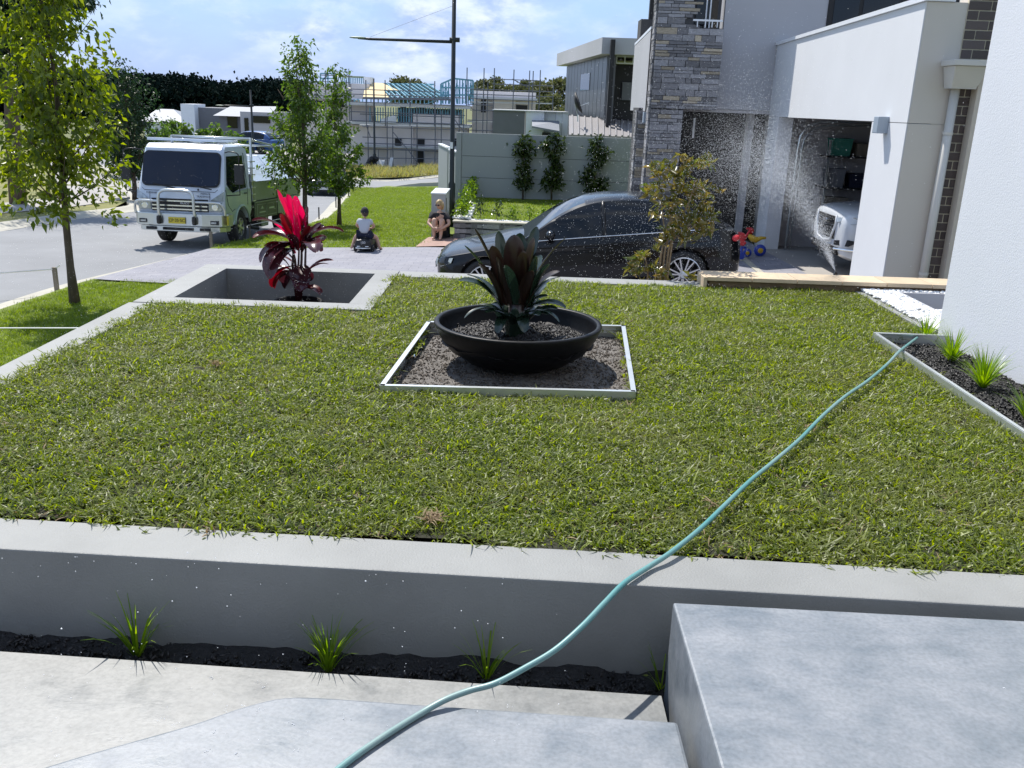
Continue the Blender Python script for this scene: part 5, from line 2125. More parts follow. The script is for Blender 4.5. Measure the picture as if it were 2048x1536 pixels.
for q in ((1008, 575, 948, 463, 24, .25, 'brom_red', .0, .5), (1014, 560, 1000, 466, 27, -.1, 'brom', .10, -.3), (1028, 600, 1028, 474, 50, .12, 'brom_red', -.06, .15), (1042, 600, 1068, 480, 42, .15, 'brom_red', -.03, -.2), (1046, 570, 1074, 458, 28, .2, 'brom', .10, .4),
          (1050, 580, 1137, 487, 20, .55, 'brom_red', .04, -.3), (1003, 590, 926, 502, 25, .5, 'brom', .0, .4), (1006, 612, 914, 592, 34, 1.5, 'brom', -.03, -.2), (1008, 606, 932, 572, 30, 1.2, 'brom', .12, .3), (1052, 610, 1128, 566, 34, 1.3, 'brom_red', -.02, .2), (1056, 600, 1120, 575, 24, 1.2, 'brom', .14, -.3),
          (1050, 612, 1096, 606, 20, 1.2, 'brom', .0, .3), (1012, 618, 940, 664, 25, 1.5, 'brom', -.14, .3), (1020, 622, 1000, 688, 26, 1.6, 'brom', -.20, .1), (1036, 622, 1045, 688, 28, 1.6, 'brom', -.22, -.1), (1052, 618, 1107, 668, 24, 1.5, 'brom', -.14, -.3), (1050, 612, 1122, 642, 28, 1.5, 'brom', .0, .3),
          (1006, 600, 982, 500, 32, .4, 'brom_red', -.14, .5), (1016, 604, 994, 522, 28, .3, 'brom_red', -.16, -.4), (1056, 596, 1072, 520, 26, .4, 'brom', -.12, .5), (1038, 606, 1046, 508, 34, .2, 'brom_red', -.14, .3), (1030, 606, 1012, 540, 34, .4, 'brom', -.2, -.3), (1042, 606, 1062, 552, 32, .5, 'brom_red', -.2, .3),
          (1004, 604, 950, 540, 28, .8, 'brom_red', -.1, .3), (1060, 604, 1105, 540, 26, .8, 'brom', -.08, -.3), (1030, 600, 1040, 470, 44, .1, 'brom', .10, .1), (1026, 600, 1010, 500, 40, .3, 'brom', .22, .3), (1044, 600, 1080, 520, 36, .5, 'brom', .25, -.3), (1030, 604, 1035, 560, 34, 1.3, 'brom', .35, 0), (1010, 608, 970, 600, 30, 1.4, 'brom', .28, .2), (1056, 608, 1094, 596, 30, 1.4, 'brom', .28, -.2)):
    cleaf2(br, by, q[0], q[1] + 6, q[2] + (q[2] - 1030) * .06, q[3] - 4, q[4] / 335, q[5], q[6], q[7], q[8], tipr=7, basew=.72)
for i in range(13):
    a = i * 2.4 + .5
    mb = MB()
    strap(mb, (bx + .04 * math.cos(a), by + .04 * math.sin(a), .20), a, 1.05, .26 + .02 * (i % 3), .085, 1.7, cup=.16, tipr=6, basew=.8, twist=.3 * (i % 3 - 1))
    build(mb, 'leaf', M['brom'], br, smooth=True)
for i in range(16):
    a = i * 2.4
    mb = MB()
    strap(mb, (bx + .05 * math.cos(a), by + .05 * math.sin(a), .12 + .004 * i), a, 1.45, .15 + .01 * (i % 4), .075, .25, cup=.2, tipr=4, basew=.9)
    build(mb, 'leaf', M['brom'], br, smooth=True)
mb = MB()
mb.tube([(bx, by, .11), (bx, by, .36)], [.07, .05], 10)
build(mb, 'stem', M['brom_red'], br, smooth=True)

# red cordyline in a black pot in the sunken planter
cb_ = G(597, 602, -.20)
cxp, cyp = cb_.x, cb_.y
pot = thing('plant_pot', 'black pot in the sunken planter under the red plant', 'pot', (cxp, cyp, -.55))
mb = MB()
mb.lathe([(.14, -.55), (.20, -.24), (.225, -.215), (.225, -.195), (.195, -.195), (.19, -.24), (.02, -.25)], (cxp, cyp, 0), 28)
build(mb, 'pot_body', M['black_pot'], pot, smooth=True)
cor = thing('cordyline', 'tall cordyline with glowing magenta upper leaves and dark wine drooping leaves', 'plant', (cxp, cyp, -.25))
K = 1783 / 8.1


def at(px, py, dy=0.0):
    return D(px, py, cyp + dy)


stems = [(597, 600, 590, 520, 575, 455), (598, 600, 603, 520, 604, 450), (594, 600, 585, 530, 590, 470), (600, 600, 610, 540, 612, 470), (596, 600, 596, 550, 598, 500)]
for s_ in stems:
    mb = MB()
    mb.tube([at(s_[0], s_[1]), at(s_[2], s_[3]), at(s_[4], s_[5])], [.016, .012, .008], 7)
    build(mb, 'stem', M['cord_dark'], cor, smooth=True)


def cleaf(x0, y0, x1, y1, W_, bend, mt, dyk=0.0, twist=0.0, tipr=3.5):
    """a leaf that starts and ends near two places, arching by bend"""
    W = W_ * (1.25 if mt == 'cord_red' else 1.55)
    a, b_ = at(x0, y0), at(x1, y1, dyk)
    v = b_ - a
    L = v.length * (1 + .10 * abs(bend))
    az = math.atan2(v.y, v.x)
    el = math.atan2(v.z, math.hypot(v.x, v.y)) + bend * .5
    mb = MB()
    strap(mb, a, az, el, L, W, bend, twist=twist, cup=.16, tipr=tipr, basew=.35, seg=10, wave=.03)
    build(mb, 'leaf', M[mt], cor, smooth=True)


F_l = [(588, 462, 553, 381, .085, .15, 'cord_red', -.06, .3), (590, 470, 568, 395, .075, .1, 'cord_red', .05, -.2), (600, 460, 577, 388, .07, -.1, 'cord_red', -.04, .9), (602, 462, 590, 392, .07, .05, 'cord_red', .06, -.3),
       (612, 462, 600, 408, .055, -.1, 'cord_red', -.05, .5), (600, 480, 583, 400, .07, .1, 'cord_red', .02, 1.2), (605, 470, 612, 420, .05, .2, 'cord_mid', .08, .4), (608, 470, 618, 415, .05, .3, 'cord_dark', .0, -.6),
       (585, 480, 560, 430, .06, .3, 'cord_mid', -.1, .5), (590, 490, 545, 456, .05, .8, 'cord_red', -.10, .4), (612, 480, 645, 452, .05, .8, 'cord_dark', .08, .3), (600, 486, 622, 455, .05, .4, 'cord_mid', .1, .6),
       (590, 478, 505, 470, .075, 1.6, 'cord_dark', .02, .4), (588, 482, 512, 498, .075, 1.5, 'cord_mid', -.12, -.3), (586, 484, 540, 545, .105, 1.9, 'cord_dark', -.16, .2), (592, 486, 552, 570, .115, 1.9, 'cord_dark', -.25, .3),
       (612, 474, 684, 486, .085, 1.6, 'cord_dark', .05, -.4), (610, 478, 650, 462, .07, 1.0, 'cord_dark', .15, .5), (610, 484, 632, 520, .12, 1.9, 'cord_dark', -.18, -.3), (606, 482, 640, 500, .11, 1.7, 'cord_dark', .2, -.3),
       (588, 520, 528, 512, .04, 1.6, 'cord_dark', .06, .2), (592, 530, 565, 590, .08, 1.8, 'cord_mid', .05, .2), (588, 525, 535, 545, .045, 1.8, 'cord_mid', .1, .2), (610, 545, 668, 536, .045, 1.3, 'cord_mid', .05, .3), (606, 530, 602, 575, .13, 1.7, 'cord_dark', -.12, .1),
       (600, 540, 612, 578, .11, 1.9, 'cord_dark', .12, .6), (602, 572, 638, 596, .06, 1.4, 'cord_mid', -.05, .2), (590, 540, 574, 578, .09, 1.5, 'cord_dark', .12, .3), (596, 500, 575, 478, .06, .9, 'cord_dark', -.2, .2), (602, 500, 640, 475, .06, 1.3, 'cord_dark', -.12, .4)]
rj = random.Random(12)
for f_ in F_l:
    cleaf(*f_[:8], twist=f_[8], tipr=6)
    if f_[1] > 474:
        cleaf(f_[0] + rj.uniform(-5, 5), f_[1] + rj.uniform(0, 25), f_[2] + (f_[2] - f_[0]) * rj.uniform(-.35, .05), f_[3] + rj.uniform(0, 26), f_[4] * .85, f_[5], f_[6], f_[7] + rj.uniform(-.2, .2), twist=-f_[8], tipr=6)

# espaliered shrubs on the boundary wall
def leafy(name, label, cat, base, clumps, lsize, lmat, stem_pts, sr, seed, width=.45, droop=.1, group=None, n=120, stem='bark'):
    rs = np.random.RandomState(seed)
    t = thing(name, label, cat, base, group=group)
    pts = [np.array(c) + rs.normal(size=(int(n * r_ / .2), 3)) * r_ * np.array([.5, .38, .5]) for c, r_ in clumps]
    P = np.concatenate(pts)
    V, F_ = leaves(P, lsize, rs, droop=droop, width=width)
    np_mesh('foliage', V, F_, lmat, t)
    for sp_ in stem_pts:
        mb = MB()
        mb.tube(sp_, [sr * (1 - .6 * i / (len(sp_) - 1)) for i in range(len(sp_))], 6)
        build(mb, 'stem', M[stem], t, smooth=True)
    return t


ey = fy - .22
for i, (x, y0, clp, lb) in enumerate(((1046, 396, ((1048, 285, .2), (1040, 300, .24), (1055, 306, .22), (1046, 335, .17), (1048, 352, .26), (1055, 365, .16), (1040, 366, .14)), 'espaliered shrub on the boundary wall nearest the street lamp'),
                                     (1103, 400, ((1108, 275, .16), (1098, 292, .22), (1117, 292, .22), (1106, 312, .16), (1112, 330, .16), (1108, 345, .24), (1094, 362, .2), (1112, 366, .2)), 'espaliered shrub on the boundary wall, middle one with the pointed top'),
                                     (1190, 402, ((1195, 283, .16), (1190, 300, .2), (1206, 308, .2), (1192, 328, .18), (1180, 345, .22), (1175, 362, .2), (1200, 366, .22), (1190, 380, .18)), 'espaliered shrub on the boundary wall nearest the stone house'))):
    b_ = D(x, y0, ey)
    b_.z = -.80
    leafy('espaliered_shrub', lb, 'shrub', b_, [(D(a, c, ey), r_ * .82) for a, c, r_ in clp], .14, M['leaf_esp'], [[b_, D(x, 340, ey), D(clp[0][0], clp[0][1], ey)]], .025, 300 + i, group='espaliered shrubs on the boundary wall')
# low hedge plants beside the mailbox
for i in range(8):
    f = i / 7
    p = Vector((-1.28 + .0 * f, 20.3 + 4.0 * f, -.91 + .10 * f))
    h = .32 + .12 * f
    leafy('hedge_plant', ['nearest the mailbox', 'second from the mailbox', 'third from the mailbox', 'fourth from the mailbox', 'fifth from the mailbox', 'third from the boundary wall', 'second from the boundary wall', 'nearest the boundary wall'][i].join(['young yellow green hedge plant ', ' in the pebble strip']),
          'shrub', p, [(p + Vector((0, 0, h * .5)), .16), (p + Vector((.05, 0, h)), .13)], .10, M['leaf_hedge'], [[p, p + Vector((.02, 0, h * .6))]], .01, 320 + i, group='young hedge plants in the pebble strip', n=90)
for i, (px, lb) in enumerate(((960, 'dark young sapling'), (993, 'bushy young sapling'), (1025, 'yellowish young sapling'), (1058, 'small pale sapling'), (1085, 'small sapling near the car bonnet'))):
    p = D(px, 440, 20.45)
    p.z = -.92
    h = .42 if i < 2 else .32
    leafy('sapling', lb + ' at the front edge of the neighbouring lawn', 'shrub', p, [(p + Vector((0, 0, h * .55)), .10), (p + Vector((.02, 0, h * .95)), .07)], .08, M['leaf_esp'] if i < 2 else M['leaf_hedge'], [[p, p + Vector((.01, 0, h * .8))]], .008, 340 + i,
          group='saplings along the front of the neighbouring lawn', n=70)

# magnolia like shrub in front of the black car, and the small one at its foot
gy_ = 9.25


def mag(name, label, clp, stems_, sd, n, r=.10):
    b_ = D(stems_[0][0][0], stems_[0][0][1], gy_)
    b_.z = gz(b_.x, gy_)
    t = thing(name, label, 'shrub', b_)
    rs = np.random.RandomState(sd)
    Vs, Fs, k = [], [], 0
    for (x, y, rr_) in clp:
        c = np.array(D(x, y, gy_ + rs.uniform(-.12, .12)))
        m = int(n * rr_ / .12)
        # rosettes: leaves fan from twig ends
        for _ in range(max(2, m // 7)):
            tip = c + rs.normal(size=3) * rr_ * .62
            ax = rnd_dirs(1, rs)[0] * .6 + np.array([0, 0, .6])
            P = np.repeat(tip[None], 7, 0) + rs.normal(size=(7, 3)) * .008
            V, F_ = leaves(P, .10, rs, droop=-.15, width=.34, out=np.repeat(ax[None], 7, 0))
            Vs.append(V)
            Fs.append(F_ + k)
            k += len(V)
    np_mesh('foliage', np.concatenate(Vs), np.concatenate(Fs), M['leaf_mag'], t)
    for s_ in stems_:
        mb = MB()
        pp = [D(a, c, gy_) for a, c in s_]
        pp[0].z = gz(pp[0].x, gy_) - .03
        mb.tube(pp, [.013 - .008 * i / (len(pp) - 1) for i in range(len(pp))], 6)
        build(mb, 'stem', M['bark_tan'], t, smooth=True)
    return t


mag('magnolia_shrub', 'tall shrub with yellow green and bronze leaves in front of the black car', [(1330, 345, .12), (1355, 340, .14), (1385, 345, .14), (1318, 365, .10), (1345, 370, .13), (1378, 375, .14), (1400, 385, .12), (1318, 390, .12), (1345, 400, .12), (1375, 408, .13), (1402, 410, .10), (1418, 425, .09), (1420, 440, .07),
                                   (1330, 425, .10), (1362, 438, .13), (1388, 446, .12), (1405, 440, .09), (1345, 460, .12), (1335, 480, .10), (1360, 468, .10), (1375, 478, .07), (1325, 487, .07), (1400, 455, .10), (1310, 345, .06), (1372, 330, .06)],
    [[(1318, 560), (1330, 500), (1338, 470), (1345, 400), (1350, 350)], [(1322, 560), (1337, 500), (1350, 460), (1380, 400), (1390, 360)], [(1314, 560), (1322, 510), (1330, 470), (1322, 400)], [(1325, 560), (1345, 480), (1395, 440), (1415, 425)]], 401, 42)
mag('magnolia_shrub', 'small shrub with bronze leaves at the foot of the taller one', [(1275, 540, .07), (1295, 535, .09), (1290, 515, .07), (1312, 545, .08), (1268, 532, .05), (1325, 552, .07), (1385, 558, .04)],
    [[(1300, 562), (1296, 540), (1290, 515)], [(1305, 562), (1312, 545)]], 402, 60)

# white pebbles: nobody could count them
rs = np.random.RandomState(8)


def pebbles(name, label, region, n, size, z, seed):
    rs = np.random.RandomState(seed)
    Vs, Fs = [], []
    base = MB()
    base.ball((0, 0, 0), 1, 7, 4)
    bv, bf = np.array(base.v), base.f
    tri = []
    for f in bf:
        tri.append((f[0], f[1], f[2]))
        tri.append((f[0], f[2], f[3]))
    tri = np.array(tri)
    out, k = [], 0
    for i in range(n):
        p = region(rs)
        if p is None:
            continue
        s_ = size * rs.uniform(.6, 1.25)
        sc_ = np.array([s_ * rs.uniform(.9, 1.4), s_, s_ * rs.uniform(.5, .8)])
        a = rs.uniform(0, 6.28)
        R_ = np.array([[math.cos(a), -math.sin(a), 0], [math.sin(a), math.cos(a), 0], [0, 0, 1]])
        v = (bv * sc_ * (1 + rs.normal(size=(len(bv), 1)) * .05)) @ R_.T + np.array([p[0], p[1], z + rs.uniform(0, size * .9)])
        out.append(v)
        Fs.append(tri + k)
        k += len(bv)
    o = np_mesh(name, np.concatenate(out), np.concatenate(Fs), M['pebble'], smooth=True)
    return tag(o, label, 'pebbles', kind='stuff')


def reg1(rs):
    x, y = rs.uniform(3.32, 4.75), rs.uniform(6.88, 8.49)
    if PIT[0] - .01 < x < PIT[2] and PIT[1] - .01 < y < PIT[3] + .01:
        return None
    if x - 3.3 > (y - 6.8) * .9 + .55:
        return None
    return (x, y)


pebbles('pebbles', 'white pebbles between the lawn, sandstone wall and white wall', reg1, 6500, .017, .02, 8)
pebbles('pebbles', 'pale pebbles in the strip under the young hedge plants', lambda r: (r.uniform(-1.45, -1.08), r.uniform(20.2, 24.4)), 1800, .03, -.87, 9)
pebbles('pebbles', 'pale pebbles along the front of the neighbouring lawn', lambda r: (r.uniform(-1.1, 3.0), r.uniform(20.17, 20.45)), 1500, .025, -.92, 10)
# bark chips in the mulch beds, clods on the soil patch
M['chip'] = pmat('bark_chip', (.022, .020, .020), rough=.5, var=.3, isl=.8)
M['clod'] = pmat('soil_crumb', (.118, .10, .083), rough=.9, var=.3, isl=.5)


def chips(name, label, region, n, size, mat, seed, flat=.35):
    rs = np.random.RandomState(seed)
    P = np.array([region(rs) for _ in range(n)])
    bx_ = np.array([(x, y, z) for x in (-.5, .5) for y in (-.5, .5) for z in (-.5, .5)])
    Q = np.array([(0, 1, 3, 2), (4, 6, 7, 5), (0, 4, 5, 1), (2, 3, 7, 6), (0, 2, 6, 4), (1, 5, 7, 3)])
    V, F_ = [], []
    for i in range(n):
        A = rs.normal(size=(3, 3))
        A[0] += (0, 0, 0)
        q_, _r = np.linalg.qr(A)
        s_ = size * rs.uniform(.5, 1.4)
        V.append((bx_ * np.array([s_ * 1.6, s_ * .7, s_ * flat])) @ q_.T + P[i])
        F_.append(Q + i * 8)
    o = np_mesh(name, np.concatenate(V), np.concatenate(F_), mat)
    return tag(o, label, 'bark chips' if mat is not M['clod'] else 'soil', kind='stuff')


chips('bark_chips', 'black bark chips in the triangular bed by the white wall', lambda r: (r.uniform(2.76, 3.32), r.uniform(3, 6.58), r.uniform(-.035, -.02)), 4500, .013, M['chip'], 1)
chips('bark_chips', 'black bark chips along the dark bed below the wall', lambda r: (lambda x: (x, 2.56 - .044 * x + r.uniform(.05, .28), -.375 + r.uniform(0, .02)))(r.uniform(-2.3, .55)), 2600, .012, M['chip'], 2)


def rb_(r):
    a, q = r.uniform(0, 6.283), math.sqrt(r.uniform(.01, 1)) * (RB - .085)
    x, y = BC.x + q * math.cos(a), BC.y + q * math.sin(a)
    return (x, y, soilz(x, y) + .03 * (1 - q / (RB - .07)) + .002)


chips('bark_chips', 'black bark chips on the soil in the bowl', rb_, 3800, .012, M['chip'], 3)


def rs_p(r):
    while True:
        x, y = r.uniform(-.73, .83), r.uniform(4.92, 6.56)
        if in_poly(x, y, FRAME):
            return (x, y, -.052)


chips('soil_crumbs', 'crumbs of pale soil inside the metal edging', rs_p, 6500, .0075, M['clod'], 4, .8)
# ================================================================ SMALL THINGS
# hose
hp = [(560, 1640, -.139), (680, 1536, -.139), (760, 1478, -.139), (840, 1428, -.139), (890, 1400, -.125), (940, 1381, -.115), (990, 1367, -.10), (1050, 1336, -.08), (1110, 1300, -.055), (1165, 1252, -.02), (1210, 1205, .004), (1250, 1165, .018), (1300, 1132, .018), (1340, 1106, .030),
      (1400, 1058, .042), (1450, 1010, .045), (1500, 962, .045), (1545, 925, .045), (1600, 878, .045), (1645, 832, .045), (1690, 793, .045), (1735, 762, .045), (1775, 728, .045), (1800, 702, .060), (1835, 675, .02)]
pts = spline([G(*p) for p in hp], 8)
mb = MB()
mb.tube(pts, .0100, 12)
o = build(mb, 'garden_hose', M['hose'], smooth=True)
tag(o, 'faded turquoise garden hose running from the path over the wall and lawn', 'hose')

# sprinkler
sp = G(1668, 563, .02)
spk = thing('sprinkler', 'small black sprinkler head at the far edge of the lawn', 'sprinkler', sp)
mb = MB()
mb.tube([sp + Vector((0, 0, -.05)), sp + Vector((0, 0, .03))], .014, 10)
build(mb, 'riser', M['black_plastic'], spk, smooth=True)
mb = MB()
mb.extr([sp + Vector((-.03, -.01, .03)), sp + Vector((.025, -.01, .03)), sp + Vector((.02, -.01, .085)), sp + Vector((.0, -.01, .105))], (0, .025, 0))
build(mb, 'sprinkler_head', M['black_plastic'], spk)

# water drops thrown by the sprinkler
M['drop'] = bpy.data.materials.new('water_drop')
M['drop'].use_nodes = True
t_ = M['drop'].node_tree
b_ = t_.nodes['Principled BSDF']
b_.inputs['Base Color'].default_value = (.95, .97, 1, 1)  # white body colour stands in for the backlit sparkle of clear water
b_.inputs['Roughness'].default_value = .15
tl = t_.nodes.new('ShaderNodeBsdfTranslucent')
tl.inputs['Color'].default_value = (.97, .98, 1, 1)
ms = t_.nodes.new('ShaderNodeMixShader')
ms.inputs[0].default_value = .6
t_.links.new(b_.outputs[0], ms.inputs[1])
t_.links.new(tl.outputs[0], ms.inputs[2])
t_.links.new(ms.outputs[0], t_.nodes['Material Output'].inputs['Surface'])


def drops(name, label, P, r):
    n = len(P)
    o6 = np.array([(1, 0, 0), (-1, 0, 0), (0, 1, 0), (0, -1, 0), (0, 0, 1), (0, 0, -1)], float)
    T = np.array([(0, 2, 4), (2, 1, 4), (1, 3, 4), (3, 0, 4), (2, 0, 5), (1, 2, 5), (3, 1, 5), (0, 3, 5)])
    V = (P[:, None, :] + o6[None] * r[:, None, None]).reshape(-1, 3)
    F_ = (T[None] + np.arange(n)[:, None, None] * 6).reshape(-1, 3)
    o = np_mesh(name, V, F_, M['drop'], smooth=True)
    return tag(o, label, 'water', kind='stuff')


rs = np.random.RandomState(21)
S0 = np.array(sp) + np.array([0, 0, .10])


def ballistic(n, el0, els, azs, v0, vs_, tmax, tpow=1.0, az0=math.pi):
    el = np.radians(rs.normal(el0, els, n))
    az = az0 + np.radians(rs.normal(0, azs, n))
    v = rs.normal(v0, vs_, n)
    t = rs.random(n) ** tpow * tmax
    k = 1.0
    # light drag slows the sideways flight
    hx = v * np.cos(el) * (1 - np.exp(-k * t)) / k
    z = v * np.sin(el) * (1 - np.exp(-k * .35 * t)) / (k * .35) - 4.9 * t * t * .92
    P = np.stack([S0[0] + hx * np.cos(az), S0[1] + hx * np.sin(az), S0[2] + z], 1)
    return P


P1 = ballistic(40000, 61, 5.0, 20, 5.55, .55, .62, .8)          # dense young jet
P2 = ballistic(11000, 60, 7, 20, 6.2, .8, 1.05, .7)             # broad arc over the car
P3 = ballistic(2600, 55, 10, 38, 6.9, 1.0, 1.25, .6, math.pi + .25)   # wide scatter over lawn and bowl
P = np.concatenate([P1, P2, P3])
r = np.concatenate([rs.uniform(.0010, .0021, len(P1)), rs.uniform(.0011, .0025, len(P2)) , rs.uniform(.0016, .0032, len(P3))])
ok = (P[:, 2] > .0) | ((P[:, 1] > 8.8) & (P[:, 2] > -.8))
ok &= ~((P[:, 1] > 12) | (P[:, 0] > S0[0] + .4))
drops('water_drops', 'spray of bright water drops thrown from the sprinkler across the car', P[ok], r[ok])
# a few drops near the camera and splashes on the concrete
n = 110
px = rs.uniform(0, 1150, n)
py = rs.uniform(1100, 1500, n)
Pd = np.array([list(D(a, b2, y)) for a, b2, y in zip(px, py, rs.uniform(1.2, 2.3, n))])
Pd = Pd[Pd[:, 2] > -.1]
drops('water_drops', 'scattered falling water drops in front of the near wall', Pd, rs.uniform(.0008, .0017, len(Pd)))
cl = []
for (a, b2) in ((518, 1365), (530, 1372), (425, 1355), (320, 1438), (345, 1448), (450, 1420), (518, 1417), (490, 1412), (585, 1440), (588, 1448), (690, 1436), (428, 1463), (418, 1502), (590, 1500), (472, 1508), (110, 1514), (1020, 1412), (2010, 1375)):
    c = np.array(G(a, b2, -.148 if not (a < 560 and b2 < 1380) else -.298)) if a < 1900 else np.array(G(a, b2, .001))
    m = rs.randint(3, 8)
    cl.append(c + rs.normal(size=(m, 3)) * np.array([.006, .006, 0]))
cl = np.concatenate(cl)
drops('water_splashes', 'tiny bright splashes of water on the concrete step', cl, rs.uniform(.001, .0022, len(cl)))

# street lamps
def lamp_post(label, base, zt, r, arm=None, collar=True):
    t = thing('street_lamp', label, 'street lamp', base)
    mb = MB()
    b_ = Vector(base)
    mb.tube([b_ - Vector((0, 0, .3)), b_ + Vector((0, 0, 1.1)), b_ + Vector((0, 0, 1.15)), Vector((b_.x, b_.y, zt))], [r * 1.45, r * 1.45, r, r * .7], 12)
    build(mb, 'pole', M['pole_black'], t, smooth=True)
    if arm:
        a, h = arm
        mb = MB()
        mb.tube([Vector((b_.x, b_.y, a.z)), a, h], [r * .62, r * .5, r * .45], 8)
        mb.tube([Vector((b_.x - .1, b_.y, a.z + .05)), Vector((b_.x + .15, b_.y, a.z + .05))], r * .9, 8)
        build(mb, 'arm', M['pole_black'], t, smooth=True)
        mb = MB()
        d = (h - a).normalized()
        L_ = (h - a).length
        w_ = L_ * .26
        mb.ball((h.x - L_ * .0, h.y, h.z + .01), 1, 12, 6, (L_ * .75, w_ * .8, w_ * .36))
        build(mb, 'lamp_head', M['lamp_head'], t, smooth=True)
    return t


M['lamp_head'] = pmat('lamp_head_green', (.30, .36, .26), rough=.5)
pb0 = D(903, 412, 23.5)
base = Vector((pb0.x, 23.5, gz(pb0.x, 23.5)))
a_, h_ = D(740, 78, 23.5), D(716, 76, 23.5)
lp_ = lamp_post('tall black street lamp with a long arm beside the boundary wall', base, 6.5, .062, (Vector((a_.x, 23.5, a_.z)), Vector((h_.x, 23.5, h_.z))))
mb = MB()
mb.tube([D(905, 12, 23.5), D(740, 74, 23.5)], .003, 4)
build(mb, 'stay_wire', M['pole_black'], lp_)
q = D(903, 291, 23.42)
mb = MB()
mb.box(q.x - .035, 23.42, q.z - .08, q.x + .035, 23.44, q.z + .08)
build(mb, 'sticker', M['panel_white'], lp_)
for (x, yt, yb_, Y, lb, arm) in ((749, 157, 338, 69.6, 'thin dark street lamp post in front of the building site', None), (507, 180, 322, 62, 'thin dark street lamp with an arm behind the truck', (440, 211))):
    b_ = D(x, 300, Y)
    b_.z = Ts(Y)
    A = None
    if arm:
        p1, p2 = D(arm[0] + 12, arm[1], Y), D(arm[0], arm[1], Y)
        A = (p1, p2)
    lamp_post(lb, b_, D(x, yt, Y).z, .085 if Y > 65 else .09, A)

# mailbox pillar
m0, m1 = D(863, 388, 20.3), D(889, 388, 20.3)
mbx = thing('letterbox_pillar', 'pale rendered letterbox pillar behind the seated woman', 'letterbox', (m0.x + .15, 20.6, gz(-1.6, 18.7)))
mt_ = m0.z
mb = MB()
mb.box(m0.x, 20.3, -1.6, m1.x + .02, 21.5, mt_ - .002)
build(mb, 'pillar', M['render_grey'], mbx)
mb = MB()
mb.box(m0.x - .015, 20.285, mt_, m1.x + .035, 21.515, mt_ + .03)
build(mb, 'cap', M['cap'], mbx)
mb = MB()
mb.box(m1.x + .018, 20.45, mt_ - .45, m1.x + .026, 20.62, mt_ - .1)
build(mb, 'slot', M['dark'], mbx)

# pink paved pad
mb = MB()
mb.grid(lambda u, v: (lambda x, y: (x, y, gz(x, y) + .045))(-2.12 + .12 * v + (1.1 - .2 * v) * u, 18.66 + 1.6 * v), 8, 8)
struct(mb, 'paved_pad', M['paver_red'])

# timber pegs with white string
def peg(label, px, py, hpx, r=.022, mat='timber'):
    p = Gt(px, py)
    k = 1783 / (p.y * .96)
    mb = MB()
    mb.box(p.x - r, p.y - r, p.z - .1, p.x + r, p.y + r, p.z + hpx / k)
    o = build(mb, 'timber_peg', M[mat])
    tag(o, label, 'peg', group='timber pegs along the verges')
    return p, hpx / k


g1, h1 = peg('short grey timber peg on the verge beside the nearest street tree', 113, 572, 40, .03)
g2, h2 = peg('pale timber peg at the kerb in front of the truck bumper', 423, 491, 29, .03)
g3, h3 = peg('small peg on the grass under the red leaved plant', 500, 470, 22, .02)
g4, h4 = peg('thin dark peg on the verge beside the kerb bend', 638, 432, 18, .018, 'pole_black')
g5, h5 = peg('thin dark peg beside the second street tree', 672, 410, 16, .02, 'pole_black')
g6, h6 = peg('thin dark peg at the far end of the kerb', 688, 392, 14, .02, 'pole_black')
mb = MB()
top1 = g1 + Vector((0, 0, h1 - .03))
mb.tube([Vector((-12.5, 10.2, gz(-8, 10) + .35)), top1, top1 + Vector((.10, 0, .07))], .012, 5)
tag(build(mb, 'string', M['white_cord']), 'white string tied to the grey peg by the nearest street tree', 'string')
mb = MB()
t2 = g2 + Vector((0, 0, h2 - .03))
t3 = g3 + Vector((0, 0, h3 - .02))
mb.tube([t2 + Vector((-.08, -.02, -.06)), t2, t3, Vector((t3.x + .9, t3.y + 1.4, t3.z + .12))], .010, 5)
tag(build(mb, 'string', M['white_cord']), 'white string from the peg by the truck to the next peg', 'string')
a, b_ = G(-20, 655, -1.15), G(330, 655, -.75)
mb = MB()
mb.tube([D(-900, 664, 13.0), D(-40, 656, 8.2), D(168, 656, 7.15), Vector((-3.06, 7.0, -.05))], .006, 4)
tag(build(mb, 'string', M['white_cord']), 'thin white string across the shaded verge at the left', 'string')

# dead clumps and a leaf on the turf and wall
for (px, py, z, n, L_, sd, nm, lb) in ((860, 1035, .02, 60, .055, 5, 'dead_grass_clump', 'brown dead clump of grass on the lawn near the middle of the near edge'),
                                   (435, 728, .02, 40, .06, 6, 'dead_grass_clump', 'pale straw clump on the lawn left of the metal edging'),
                                   (415, 1060, .004, 9, .05, 7, 'dry_leaf', 'small brown dry leaf litter on top of the near wall'),
                                   (1440, 1010, .02, 14, .09, 8, 'dry_twig', 'thin dry stalks standing in the lawn right of the hose')):
    c = blade_clump(nm, sd, n, .035, L_, .006, (.1, 1.0), M['dead_blade'], 3, .5)
    col.objects.link(c)
    c.location = G(px, py, z)
    tag(c, lb, 'litter')
rs = np.random.RandomState(77)
Pm = np.stack([rs.uniform(-3.6, -.9, 3500), rs.uniform(3.8, 8.5, 3500), rs.random(3500) ** 1.5 * 1.0 + .03], 1)
drops('water_drops', 'fine drifting spray over the left part of the lawn', Pm, rs.uniform(.0007, .0015, 3500))
# ================================================================ VEHICLES (built along local +x = forward, wheels on z = 0)
def local(mb, name, mats, parent, smooth=False, bevel=0, sharp=0):
    o = build(mb, name, mats, parent, smooth=smooth, local=True, bevel=bevel)
    if sharp:
        o.data.shade_smooth()
        bmesh_sharp(o.data, sharp)
    return o


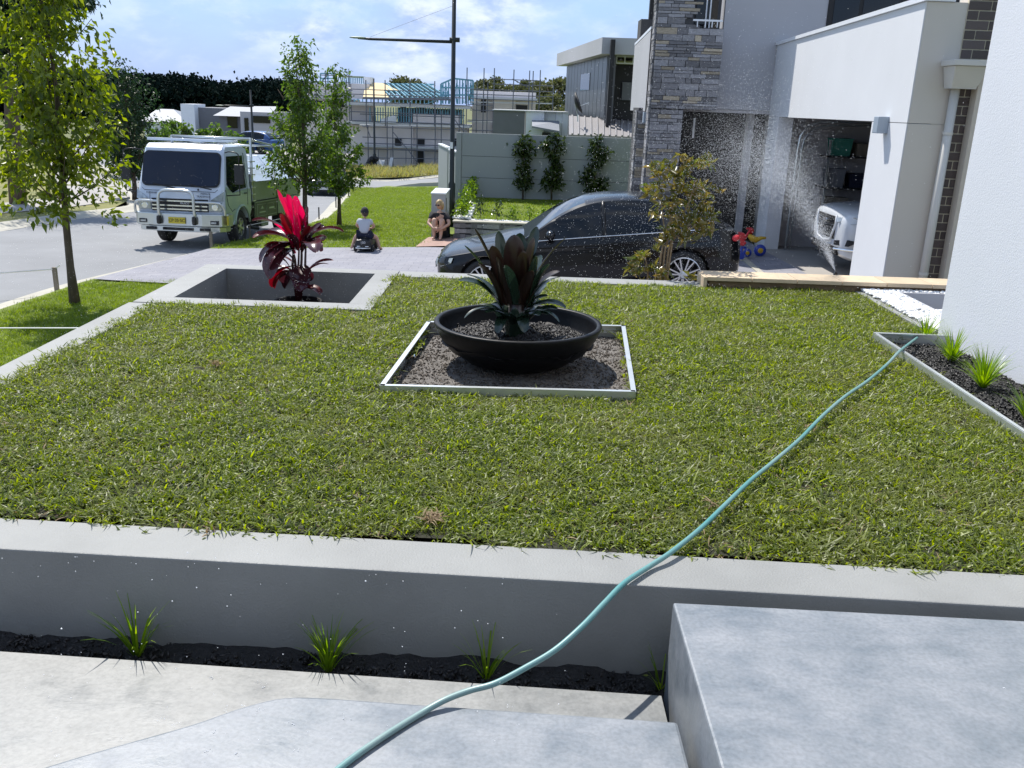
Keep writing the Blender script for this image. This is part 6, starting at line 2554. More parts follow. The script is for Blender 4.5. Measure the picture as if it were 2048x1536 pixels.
def boolean_cut(o, cutters):
    for c in cutters:
        md = o.modifiers.new('cut', 'BOOLEAN')
        md.operation = 'DIFFERENCE'
        md.object = c
        md.solver = 'EXACT'
    dg = bpy.context.evaluated_depsgraph_get()
    me = bpy.data.meshes.new_from_object(o.evaluated_get(dg))
    o.modifiers.clear()
    o.data = me
    for c in cutters:
        bpy.data.objects.remove(c)


def wheel(parent, x, y, R, rimR, side, spokes=5, w=.2, split=True, mat_rim='rim', star=0.18):
    """side = +1 when the outer face looks to +y"""
    mb = MB()
    pr = [(rimR, -w / 2), (R - .03, -w / 2), (R - .008, -w * .42), (R, -w * .30), (R, w * .30), (R - .008, w * .42), (R - .03, w / 2), (rimR, w / 2), (rimR - .012, w * .3), (rimR - .012, -w * .3)]
    n = 36
    vs = []
    for r, h in pr + [pr[0]]:
        for j in range(n):
            t = 2 * math.pi * j / n
            vs.append((x + r * math.cos(t), y + h, R + r * math.sin(t)))
    k = len(pr) + 1
    mb.add(vs, [(i * n + j, (i + 1) * n + j, (i + 1) * n + (j + 1) % n, i * n + (j + 1) % n) for i in range(k - 1) for j in range(n)])
    wh = local(mb, 'wheel', M['black_rubber'], parent, smooth=True)
    mb = MB()
    f = side * w * .46
    ring = [(rimR, f - side * .02), (rimR, f), (rimR - .018, f + side * .004), (rimR - .022, f - side * .03)]
    vs = []
    for r, h in ring:
        for j in range(n):
            t = 2 * math.pi * j / n
            vs.append((x + r * math.cos(t), y + h, R + r * math.sin(t)))
    mb.add(vs, [(i * n + j, (i + 1) * n + j, (i + 1) * n + (j + 1) % n, i * n + (j + 1) % n) for i in range(3) for j in range(n)])
    for s_ in range(spokes):
        t = 2 * math.pi * s_ / spokes + .3
        for dt in ((-star, star) if split else (0,)):
            a = Vector((x + .045 * math.cos(t + dt * .6), y + f - side * .02, R + .045 * math.sin(t + dt * .6)))
            b_ = Vector((x + (rimR - .012) * math.cos(t + dt), y + f - side * .012, R + (rimR - .012) * math.sin(t + dt)))
            mb.beam(a, b_, .020 if split else .05, .022, up=(0, 1, 0))
    mb.lathe([(.0, 0), (.055, .0), (.06, .02), (.03, .03)], (x, y + f - side * .03, R), 14, axis='y')
    local(mb, 'rim', M[mat_rim], wh, smooth=False)
    mb = MB()
    mb.lathe([(rimR * .6, -.01), (rimR * .6, .01)], (x, y + side * w * .1, R), 20, axis='y')
    local(mb, 'brake_disc', M['dark'], wh)
    return wh


def car(name, label, loc, rot, P, paint):
    """P: dict of the car's outline"""
    t = thing(name, label, 'car', loc, rot)
    st = P['stations']            # (x, half width, z bottom, z top)
    crown = P.get('crown', .035)

    def sect(x, w, zb, zt):
        h = zt - zb
        sh = P.get('tumble', .93)
        return [(x, 0, zb), (x, w * .80, zb), (x, w * .95, zb + h * .05), (x, w * .985, zb + h * .25), (x, w, zb + h * .48), (x, w * .992, zb + h * .60), (x, w * .985, zb + h * .72), (x, w * (sh + .035), zb + h * .86),
                (x, w * sh, zt - .012), (x, w * (sh - .05), zt + .004), (x, w * .60, zt + crown * .7), (x, w * .30, zt + crown * .95), (x, 0, zt + crown)]
    # refine the stations smoothly
    pts = [Vector(s_) if len(s_) == 3 else Vector((s_[0], s_[1], s_[2], s_[3])) for s_ in st]
    fine = []
    for i in range(len(st) - 1):
        a, b_, c, d = st[max(i - 1, 0)], st[i], st[i + 1], st[min(i + 2, len(st) - 1)]
        for j in range(4):
            u = j / 4
            fine.append([.5 * ((2 * b_[q]) + (c[q] - a[q]) * u + (2 * a[q] - 5 * b_[q] + 4 * c[q] - d[q]) * u * u + (3 * b_[q] - a[q] - 3 * c[q] + d[q]) * u ** 3) for q in range(4)])
    fine.append(list(st[-1]))
    S = [sect(*f) for f in fine]
    m = len(S[0])
    ring = 2 * m - 2
    vs = []
    for s_ in S:
        vs += s_ + [(p[0], -p[1], p[2]) for p in s_[-2:0:-1]]
    mb = MB()
    n = len(S)
    fs = [(i * ring + j, i * ring + (j + 1) % ring, (i + 1) * ring + (j + 1) % ring, (i + 1) * ring + j) for i in range(n - 1) for j in range(ring)]
    fs += [tuple(reversed(range(ring))), tuple(range((n - 1) * ring, n * ring))]
    mb.add(vs, fs)
    body = local(mb, 'body', M[paint], t, smooth=False)
    me = body.data
    bm = bmesh.new()
    bm.from_mesh(me)
    bmesh.ops.recalc_face_normals(bm, faces=bm.faces)
    bm.to_mesh(me)
    bm.free()
    cut = []
    W = P['W']
    for wx in P['wheels']:
        for sd in (-1, 1):
            cb2 = MB()
            cb2.lathe([(P['arch'], -.16), (P['arch'], .16)], (wx, sd * (W - .10), P['R'] + .01), 40, axis='y')
            c = build(cb2, 'cutter', M['dark'], None)
            c.parent = t
            c.location = Vector(c.location)
            cut.append(c)
    bpy.context.view_layer.update()
    boolean_cut(body, cut)
    body.data.shade_smooth()
    bmesh_sharp(body.data, 38)
    # dark liners in the wheel arches
    mb = MB()
    for wx in P['wheels']:
        for sd in (-1, 1):
            mb.lathe([(P['arch'] + .02, -.002), (P['arch'] + .02, .002)], (wx, sd * (W - .255), P['R'] + .01), 30, axis='y')
            mb.grid(lambda u, v, wx=wx, sd=sd: (wx + (P['arch'] - .004) * math.cos(math.pi * u), sd * (W - .25 + .235 * v), P['R'] + .01 + (P['arch'] - .004) * math.sin(math.pi * u)), 16, 1)
    local(mb, 'wheel_arch', M['dark'], t)
    for wx in P['wheels']:
        for sd in (-1, 1):
            wheel(t, wx, sd * (W - .115), P['R'], P['rim'], sd, P.get('spokes', 7), .21, True)
    # glasshouse
    gh_ = P['glass']              # (x, z roof line, half width at belt, half width at roof)
    zbelt = P['belt']
    gf = []
    for i in range(len(gh_) - 1):
        a, b_, c, d = gh_[max(i - 1, 0)], gh_[i], gh_[i + 1], gh_[min(i + 2, len(gh_) - 1)]
        for j in range(4):
            u = j / 4
            gf.append([.5 * ((2 * b_[q]) + (c[q] - a[q]) * u + (2 * a[q] - 5 * b_[q] + 4 * c[q] - d[q]) * u * u + (3 * b_[q] - a[q] - 3 * c[q] + d[q]) * u ** 3) for q in range(4)])
    gf.append(list(gh_[-1]))

    def gsec(x, zr, wb, wt):
        zb = zbelt(x) - .03
        zr = max(zr, zb + .02)
        f = min(1, (zr - zb) / (P['H'] - zbelt(0)))
        out_ = []
        for k_, (fw2, fz) in enumerate(((0, 0), (.25, .28), (.50, .55), (.75, .80))):
            out_.append((x, wb + (wt - wb) * fw2 * f, zb + (zr - zb) * fz))
        out_.append((x, (wb + (wt - wb) * .97 * f), zr - .03 * f))
        out_.append((x, (wb + (wt - wb) * f) * .90, zr))
        out_.append((x, wt * .55, zr + .022 * f))
        out_.append((x, 0, zr + .03 * f))
        return out_
    Gs = [gsec(*g_) for g_ in gf]
    x_ws, x_rf, x_rr = P['ws_base'], P['roof_front'], P['roof_rear']
    parts = {k_: MB() for k_ in ('roof', 'windscreen', 'rear_window', 'side_window+', 'side_window-', 'pillar+', 'pillar-')}
    for i in range(len(Gs) - 1):
        xm = (gf[i][0] + gf[i + 1][0]) / 2
        for j in range(len(Gs[0]) - 1):
            q = [Gs[i][j], Gs[i + 1][j], Gs[i + 1][j + 1], Gs[i][j + 1]]
            if j >= 4:
                nm = 'roof' if x_rr < xm < x_rf else ('windscreen' if xm >= x_rf else 'rear_window')
                if j == 4 and nm != 'roof':
                    nm = 'pillar'
            else:
                nm = 'side_window' if P['win'][0] < xm < P['win'][1] and j < 4 else 'pillar'
                if j == 3 and not (P['win'][0] + .25 < xm < P['win'][1] - .2):
                    nm = 'pillar'
            tw_ = nm in ('side_window', 'pillar')
            parts[nm + '+' if tw_ else nm].add(q, [(0, 3, 2, 1)])
            parts[nm + '-' if tw_ else nm].add([(a, -b2, c) for a, b2, c in q], [(0, 1, 2, 3)])
    for nm, mt in (('roof', paint), ('windscreen', P.get('gm', 'glass')), ('rear_window', 'glass'), ('side_window+', 'glass'), ('side_window-', 'glass'), ('pillar+', paint), ('pillar-', paint)):
        if parts[nm].v:
            o = local(parts[nm], nm.strip('+-'), M[mt], t)
            bm = bmesh.new()
            bm.from_mesh(o.data)
            bmesh.ops.remove_doubles(bm, verts=bm.verts, dist=1e-4)
            bm.to_mesh(o.data)
            bm.free()
            o.data.shade_smooth()
    # belt and roof trims, B pillar, door seams, handles, mirrors
    wS = P['stations'][len(P['stations']) // 2][1]

    def bodyw(x, f=.93):
        return float(np.interp(-x, [-s_[0] for s_ in st], [s_[1] for s_ in st])) * f
    for sd in (-1, 1):
        xs2 = np.linspace(P['win'][1] + .12, P['win'][0] - .12, 16)
        mb = MB()
        mb.tube([(x, sd * (bodyw(x, P.get('tumble', .93)) + .004), zbelt(x) + .004) for x in xs2], .008, 5)
        local(mb, 'window_trim', M[P.get('trim', 'chrome')], t, smooth=True)
        for xp in P.get('seams', ()):
            mb = MB()
            zb_, zt_ = .27, zbelt(xp) - .02
            prs = []
            for k_ in range(7):
                f = k_ / 6
                z = zb_ + (zt_ - zb_) * f
                h = (z - .2) / (zbelt(xp) - .2)
                wv = np.interp(h, [0, .05, .25, .48, .6, .72, .86, 1], [.80, .95, .985, 1, .992, .985, P.get('tumble', .93) + .035, P.get('tumble', .93)])
                prs.append((xp - .02 * math.sin(f * 3), sd * (bodyw(xp, wv) + .001), z))
            mb.tube(prs, .005, 4)
            local(mb, 'door_seam', M['dark'], t)
        for xp in P.get('handles', ()):
            mb = MB()
            z = zbelt(xp) - .13
            mb.tube([(xp - .09, sd * (bodyw(xp, .975) + .006), z), (xp - .08, sd * (bodyw(xp, .975) + .03), z), (xp + .08, sd * (bodyw(xp, .975) + .03), z), (xp + .09, sd * (bodyw(xp, .975) + .006), z)], .010, 6)
            local(mb, 'door_handle', M[paint], t, smooth=True)
        mx = P['mirror']
        mb = MB()
        mb.ball((mx, sd * (bodyw(mx) + .13), zbelt(mx) + .085), 1, 12, 8, (.07, .11, .07))
        mb.beam((mx, sd * (bodyw(mx) - .02), zbelt(mx) + .02), (mx, sd * (bodyw(mx) + .08), zbelt(mx) + .05), .05, .03)
        local(mb, 'mirror', M[paint], t, smooth=True)
    for xp in P.get('bpillar', ()):
        for sd in (-1, 1):
            g_ = [float(np.interp(-xp, [-q[0] for q in gf], [q[k_] for q in gf])) for k_ in range(4)]
            sec = gsec(*g_)
            mb = MB()
            mb.tube([(p[0], sd * (p[1] + .001), p[2]) for p in sec[:5]], .028, 4)
            local(mb, 'window_pillar', M['black_plastic'], t, smooth=True)
    return t, bodyw


# ---------------- black liftback on the drive
yc = 13.25
xf, xr_ = -.40, 2.36
zf_, zr2 = gz(xf, 12.4) + .03, gz(xr_, 12.4) + .03
pitch = math.atan2(zr2 - zf_, xr_ - xf)
WB = math.hypot(xr_ - xf, zr2 - zf_)
BM = dict(W=.915, H=1.40, R=.335, rim=.255, arch=.375, wheels=(WB / 2, -WB / 2), spokes=7,
          stations=[(2.08, .50, .32, .54), (2.06, .64, .24, .63), (1.98, .77, .20, .69), (1.84, .865, .18, .735), (1.38, .905, .18, .80), (.98, .915, .18, .875), (.3, .915, .18, .90), (-.5, .915, .18, .915),
                    (-1.2, .915, .18, .935), (-1.7, .89, .19, .945), (-2.0, .84, .22, .93), (-2.16, .76, .27, .88), (-2.22, .66, .36, .80)],
          glass=[(.84, .90, .80, .78), (.62, 1.03, .83, .74), (.28, 1.23, .84, .66), (-.06, 1.355, .84, .61), (-.45, 1.40, .84, .60), (-.95, 1.375, .84, .59), (-1.35, 1.28, .82, .57), (-1.70, 1.12, .78, .58), (-2.0, .965, .72, .62)],
          belt=lambda x: float(np.interp(x, [-2.2, -1.2, 0, 1.1], [.955, .935, .905, .87])), ws_base=.82, roof_front=-.04, roof_rear=-1.15, win=(-1.6, .60), seams=(.80, -.28, -1.15), handles=(-.12, -1.02), mirror=.45, bpillar=(-.30, -1.10), tumble=.93, gm='glass')
bmw, bw_ = car('parked_car', 'glossy black liftback car parked side on behind the lawn kerb', ((xf + xr_) / 2, yc, (zf_ + zr2) / 2), (0, pitch, math.pi), BM, 'black_paint')
for sd in (-1, 1):
    mb = MB()
    mb.add([(2.08, sd * .42, .63), (1.96, sd * .70, .67), (1.80, sd * .85, .70), (1.83, sd * .868, .63), (1.99, sd * .74, .57), (2.085, sd * .46, .56)], [(0, 1, 2, 3, 4, 5)] if sd > 0 else [(5, 4, 3, 2, 1, 0)])
    mb.v = [(x + .018, y * 1.01, z + .004) for x, y, z in mb.v]
    local(mb, 'headlight', M['lamp_glass'], bmw)
    mb = MB()
    mb.beam((1.2, sd * .912, .80), (-1.7, sd * .905, .80), .012, .010)
    mb.beam((.9, sd * .918, .30), (-.9, sd * .918, .31), .03, .014)
    local(mb, 'side_crease', M['black_paint'], bmw)
    mb = MB()
    mb.ball((2.10, sd * .16, .53), 1, 12, 6, (.02, .12, .075))
    local(mb, 'grille', M['chrome'], bmw, smooth=True)
    mb = MB()
    mb.ball((-2.12, sd * .66, .80), 1, 10, 6, (.09, .16, .06))
    local(mb, 'tail_light', M['red_plastic'], bmw, smooth=True)
    # round wheel centre badges
for wx in BM['wheels']:
    mb = MB()
    mb.lathe([(.0, 0), (.036, 0), (.036, .006)], (wx, .925, .335), 16, axis='y')
    local(mb, 'wheel_badge', M['white_plate'], bmw)
mb = MB()
for i in range(7):
    mb.beam((2.12, -.27 + i * .09, .49), (2.12, -.27 + i * .09, .58), .012, .012)
mb.box(2.0, -.5, .26, 2.085, .5, .36)
local(mb, 'lower_grille', M['dark'], bmw)

# ---------------- white SUV in the garage
SU = dict(W=.94, H=1.68, R=.36, rim=.25, arch=.41, wheels=(1.35, -1.35), spokes=5,
          stations=[(2.36, .58, .42, .78), (2.32, .72, .34, .92), (2.20, .82, .28, .985), (1.95, .90, .24, 1.02), (1.35, .93, .24, 1.06), (.95, .94, .24, 1.10), (0, .94, .24, 1.13), (-1.3, .94, .24, 1.16), (-2.0, .90, .26, 1.16), (-2.3, .82, .34, 1.1)],
          glass=[(1.05, 1.11, .82, .78), (.75, 1.30, .84, .74), (.40, 1.52, .85, .68), (.05, 1.64, .85, .66), (-.6, 1.68, .85, .66), (-1.5, 1.64, .84, .64), (-2.0, 1.5, .82, .62), (-2.25, 1.2, .80, .70)],
          belt=lambda x: float(np.interp(x, [-2.2, 1.1], [1.17, 1.10])), ws_base=1.0, roof_front=.2, roof_rear=-1.8, win=(-1.9, .75), seams=(.85, -.2, -1.1), handles=(.0, -1.0), mirror=.65, bpillar=(-.2,), crown=.05)
suv, _ = car('parked_car', 'white four wheel drive car nosing out of the open garage', (7.28, 14.35, -.775), (0, 0, math.pi), SU, 'white_paint')
mb = MB()
mb.prism([(2.37, -.40), (2.385, 0), (2.37, .40), (2.33, .42), (2.33, -.42)], .56, .90)
gr = local(mb, 'grille', M['dark'], suv)
mb = MB()
for z in (.62, .70, .78, .86):
    mb.tube([(2.385, -.36, z), (2.40, 0, z - .015), (2.385, .36, z)], .010, 5)
local(mb, 'grille_bar', M['chrome'], gr)
mb = MB()
mb.tube([(2.37, -.43, .93), (2.375, -.44, .80), (2.385, -.30, .54), (2.40, 0, .51), (2.385, .30, .54), (2.375, .44, .80), (2.37, .43, .93)], .020, 6)
local(mb, 'grille_surround', M['white_paint'], gr, smooth=True)
mb = MB()
n_ = 22
mb.tube([(2.405, .075 * math.cos(i * 6.283 / n_), .82 + .04 * math.sin(i * 6.283 / n_)) for i in range(n_ + 1)], .006, 5)
mb.tube([(2.405, -.035, .79), (2.405, -.022, .85)], .006, 5)
mb.tube([(2.405, .022, .79), (2.405, .035, .85)], .006, 5)
mb.tube([(2.405, -.028, .812), (2.405, .028, .828)], .006, 5)
local(mb, 'badge', M['chrome'], gr)
for sd in (-1, 1):
    mb = MB()
    mb.add([(2.365, sd * .46, .90), (2.20, sd * .78, .94), (1.98, sd * .905, .95), (2.0, sd * .915, .87), (2.24, sd * .77, .83), (2.37, sd * .50, .83)], [(0, 1, 2, 3, 4, 5)] if sd > 0 else [(5, 4, 3, 2, 1, 0)])
    mb.v = [(x + .02, y * 1.012, z) for x, y, z in mb.v]
    local(mb, 'headlight', M['lamp_glass'], suv)
    mb = MB()
    mb.add([(2.37, sd * .52, .56), (2.24, sd * .78, .60), (2.12, sd * .86, .58), (2.24, sd * .79, .50), (2.37, sd * .52, .49)], [(0, 1, 2, 3, 4)] if sd > 0 else [(4, 3, 2, 1, 0)])
    mb.v = [(x + .03, y * 1.015, z) for x, y, z in mb.v]
    local(mb, 'fog_light', M['dark'], suv)
    mb = MB()
    mb.tube([(2.395, sd * .54, .435), (2.28, sd * .78, .445), (2.17, sd * .87, .45)], .016, 6)
    local(mb, 'bumper_trim', M['chrome'], suv)
mb = MB()
mb.box(2.33, -.6, .34, 2.37, .6, .46)
local(mb, 'lower_grille', M['dark'], suv)

# ---------------- black hatchback down the road
HB = dict(W=.88, H=1.46, R=.31, rim=.21, arch=.35, wheels=(1.28, -1.28), spokes=5,
          stations=[(2.12, .52, .36, .60), (2.08, .68, .28, .72), (1.95, .78, .22, .79), (1.6, .86, .2, .85), (1.0, .88, .2, .93), (0, .88, .2, .95), (-1.2, .88, .2, .98), (-1.9, .84, .24, .98), (-2.1, .76, .34, .9)],
          glass=[(1.15, .94, .78, .74), (.75, 1.17, .80, .68), (.30, 1.38, .81, .62), (0, 1.44, .81, .61), (-.8, 1.46, .81, .6), (-1.5, 1.36, .8, .58), (-1.95, 1.06, .76, .62)],
          belt=lambda x: float(np.interp(x, [-2.2, 1.1], [.98, .93])), ws_base=1.0, roof_front=.15, roof_rear=-1.4, win=(-1.5, .8), seams=(.85, -.15), handles=(0,), mirror=.65, bpillar=(-.15,), gm='glass_blue')
cz = -9.75
hb_, _ = car('parked_car', 'black hatchback parked facing the camera beyond the street trees', (cz, 46.3, Ts(46.3) - .09), (0, 0, math.radians(-84)), HB, 'dark_paint2')
for sd in (-1, 1):
    mb = MB()
    mb.ball((2.02, sd * .62, .70), 1, 10, 6, (.07, .17, .055))
    local(mb, 'headlight', M['lamp_glass'], hb_, smooth=True)
mb = MB()
mb.box(2.13, -.26, .36, 2.145, .26, .47)
local(mb, 'number_plate', M['white_plate'], hb_)
mb = MB()
mb.lathe([(.05, 0), (.07, .012), (.05, .012)], (2.125, 0, .66), 16, axis='x')
local(mb, 'badge', M['chrome'], hb_)
mb = MB()
mb.box(2.08, -.55, .27, 2.13, .55, .34)
mb.box(2.09, -.4, .50, 2.132, .4, .60)
local(mb, 'grille', M['dark'], hb_)
# blue car behind the trees
bp = D(505, 296, 64)
bl, _ = car('parked_car', 'blue car parked behind the trees above the truck tray', (bp.x, 64, D(505, 301, 64).z - .15), (0, 0, math.radians(160)), dict(HB, H=1.44), 'blue_paint')
mb = MB()
mb.grid(lambda u, v: (bp.x - 7 + 14 * u, 60.5 + 7 * v, D(505, 301, 64).z - .18 - (1.0 if v < .01 else 0)), 6, 5)
struct(mb, 'driveway_far', M['footpath'])

# ---------------- the truck
fl, fr = Gt(337, 474), Gt(474, 476)
tx0 = Vector(((fl.x + fr.x) / 2, (fl.y + fr.y) / 2, 0))
tz = Ts(tx0.y) - .085
hd = math.radians(-90 - 3)
rear_z = Ts(tx0.y + 3.4) - .085
tp_ = math.atan2(tz - rear_z, 3.4)
tr = thing('truck', 'white and sage green tipper truck with bull bar parked facing the camera', 'truck', (tx0.x, tx0.y, tz), (0, -tp_ * -1 * 0 + math.atan2(tz - rear_z, 3.4) * -1, hd))
# local: front axle at x = 0, +x forward
CW = .98
# cab: side outline extruded across, cut by the arches
prof = [(1.08, .50), (1.12, .72), (1.12, 1.12), (1.04, 1.36), (.80, 2.14), (.68, 2.24), (-.35, 2.27), (-.60, 2.20), (-.66, 2.0), (-.66, .78), (-.50, .60), (.50, .50)]


def cab_shell(w0, pr):
    mb = MB()
    n = len(pr)
    secs = []
    for (wy, sx, sz) in ((-w0, .0, .0), (-w0 + .06, .05, .04), (0, .075, .05), (w0 - .06, .05, .04), (w0, 0, 0)):
        row = []
        for (x, z) in pr:
            xx = x + (sx - .03 if x > .7 else 0)
            zz = z + (sz - .02 if z > 2.0 else 0)
            tw = 1 - max(0, z - 1.25) * .085
            row.append((xx, wy * tw, zz))
        secs.append(row)
    vs = [v for r in secs for v in r]
    fs = [(i * n + j, (i + 1) * n + j, (i + 1) * n + (j + 1) % n, i * n + (j + 1) % n) for i in range(4) for j in range(n)]
    fs += [tuple(range(n)), tuple(reversed(range(4 * n, 5 * n)))]
    mb.add(vs, fs)
    return mb


mb = cab_shell(CW, prof)
cab = local(mb, 'cab', M['truck_white'], tr)
bm = bmesh.new()
bm.from_mesh(cab.data)
bmesh.ops.recalc_face_normals(bm, faces=bm.faces)
bm.to_mesh(cab.data)
bm.free()
cutters = []
for sd in (-1, 1):
    c_ = MB()
    c_.lathe([(.47, -.2), (.47, .2)], (0, sd * .88, .40), 36, axis='y')
    cu = build(c_, 'cutter', M['dark'], None)
    cu.parent = tr
    cutters.append(cu)
bpy.context.view_layer.update()
boolean_cut(cab, cutters)
cab.data.shade_smooth()
bmesh_sharp(cab.data, 30)
md = cab.modifiers.new('bevel', 'BEVEL')
md.width = .035
md.segments = 3
md.limit_method = 'ANGLE'
md.angle_limit = math.radians(35)


def fxz(z):
    """front face x of the cab at height z"""
    return float(np.interp(z, [.50, .72, 1.12, 1.36, 2.14, 2.24], [1.08, 1.12, 1.12, 1.04, .80, .68])) + .045


# windscreen with rounded corners
def rpoly(y0, y1, z0, z1, r, n=5):
    out_ = []
    for (cy, cz2, a0) in ((y1 - r, z1 - r, 0), (y0 + r, z1 - r, 90), (y0 + r, z0 + r, 180), (y1 - r, z0 + r, 270)):
        for i in range(n + 1):
            a = math.radians(a0 + 90 * i / n)
            out_.append((cy + r * math.cos(a), cz2 + r * math.sin(a)))
    return out_


def front_panel(y0, y1, z0, z1, r, name, mt, off=.012, parent=None, th=.012):
    pl2 = rpoly(y0, y1, z0, z1, r)
    cx2 = sum(p[0] for p in pl2) / len(pl2)
    f_ = [(fxz(z) + off + .02 * (1 - (y / .95) ** 2), y, z) for y, z in pl2]
    mb = MB()
    n = len(f_)
    mid = [((fxz(z0 + (z1 - z0) * .5) if False else fxz((z0 + z1) / 2)) + off + .026, (y0 + y1) / 2, (z0 + z1) / 2)]
    b2 = [(x - th, y, z) for x, y, z in f_]
    mb.add(f_ + b2 + mid, [(i, (i + 1) % n, 2 * n) for i in range(n)] + [(i, n + i, n + (i + 1) % n, (i + 1) % n) for i in range(n)])
    o = local(mb, name, M[mt], parent or tr)
    o.data.shade_smooth()
    bmesh_sharp(o.data, 40)
    return o


front_panel(-.89, .89, 1.34, 2.10, .13, 'windscreen_seal', 'black_plastic', .006)
ws = front_panel(-.86, .86, 1.37, 2.075, .11, 'windscreen', 'glass_blue', .018)
# steering wheel, charm and far window glimpsed through the screen are dark; wipers
for (ya, yb2, z1_) in ((.72, .25, 1.37), (-.10, -.60, 1.37)):
    mb = MB()
    mb.tube([(fxz(1.30) + .03, ya, 1.30), (fxz(1.345) + .05, (ya + yb2) / 2, 1.345), (fxz(1.38) + .05, yb2, 1.39)], .013, 5)
    local(mb, 'wiper', M['dark'], tr)
mb = MB()
mb.tube([(fxz(1.27) + .012, .86, 1.30), (fxz(1.24) + .022, .80, 1.245), (fxz(1.24) + .028, -.80, 1.245), (fxz(1.27) + .012, -.86, 1.30)], .006, 4)
for y_ in (.62, -.62):
    mb.tube([(fxz(1.24) + .02, y_ * 1.1, 1.22), (fxz(1.0) + .01, y_ * 1.1, .98)], .004, 4)
local(mb, 'panel_seam', M['dark'], tr)
for y_ in (.42, -.30):
    mb = MB()
    mb.lathe([(.0, 0), (.022, 0), (.018, .012)], (fxz(1.28) + .025, y_, 1.285), 10, axis='x')
    local(mb, 'washer_jet', M['dark'], tr)


def text(s_, size, name, mt, parent, loc, rot, ext=.002):
    cu = bpy.data.curves.new(name, 'FONT')
    cu.body = s_
    cu.size = size
    cu.extrude = ext
    cu.align_x = 'CENTER'
    cu.align_y = 'CENTER'
    cu.materials.append(M[mt])
    tmp = bpy.data.objects.new(name, cu)
    col.objects.link(tmp)
    dg = bpy.context.evaluated_depsgraph_get()
    me = bpy.data.meshes.new_from_object(tmp.evaluated_get(dg))
    bpy.data.objects.remove(tmp)
    o = bpy.data.objects.new(name, me)
    col.objects.link(o)
    o.parent = parent
    o.location = loc
    o.rotation_euler = rot
    return o


FR = (math.pi / 2, 0, math.pi / 2)     # text that reads from the front (+x)
text('FORWARD', .055, 'lettering', 'cloth_navy', tr, (fxz(1.19) + .018, -.62, 1.19), FR)
text('PREMIUM', .05, 'lettering', 'cloth_navy', tr, (fxz(1.20) + .018, .58, 1.20), FR)
text('TRADEPACK', .055, 'lettering', 'cloth_navy', tr, (fxz(1.14) + .022, .55, 1.14), FR)
text('ISUZU', .075, 'lettering', 'white_plate', tr, (fxz(1.0) + .03, .12, .985), FR)
# headlights, grille
for sd in (-1, 1):
    mb = MB()
    mb.box(fxz(.8) - .03, sd * .66, .70, fxz(.8) + .015, sd * .95, .90)
    hl = local(mb, 'headlight', M['lamp_glass'], tr, bevel=.012)
    mb = MB()
    mb.lathe([(.0, 0), (.055, 0), (.07, .012), (.06, .014)], (fxz(.8) + .012, sd * .80, .79), 14, axis='x')
    local(mb, 'reflector', M['chrome'], hl)
    mb = MB()
    mb.add([(fxz(.95) - .02, sd * .70, .92), (fxz(.95) - .06, sd * .985, .93), (fxz(1.05) - .10, sd * .985, 1.14), (fxz(.95), sd * .72, .95)], [(0, 1, 2, 3), (3, 2, 1, 0)])
    mb.v = [(x + .035, y * 1.005, z) for x, y, z in mb.v]
    local(mb, 'indicator', M['lamp_glass'], tr)
mb = MB()
mb.box(fxz(.8) - .02, -.64, .68, fxz(.8) + .008, .64, .95)
gr = local(mb, 'grille', M['dark'], tr)
for z in (.72, .80, .90):
    mb = MB()
    mb.box(fxz(z) + .006, -.63, z - .014, fxz(z) + .028, .63, z + .014)
    local(mb, 'grille_bar', M['chrome'], gr)
# bumper and bull bar
mb = MB()
bw = 1.06
fp_ = [(1.08, -bw), (1.22, -bw + .10), (1.33, -.55), (1.36, 0), (1.33, .55), (1.22, bw - .10), (1.08, bw), (.80, bw), (.80, -bw)]
mb.prism(fp_, .36, .64)
bp_ = local(mb, 'bumper', M['steel'], tr, bevel=.02)
mb = MB()
mb.prism([(x - .03, y * .93) for x, y in fp_], .24, .355)
local(mb, 'lower_bumper', M['steel'], tr, bevel=.01)
for y_, w_ in ((-.62, .11), (0, .34), (.60, .11), (-.3, .05)):
    mb = MB()
    mb.box(1.27, y_ - w_, .27, 1.335, y_ + w_, .33)
    local(mb, 'bumper_slot', M['dark'], bp_)
for sd in (-1, 1):
    mb = MB()
    mb.box(1.15, sd * .70, .41, 1.325 - .04, sd * .90, .50)
    local(mb, 'fog_light', M['black_plastic'], bp_)
    mb = MB()
    mb.box(1.18, sd * .74, .435, 1.31, sd * .86, .475)
    local(mb, 'fog_lens', M['orange_lens'] if sd < 0 and False else M['lamp_glass'], bp_)
mb = MB()
mb.box(1.10, 1.065, .40, 1.20, 1.075, .60)
local(mb, 'side_reflector', M['yellow'], bp_)
bar = MB()
bar.tube(spline([(1.34, -.40, .50), (1.38, -.40, .70), (1.38, -.39, 1.02), (1.37, -.33, 1.11), (1.37, -.22, 1.14), (1.38, 0, 1.145), (1.37, .22, 1.14), (1.37, .33, 1.11), (1.38, .39, 1.02), (1.38, .40, .70), (1.34, .40, .50)], 4), .034, 10)
bb = local(bar, 'bull_bar', M['steel'], tr, smooth=True)
for sd in (-1, 1):
    bar = MB()
    bar.tube(spline([(1.36, sd * .40, .90), (1.35, sd * .60, .90), (1.31, sd * .86, .895), (1.25, sd * .97, .85), (1.20, sd * 1.02, .74), (1.17, sd * 1.02, .60)], 4), .028, 9)
    local(bar, 'side_hoop', M['steel'], bb, smooth=True)
    mb = MB()
    mb.lathe([(.03, .40), (.05, .42), (.055, .50), (.048, .58)], (1.39, sd * .40, 0), 10)
    local(mb, 'bar_foot', M['black_plastic'], bb)
mb = MB()
mb.box(1.372, -.19, .42, 1.388, .19, .56)
npl = local(mb, 'number_plate', M['yellow'], tr)
text('CP·35·SC', .095, 'lettering', 'dark', npl, (1.392, 0, .49), FR)
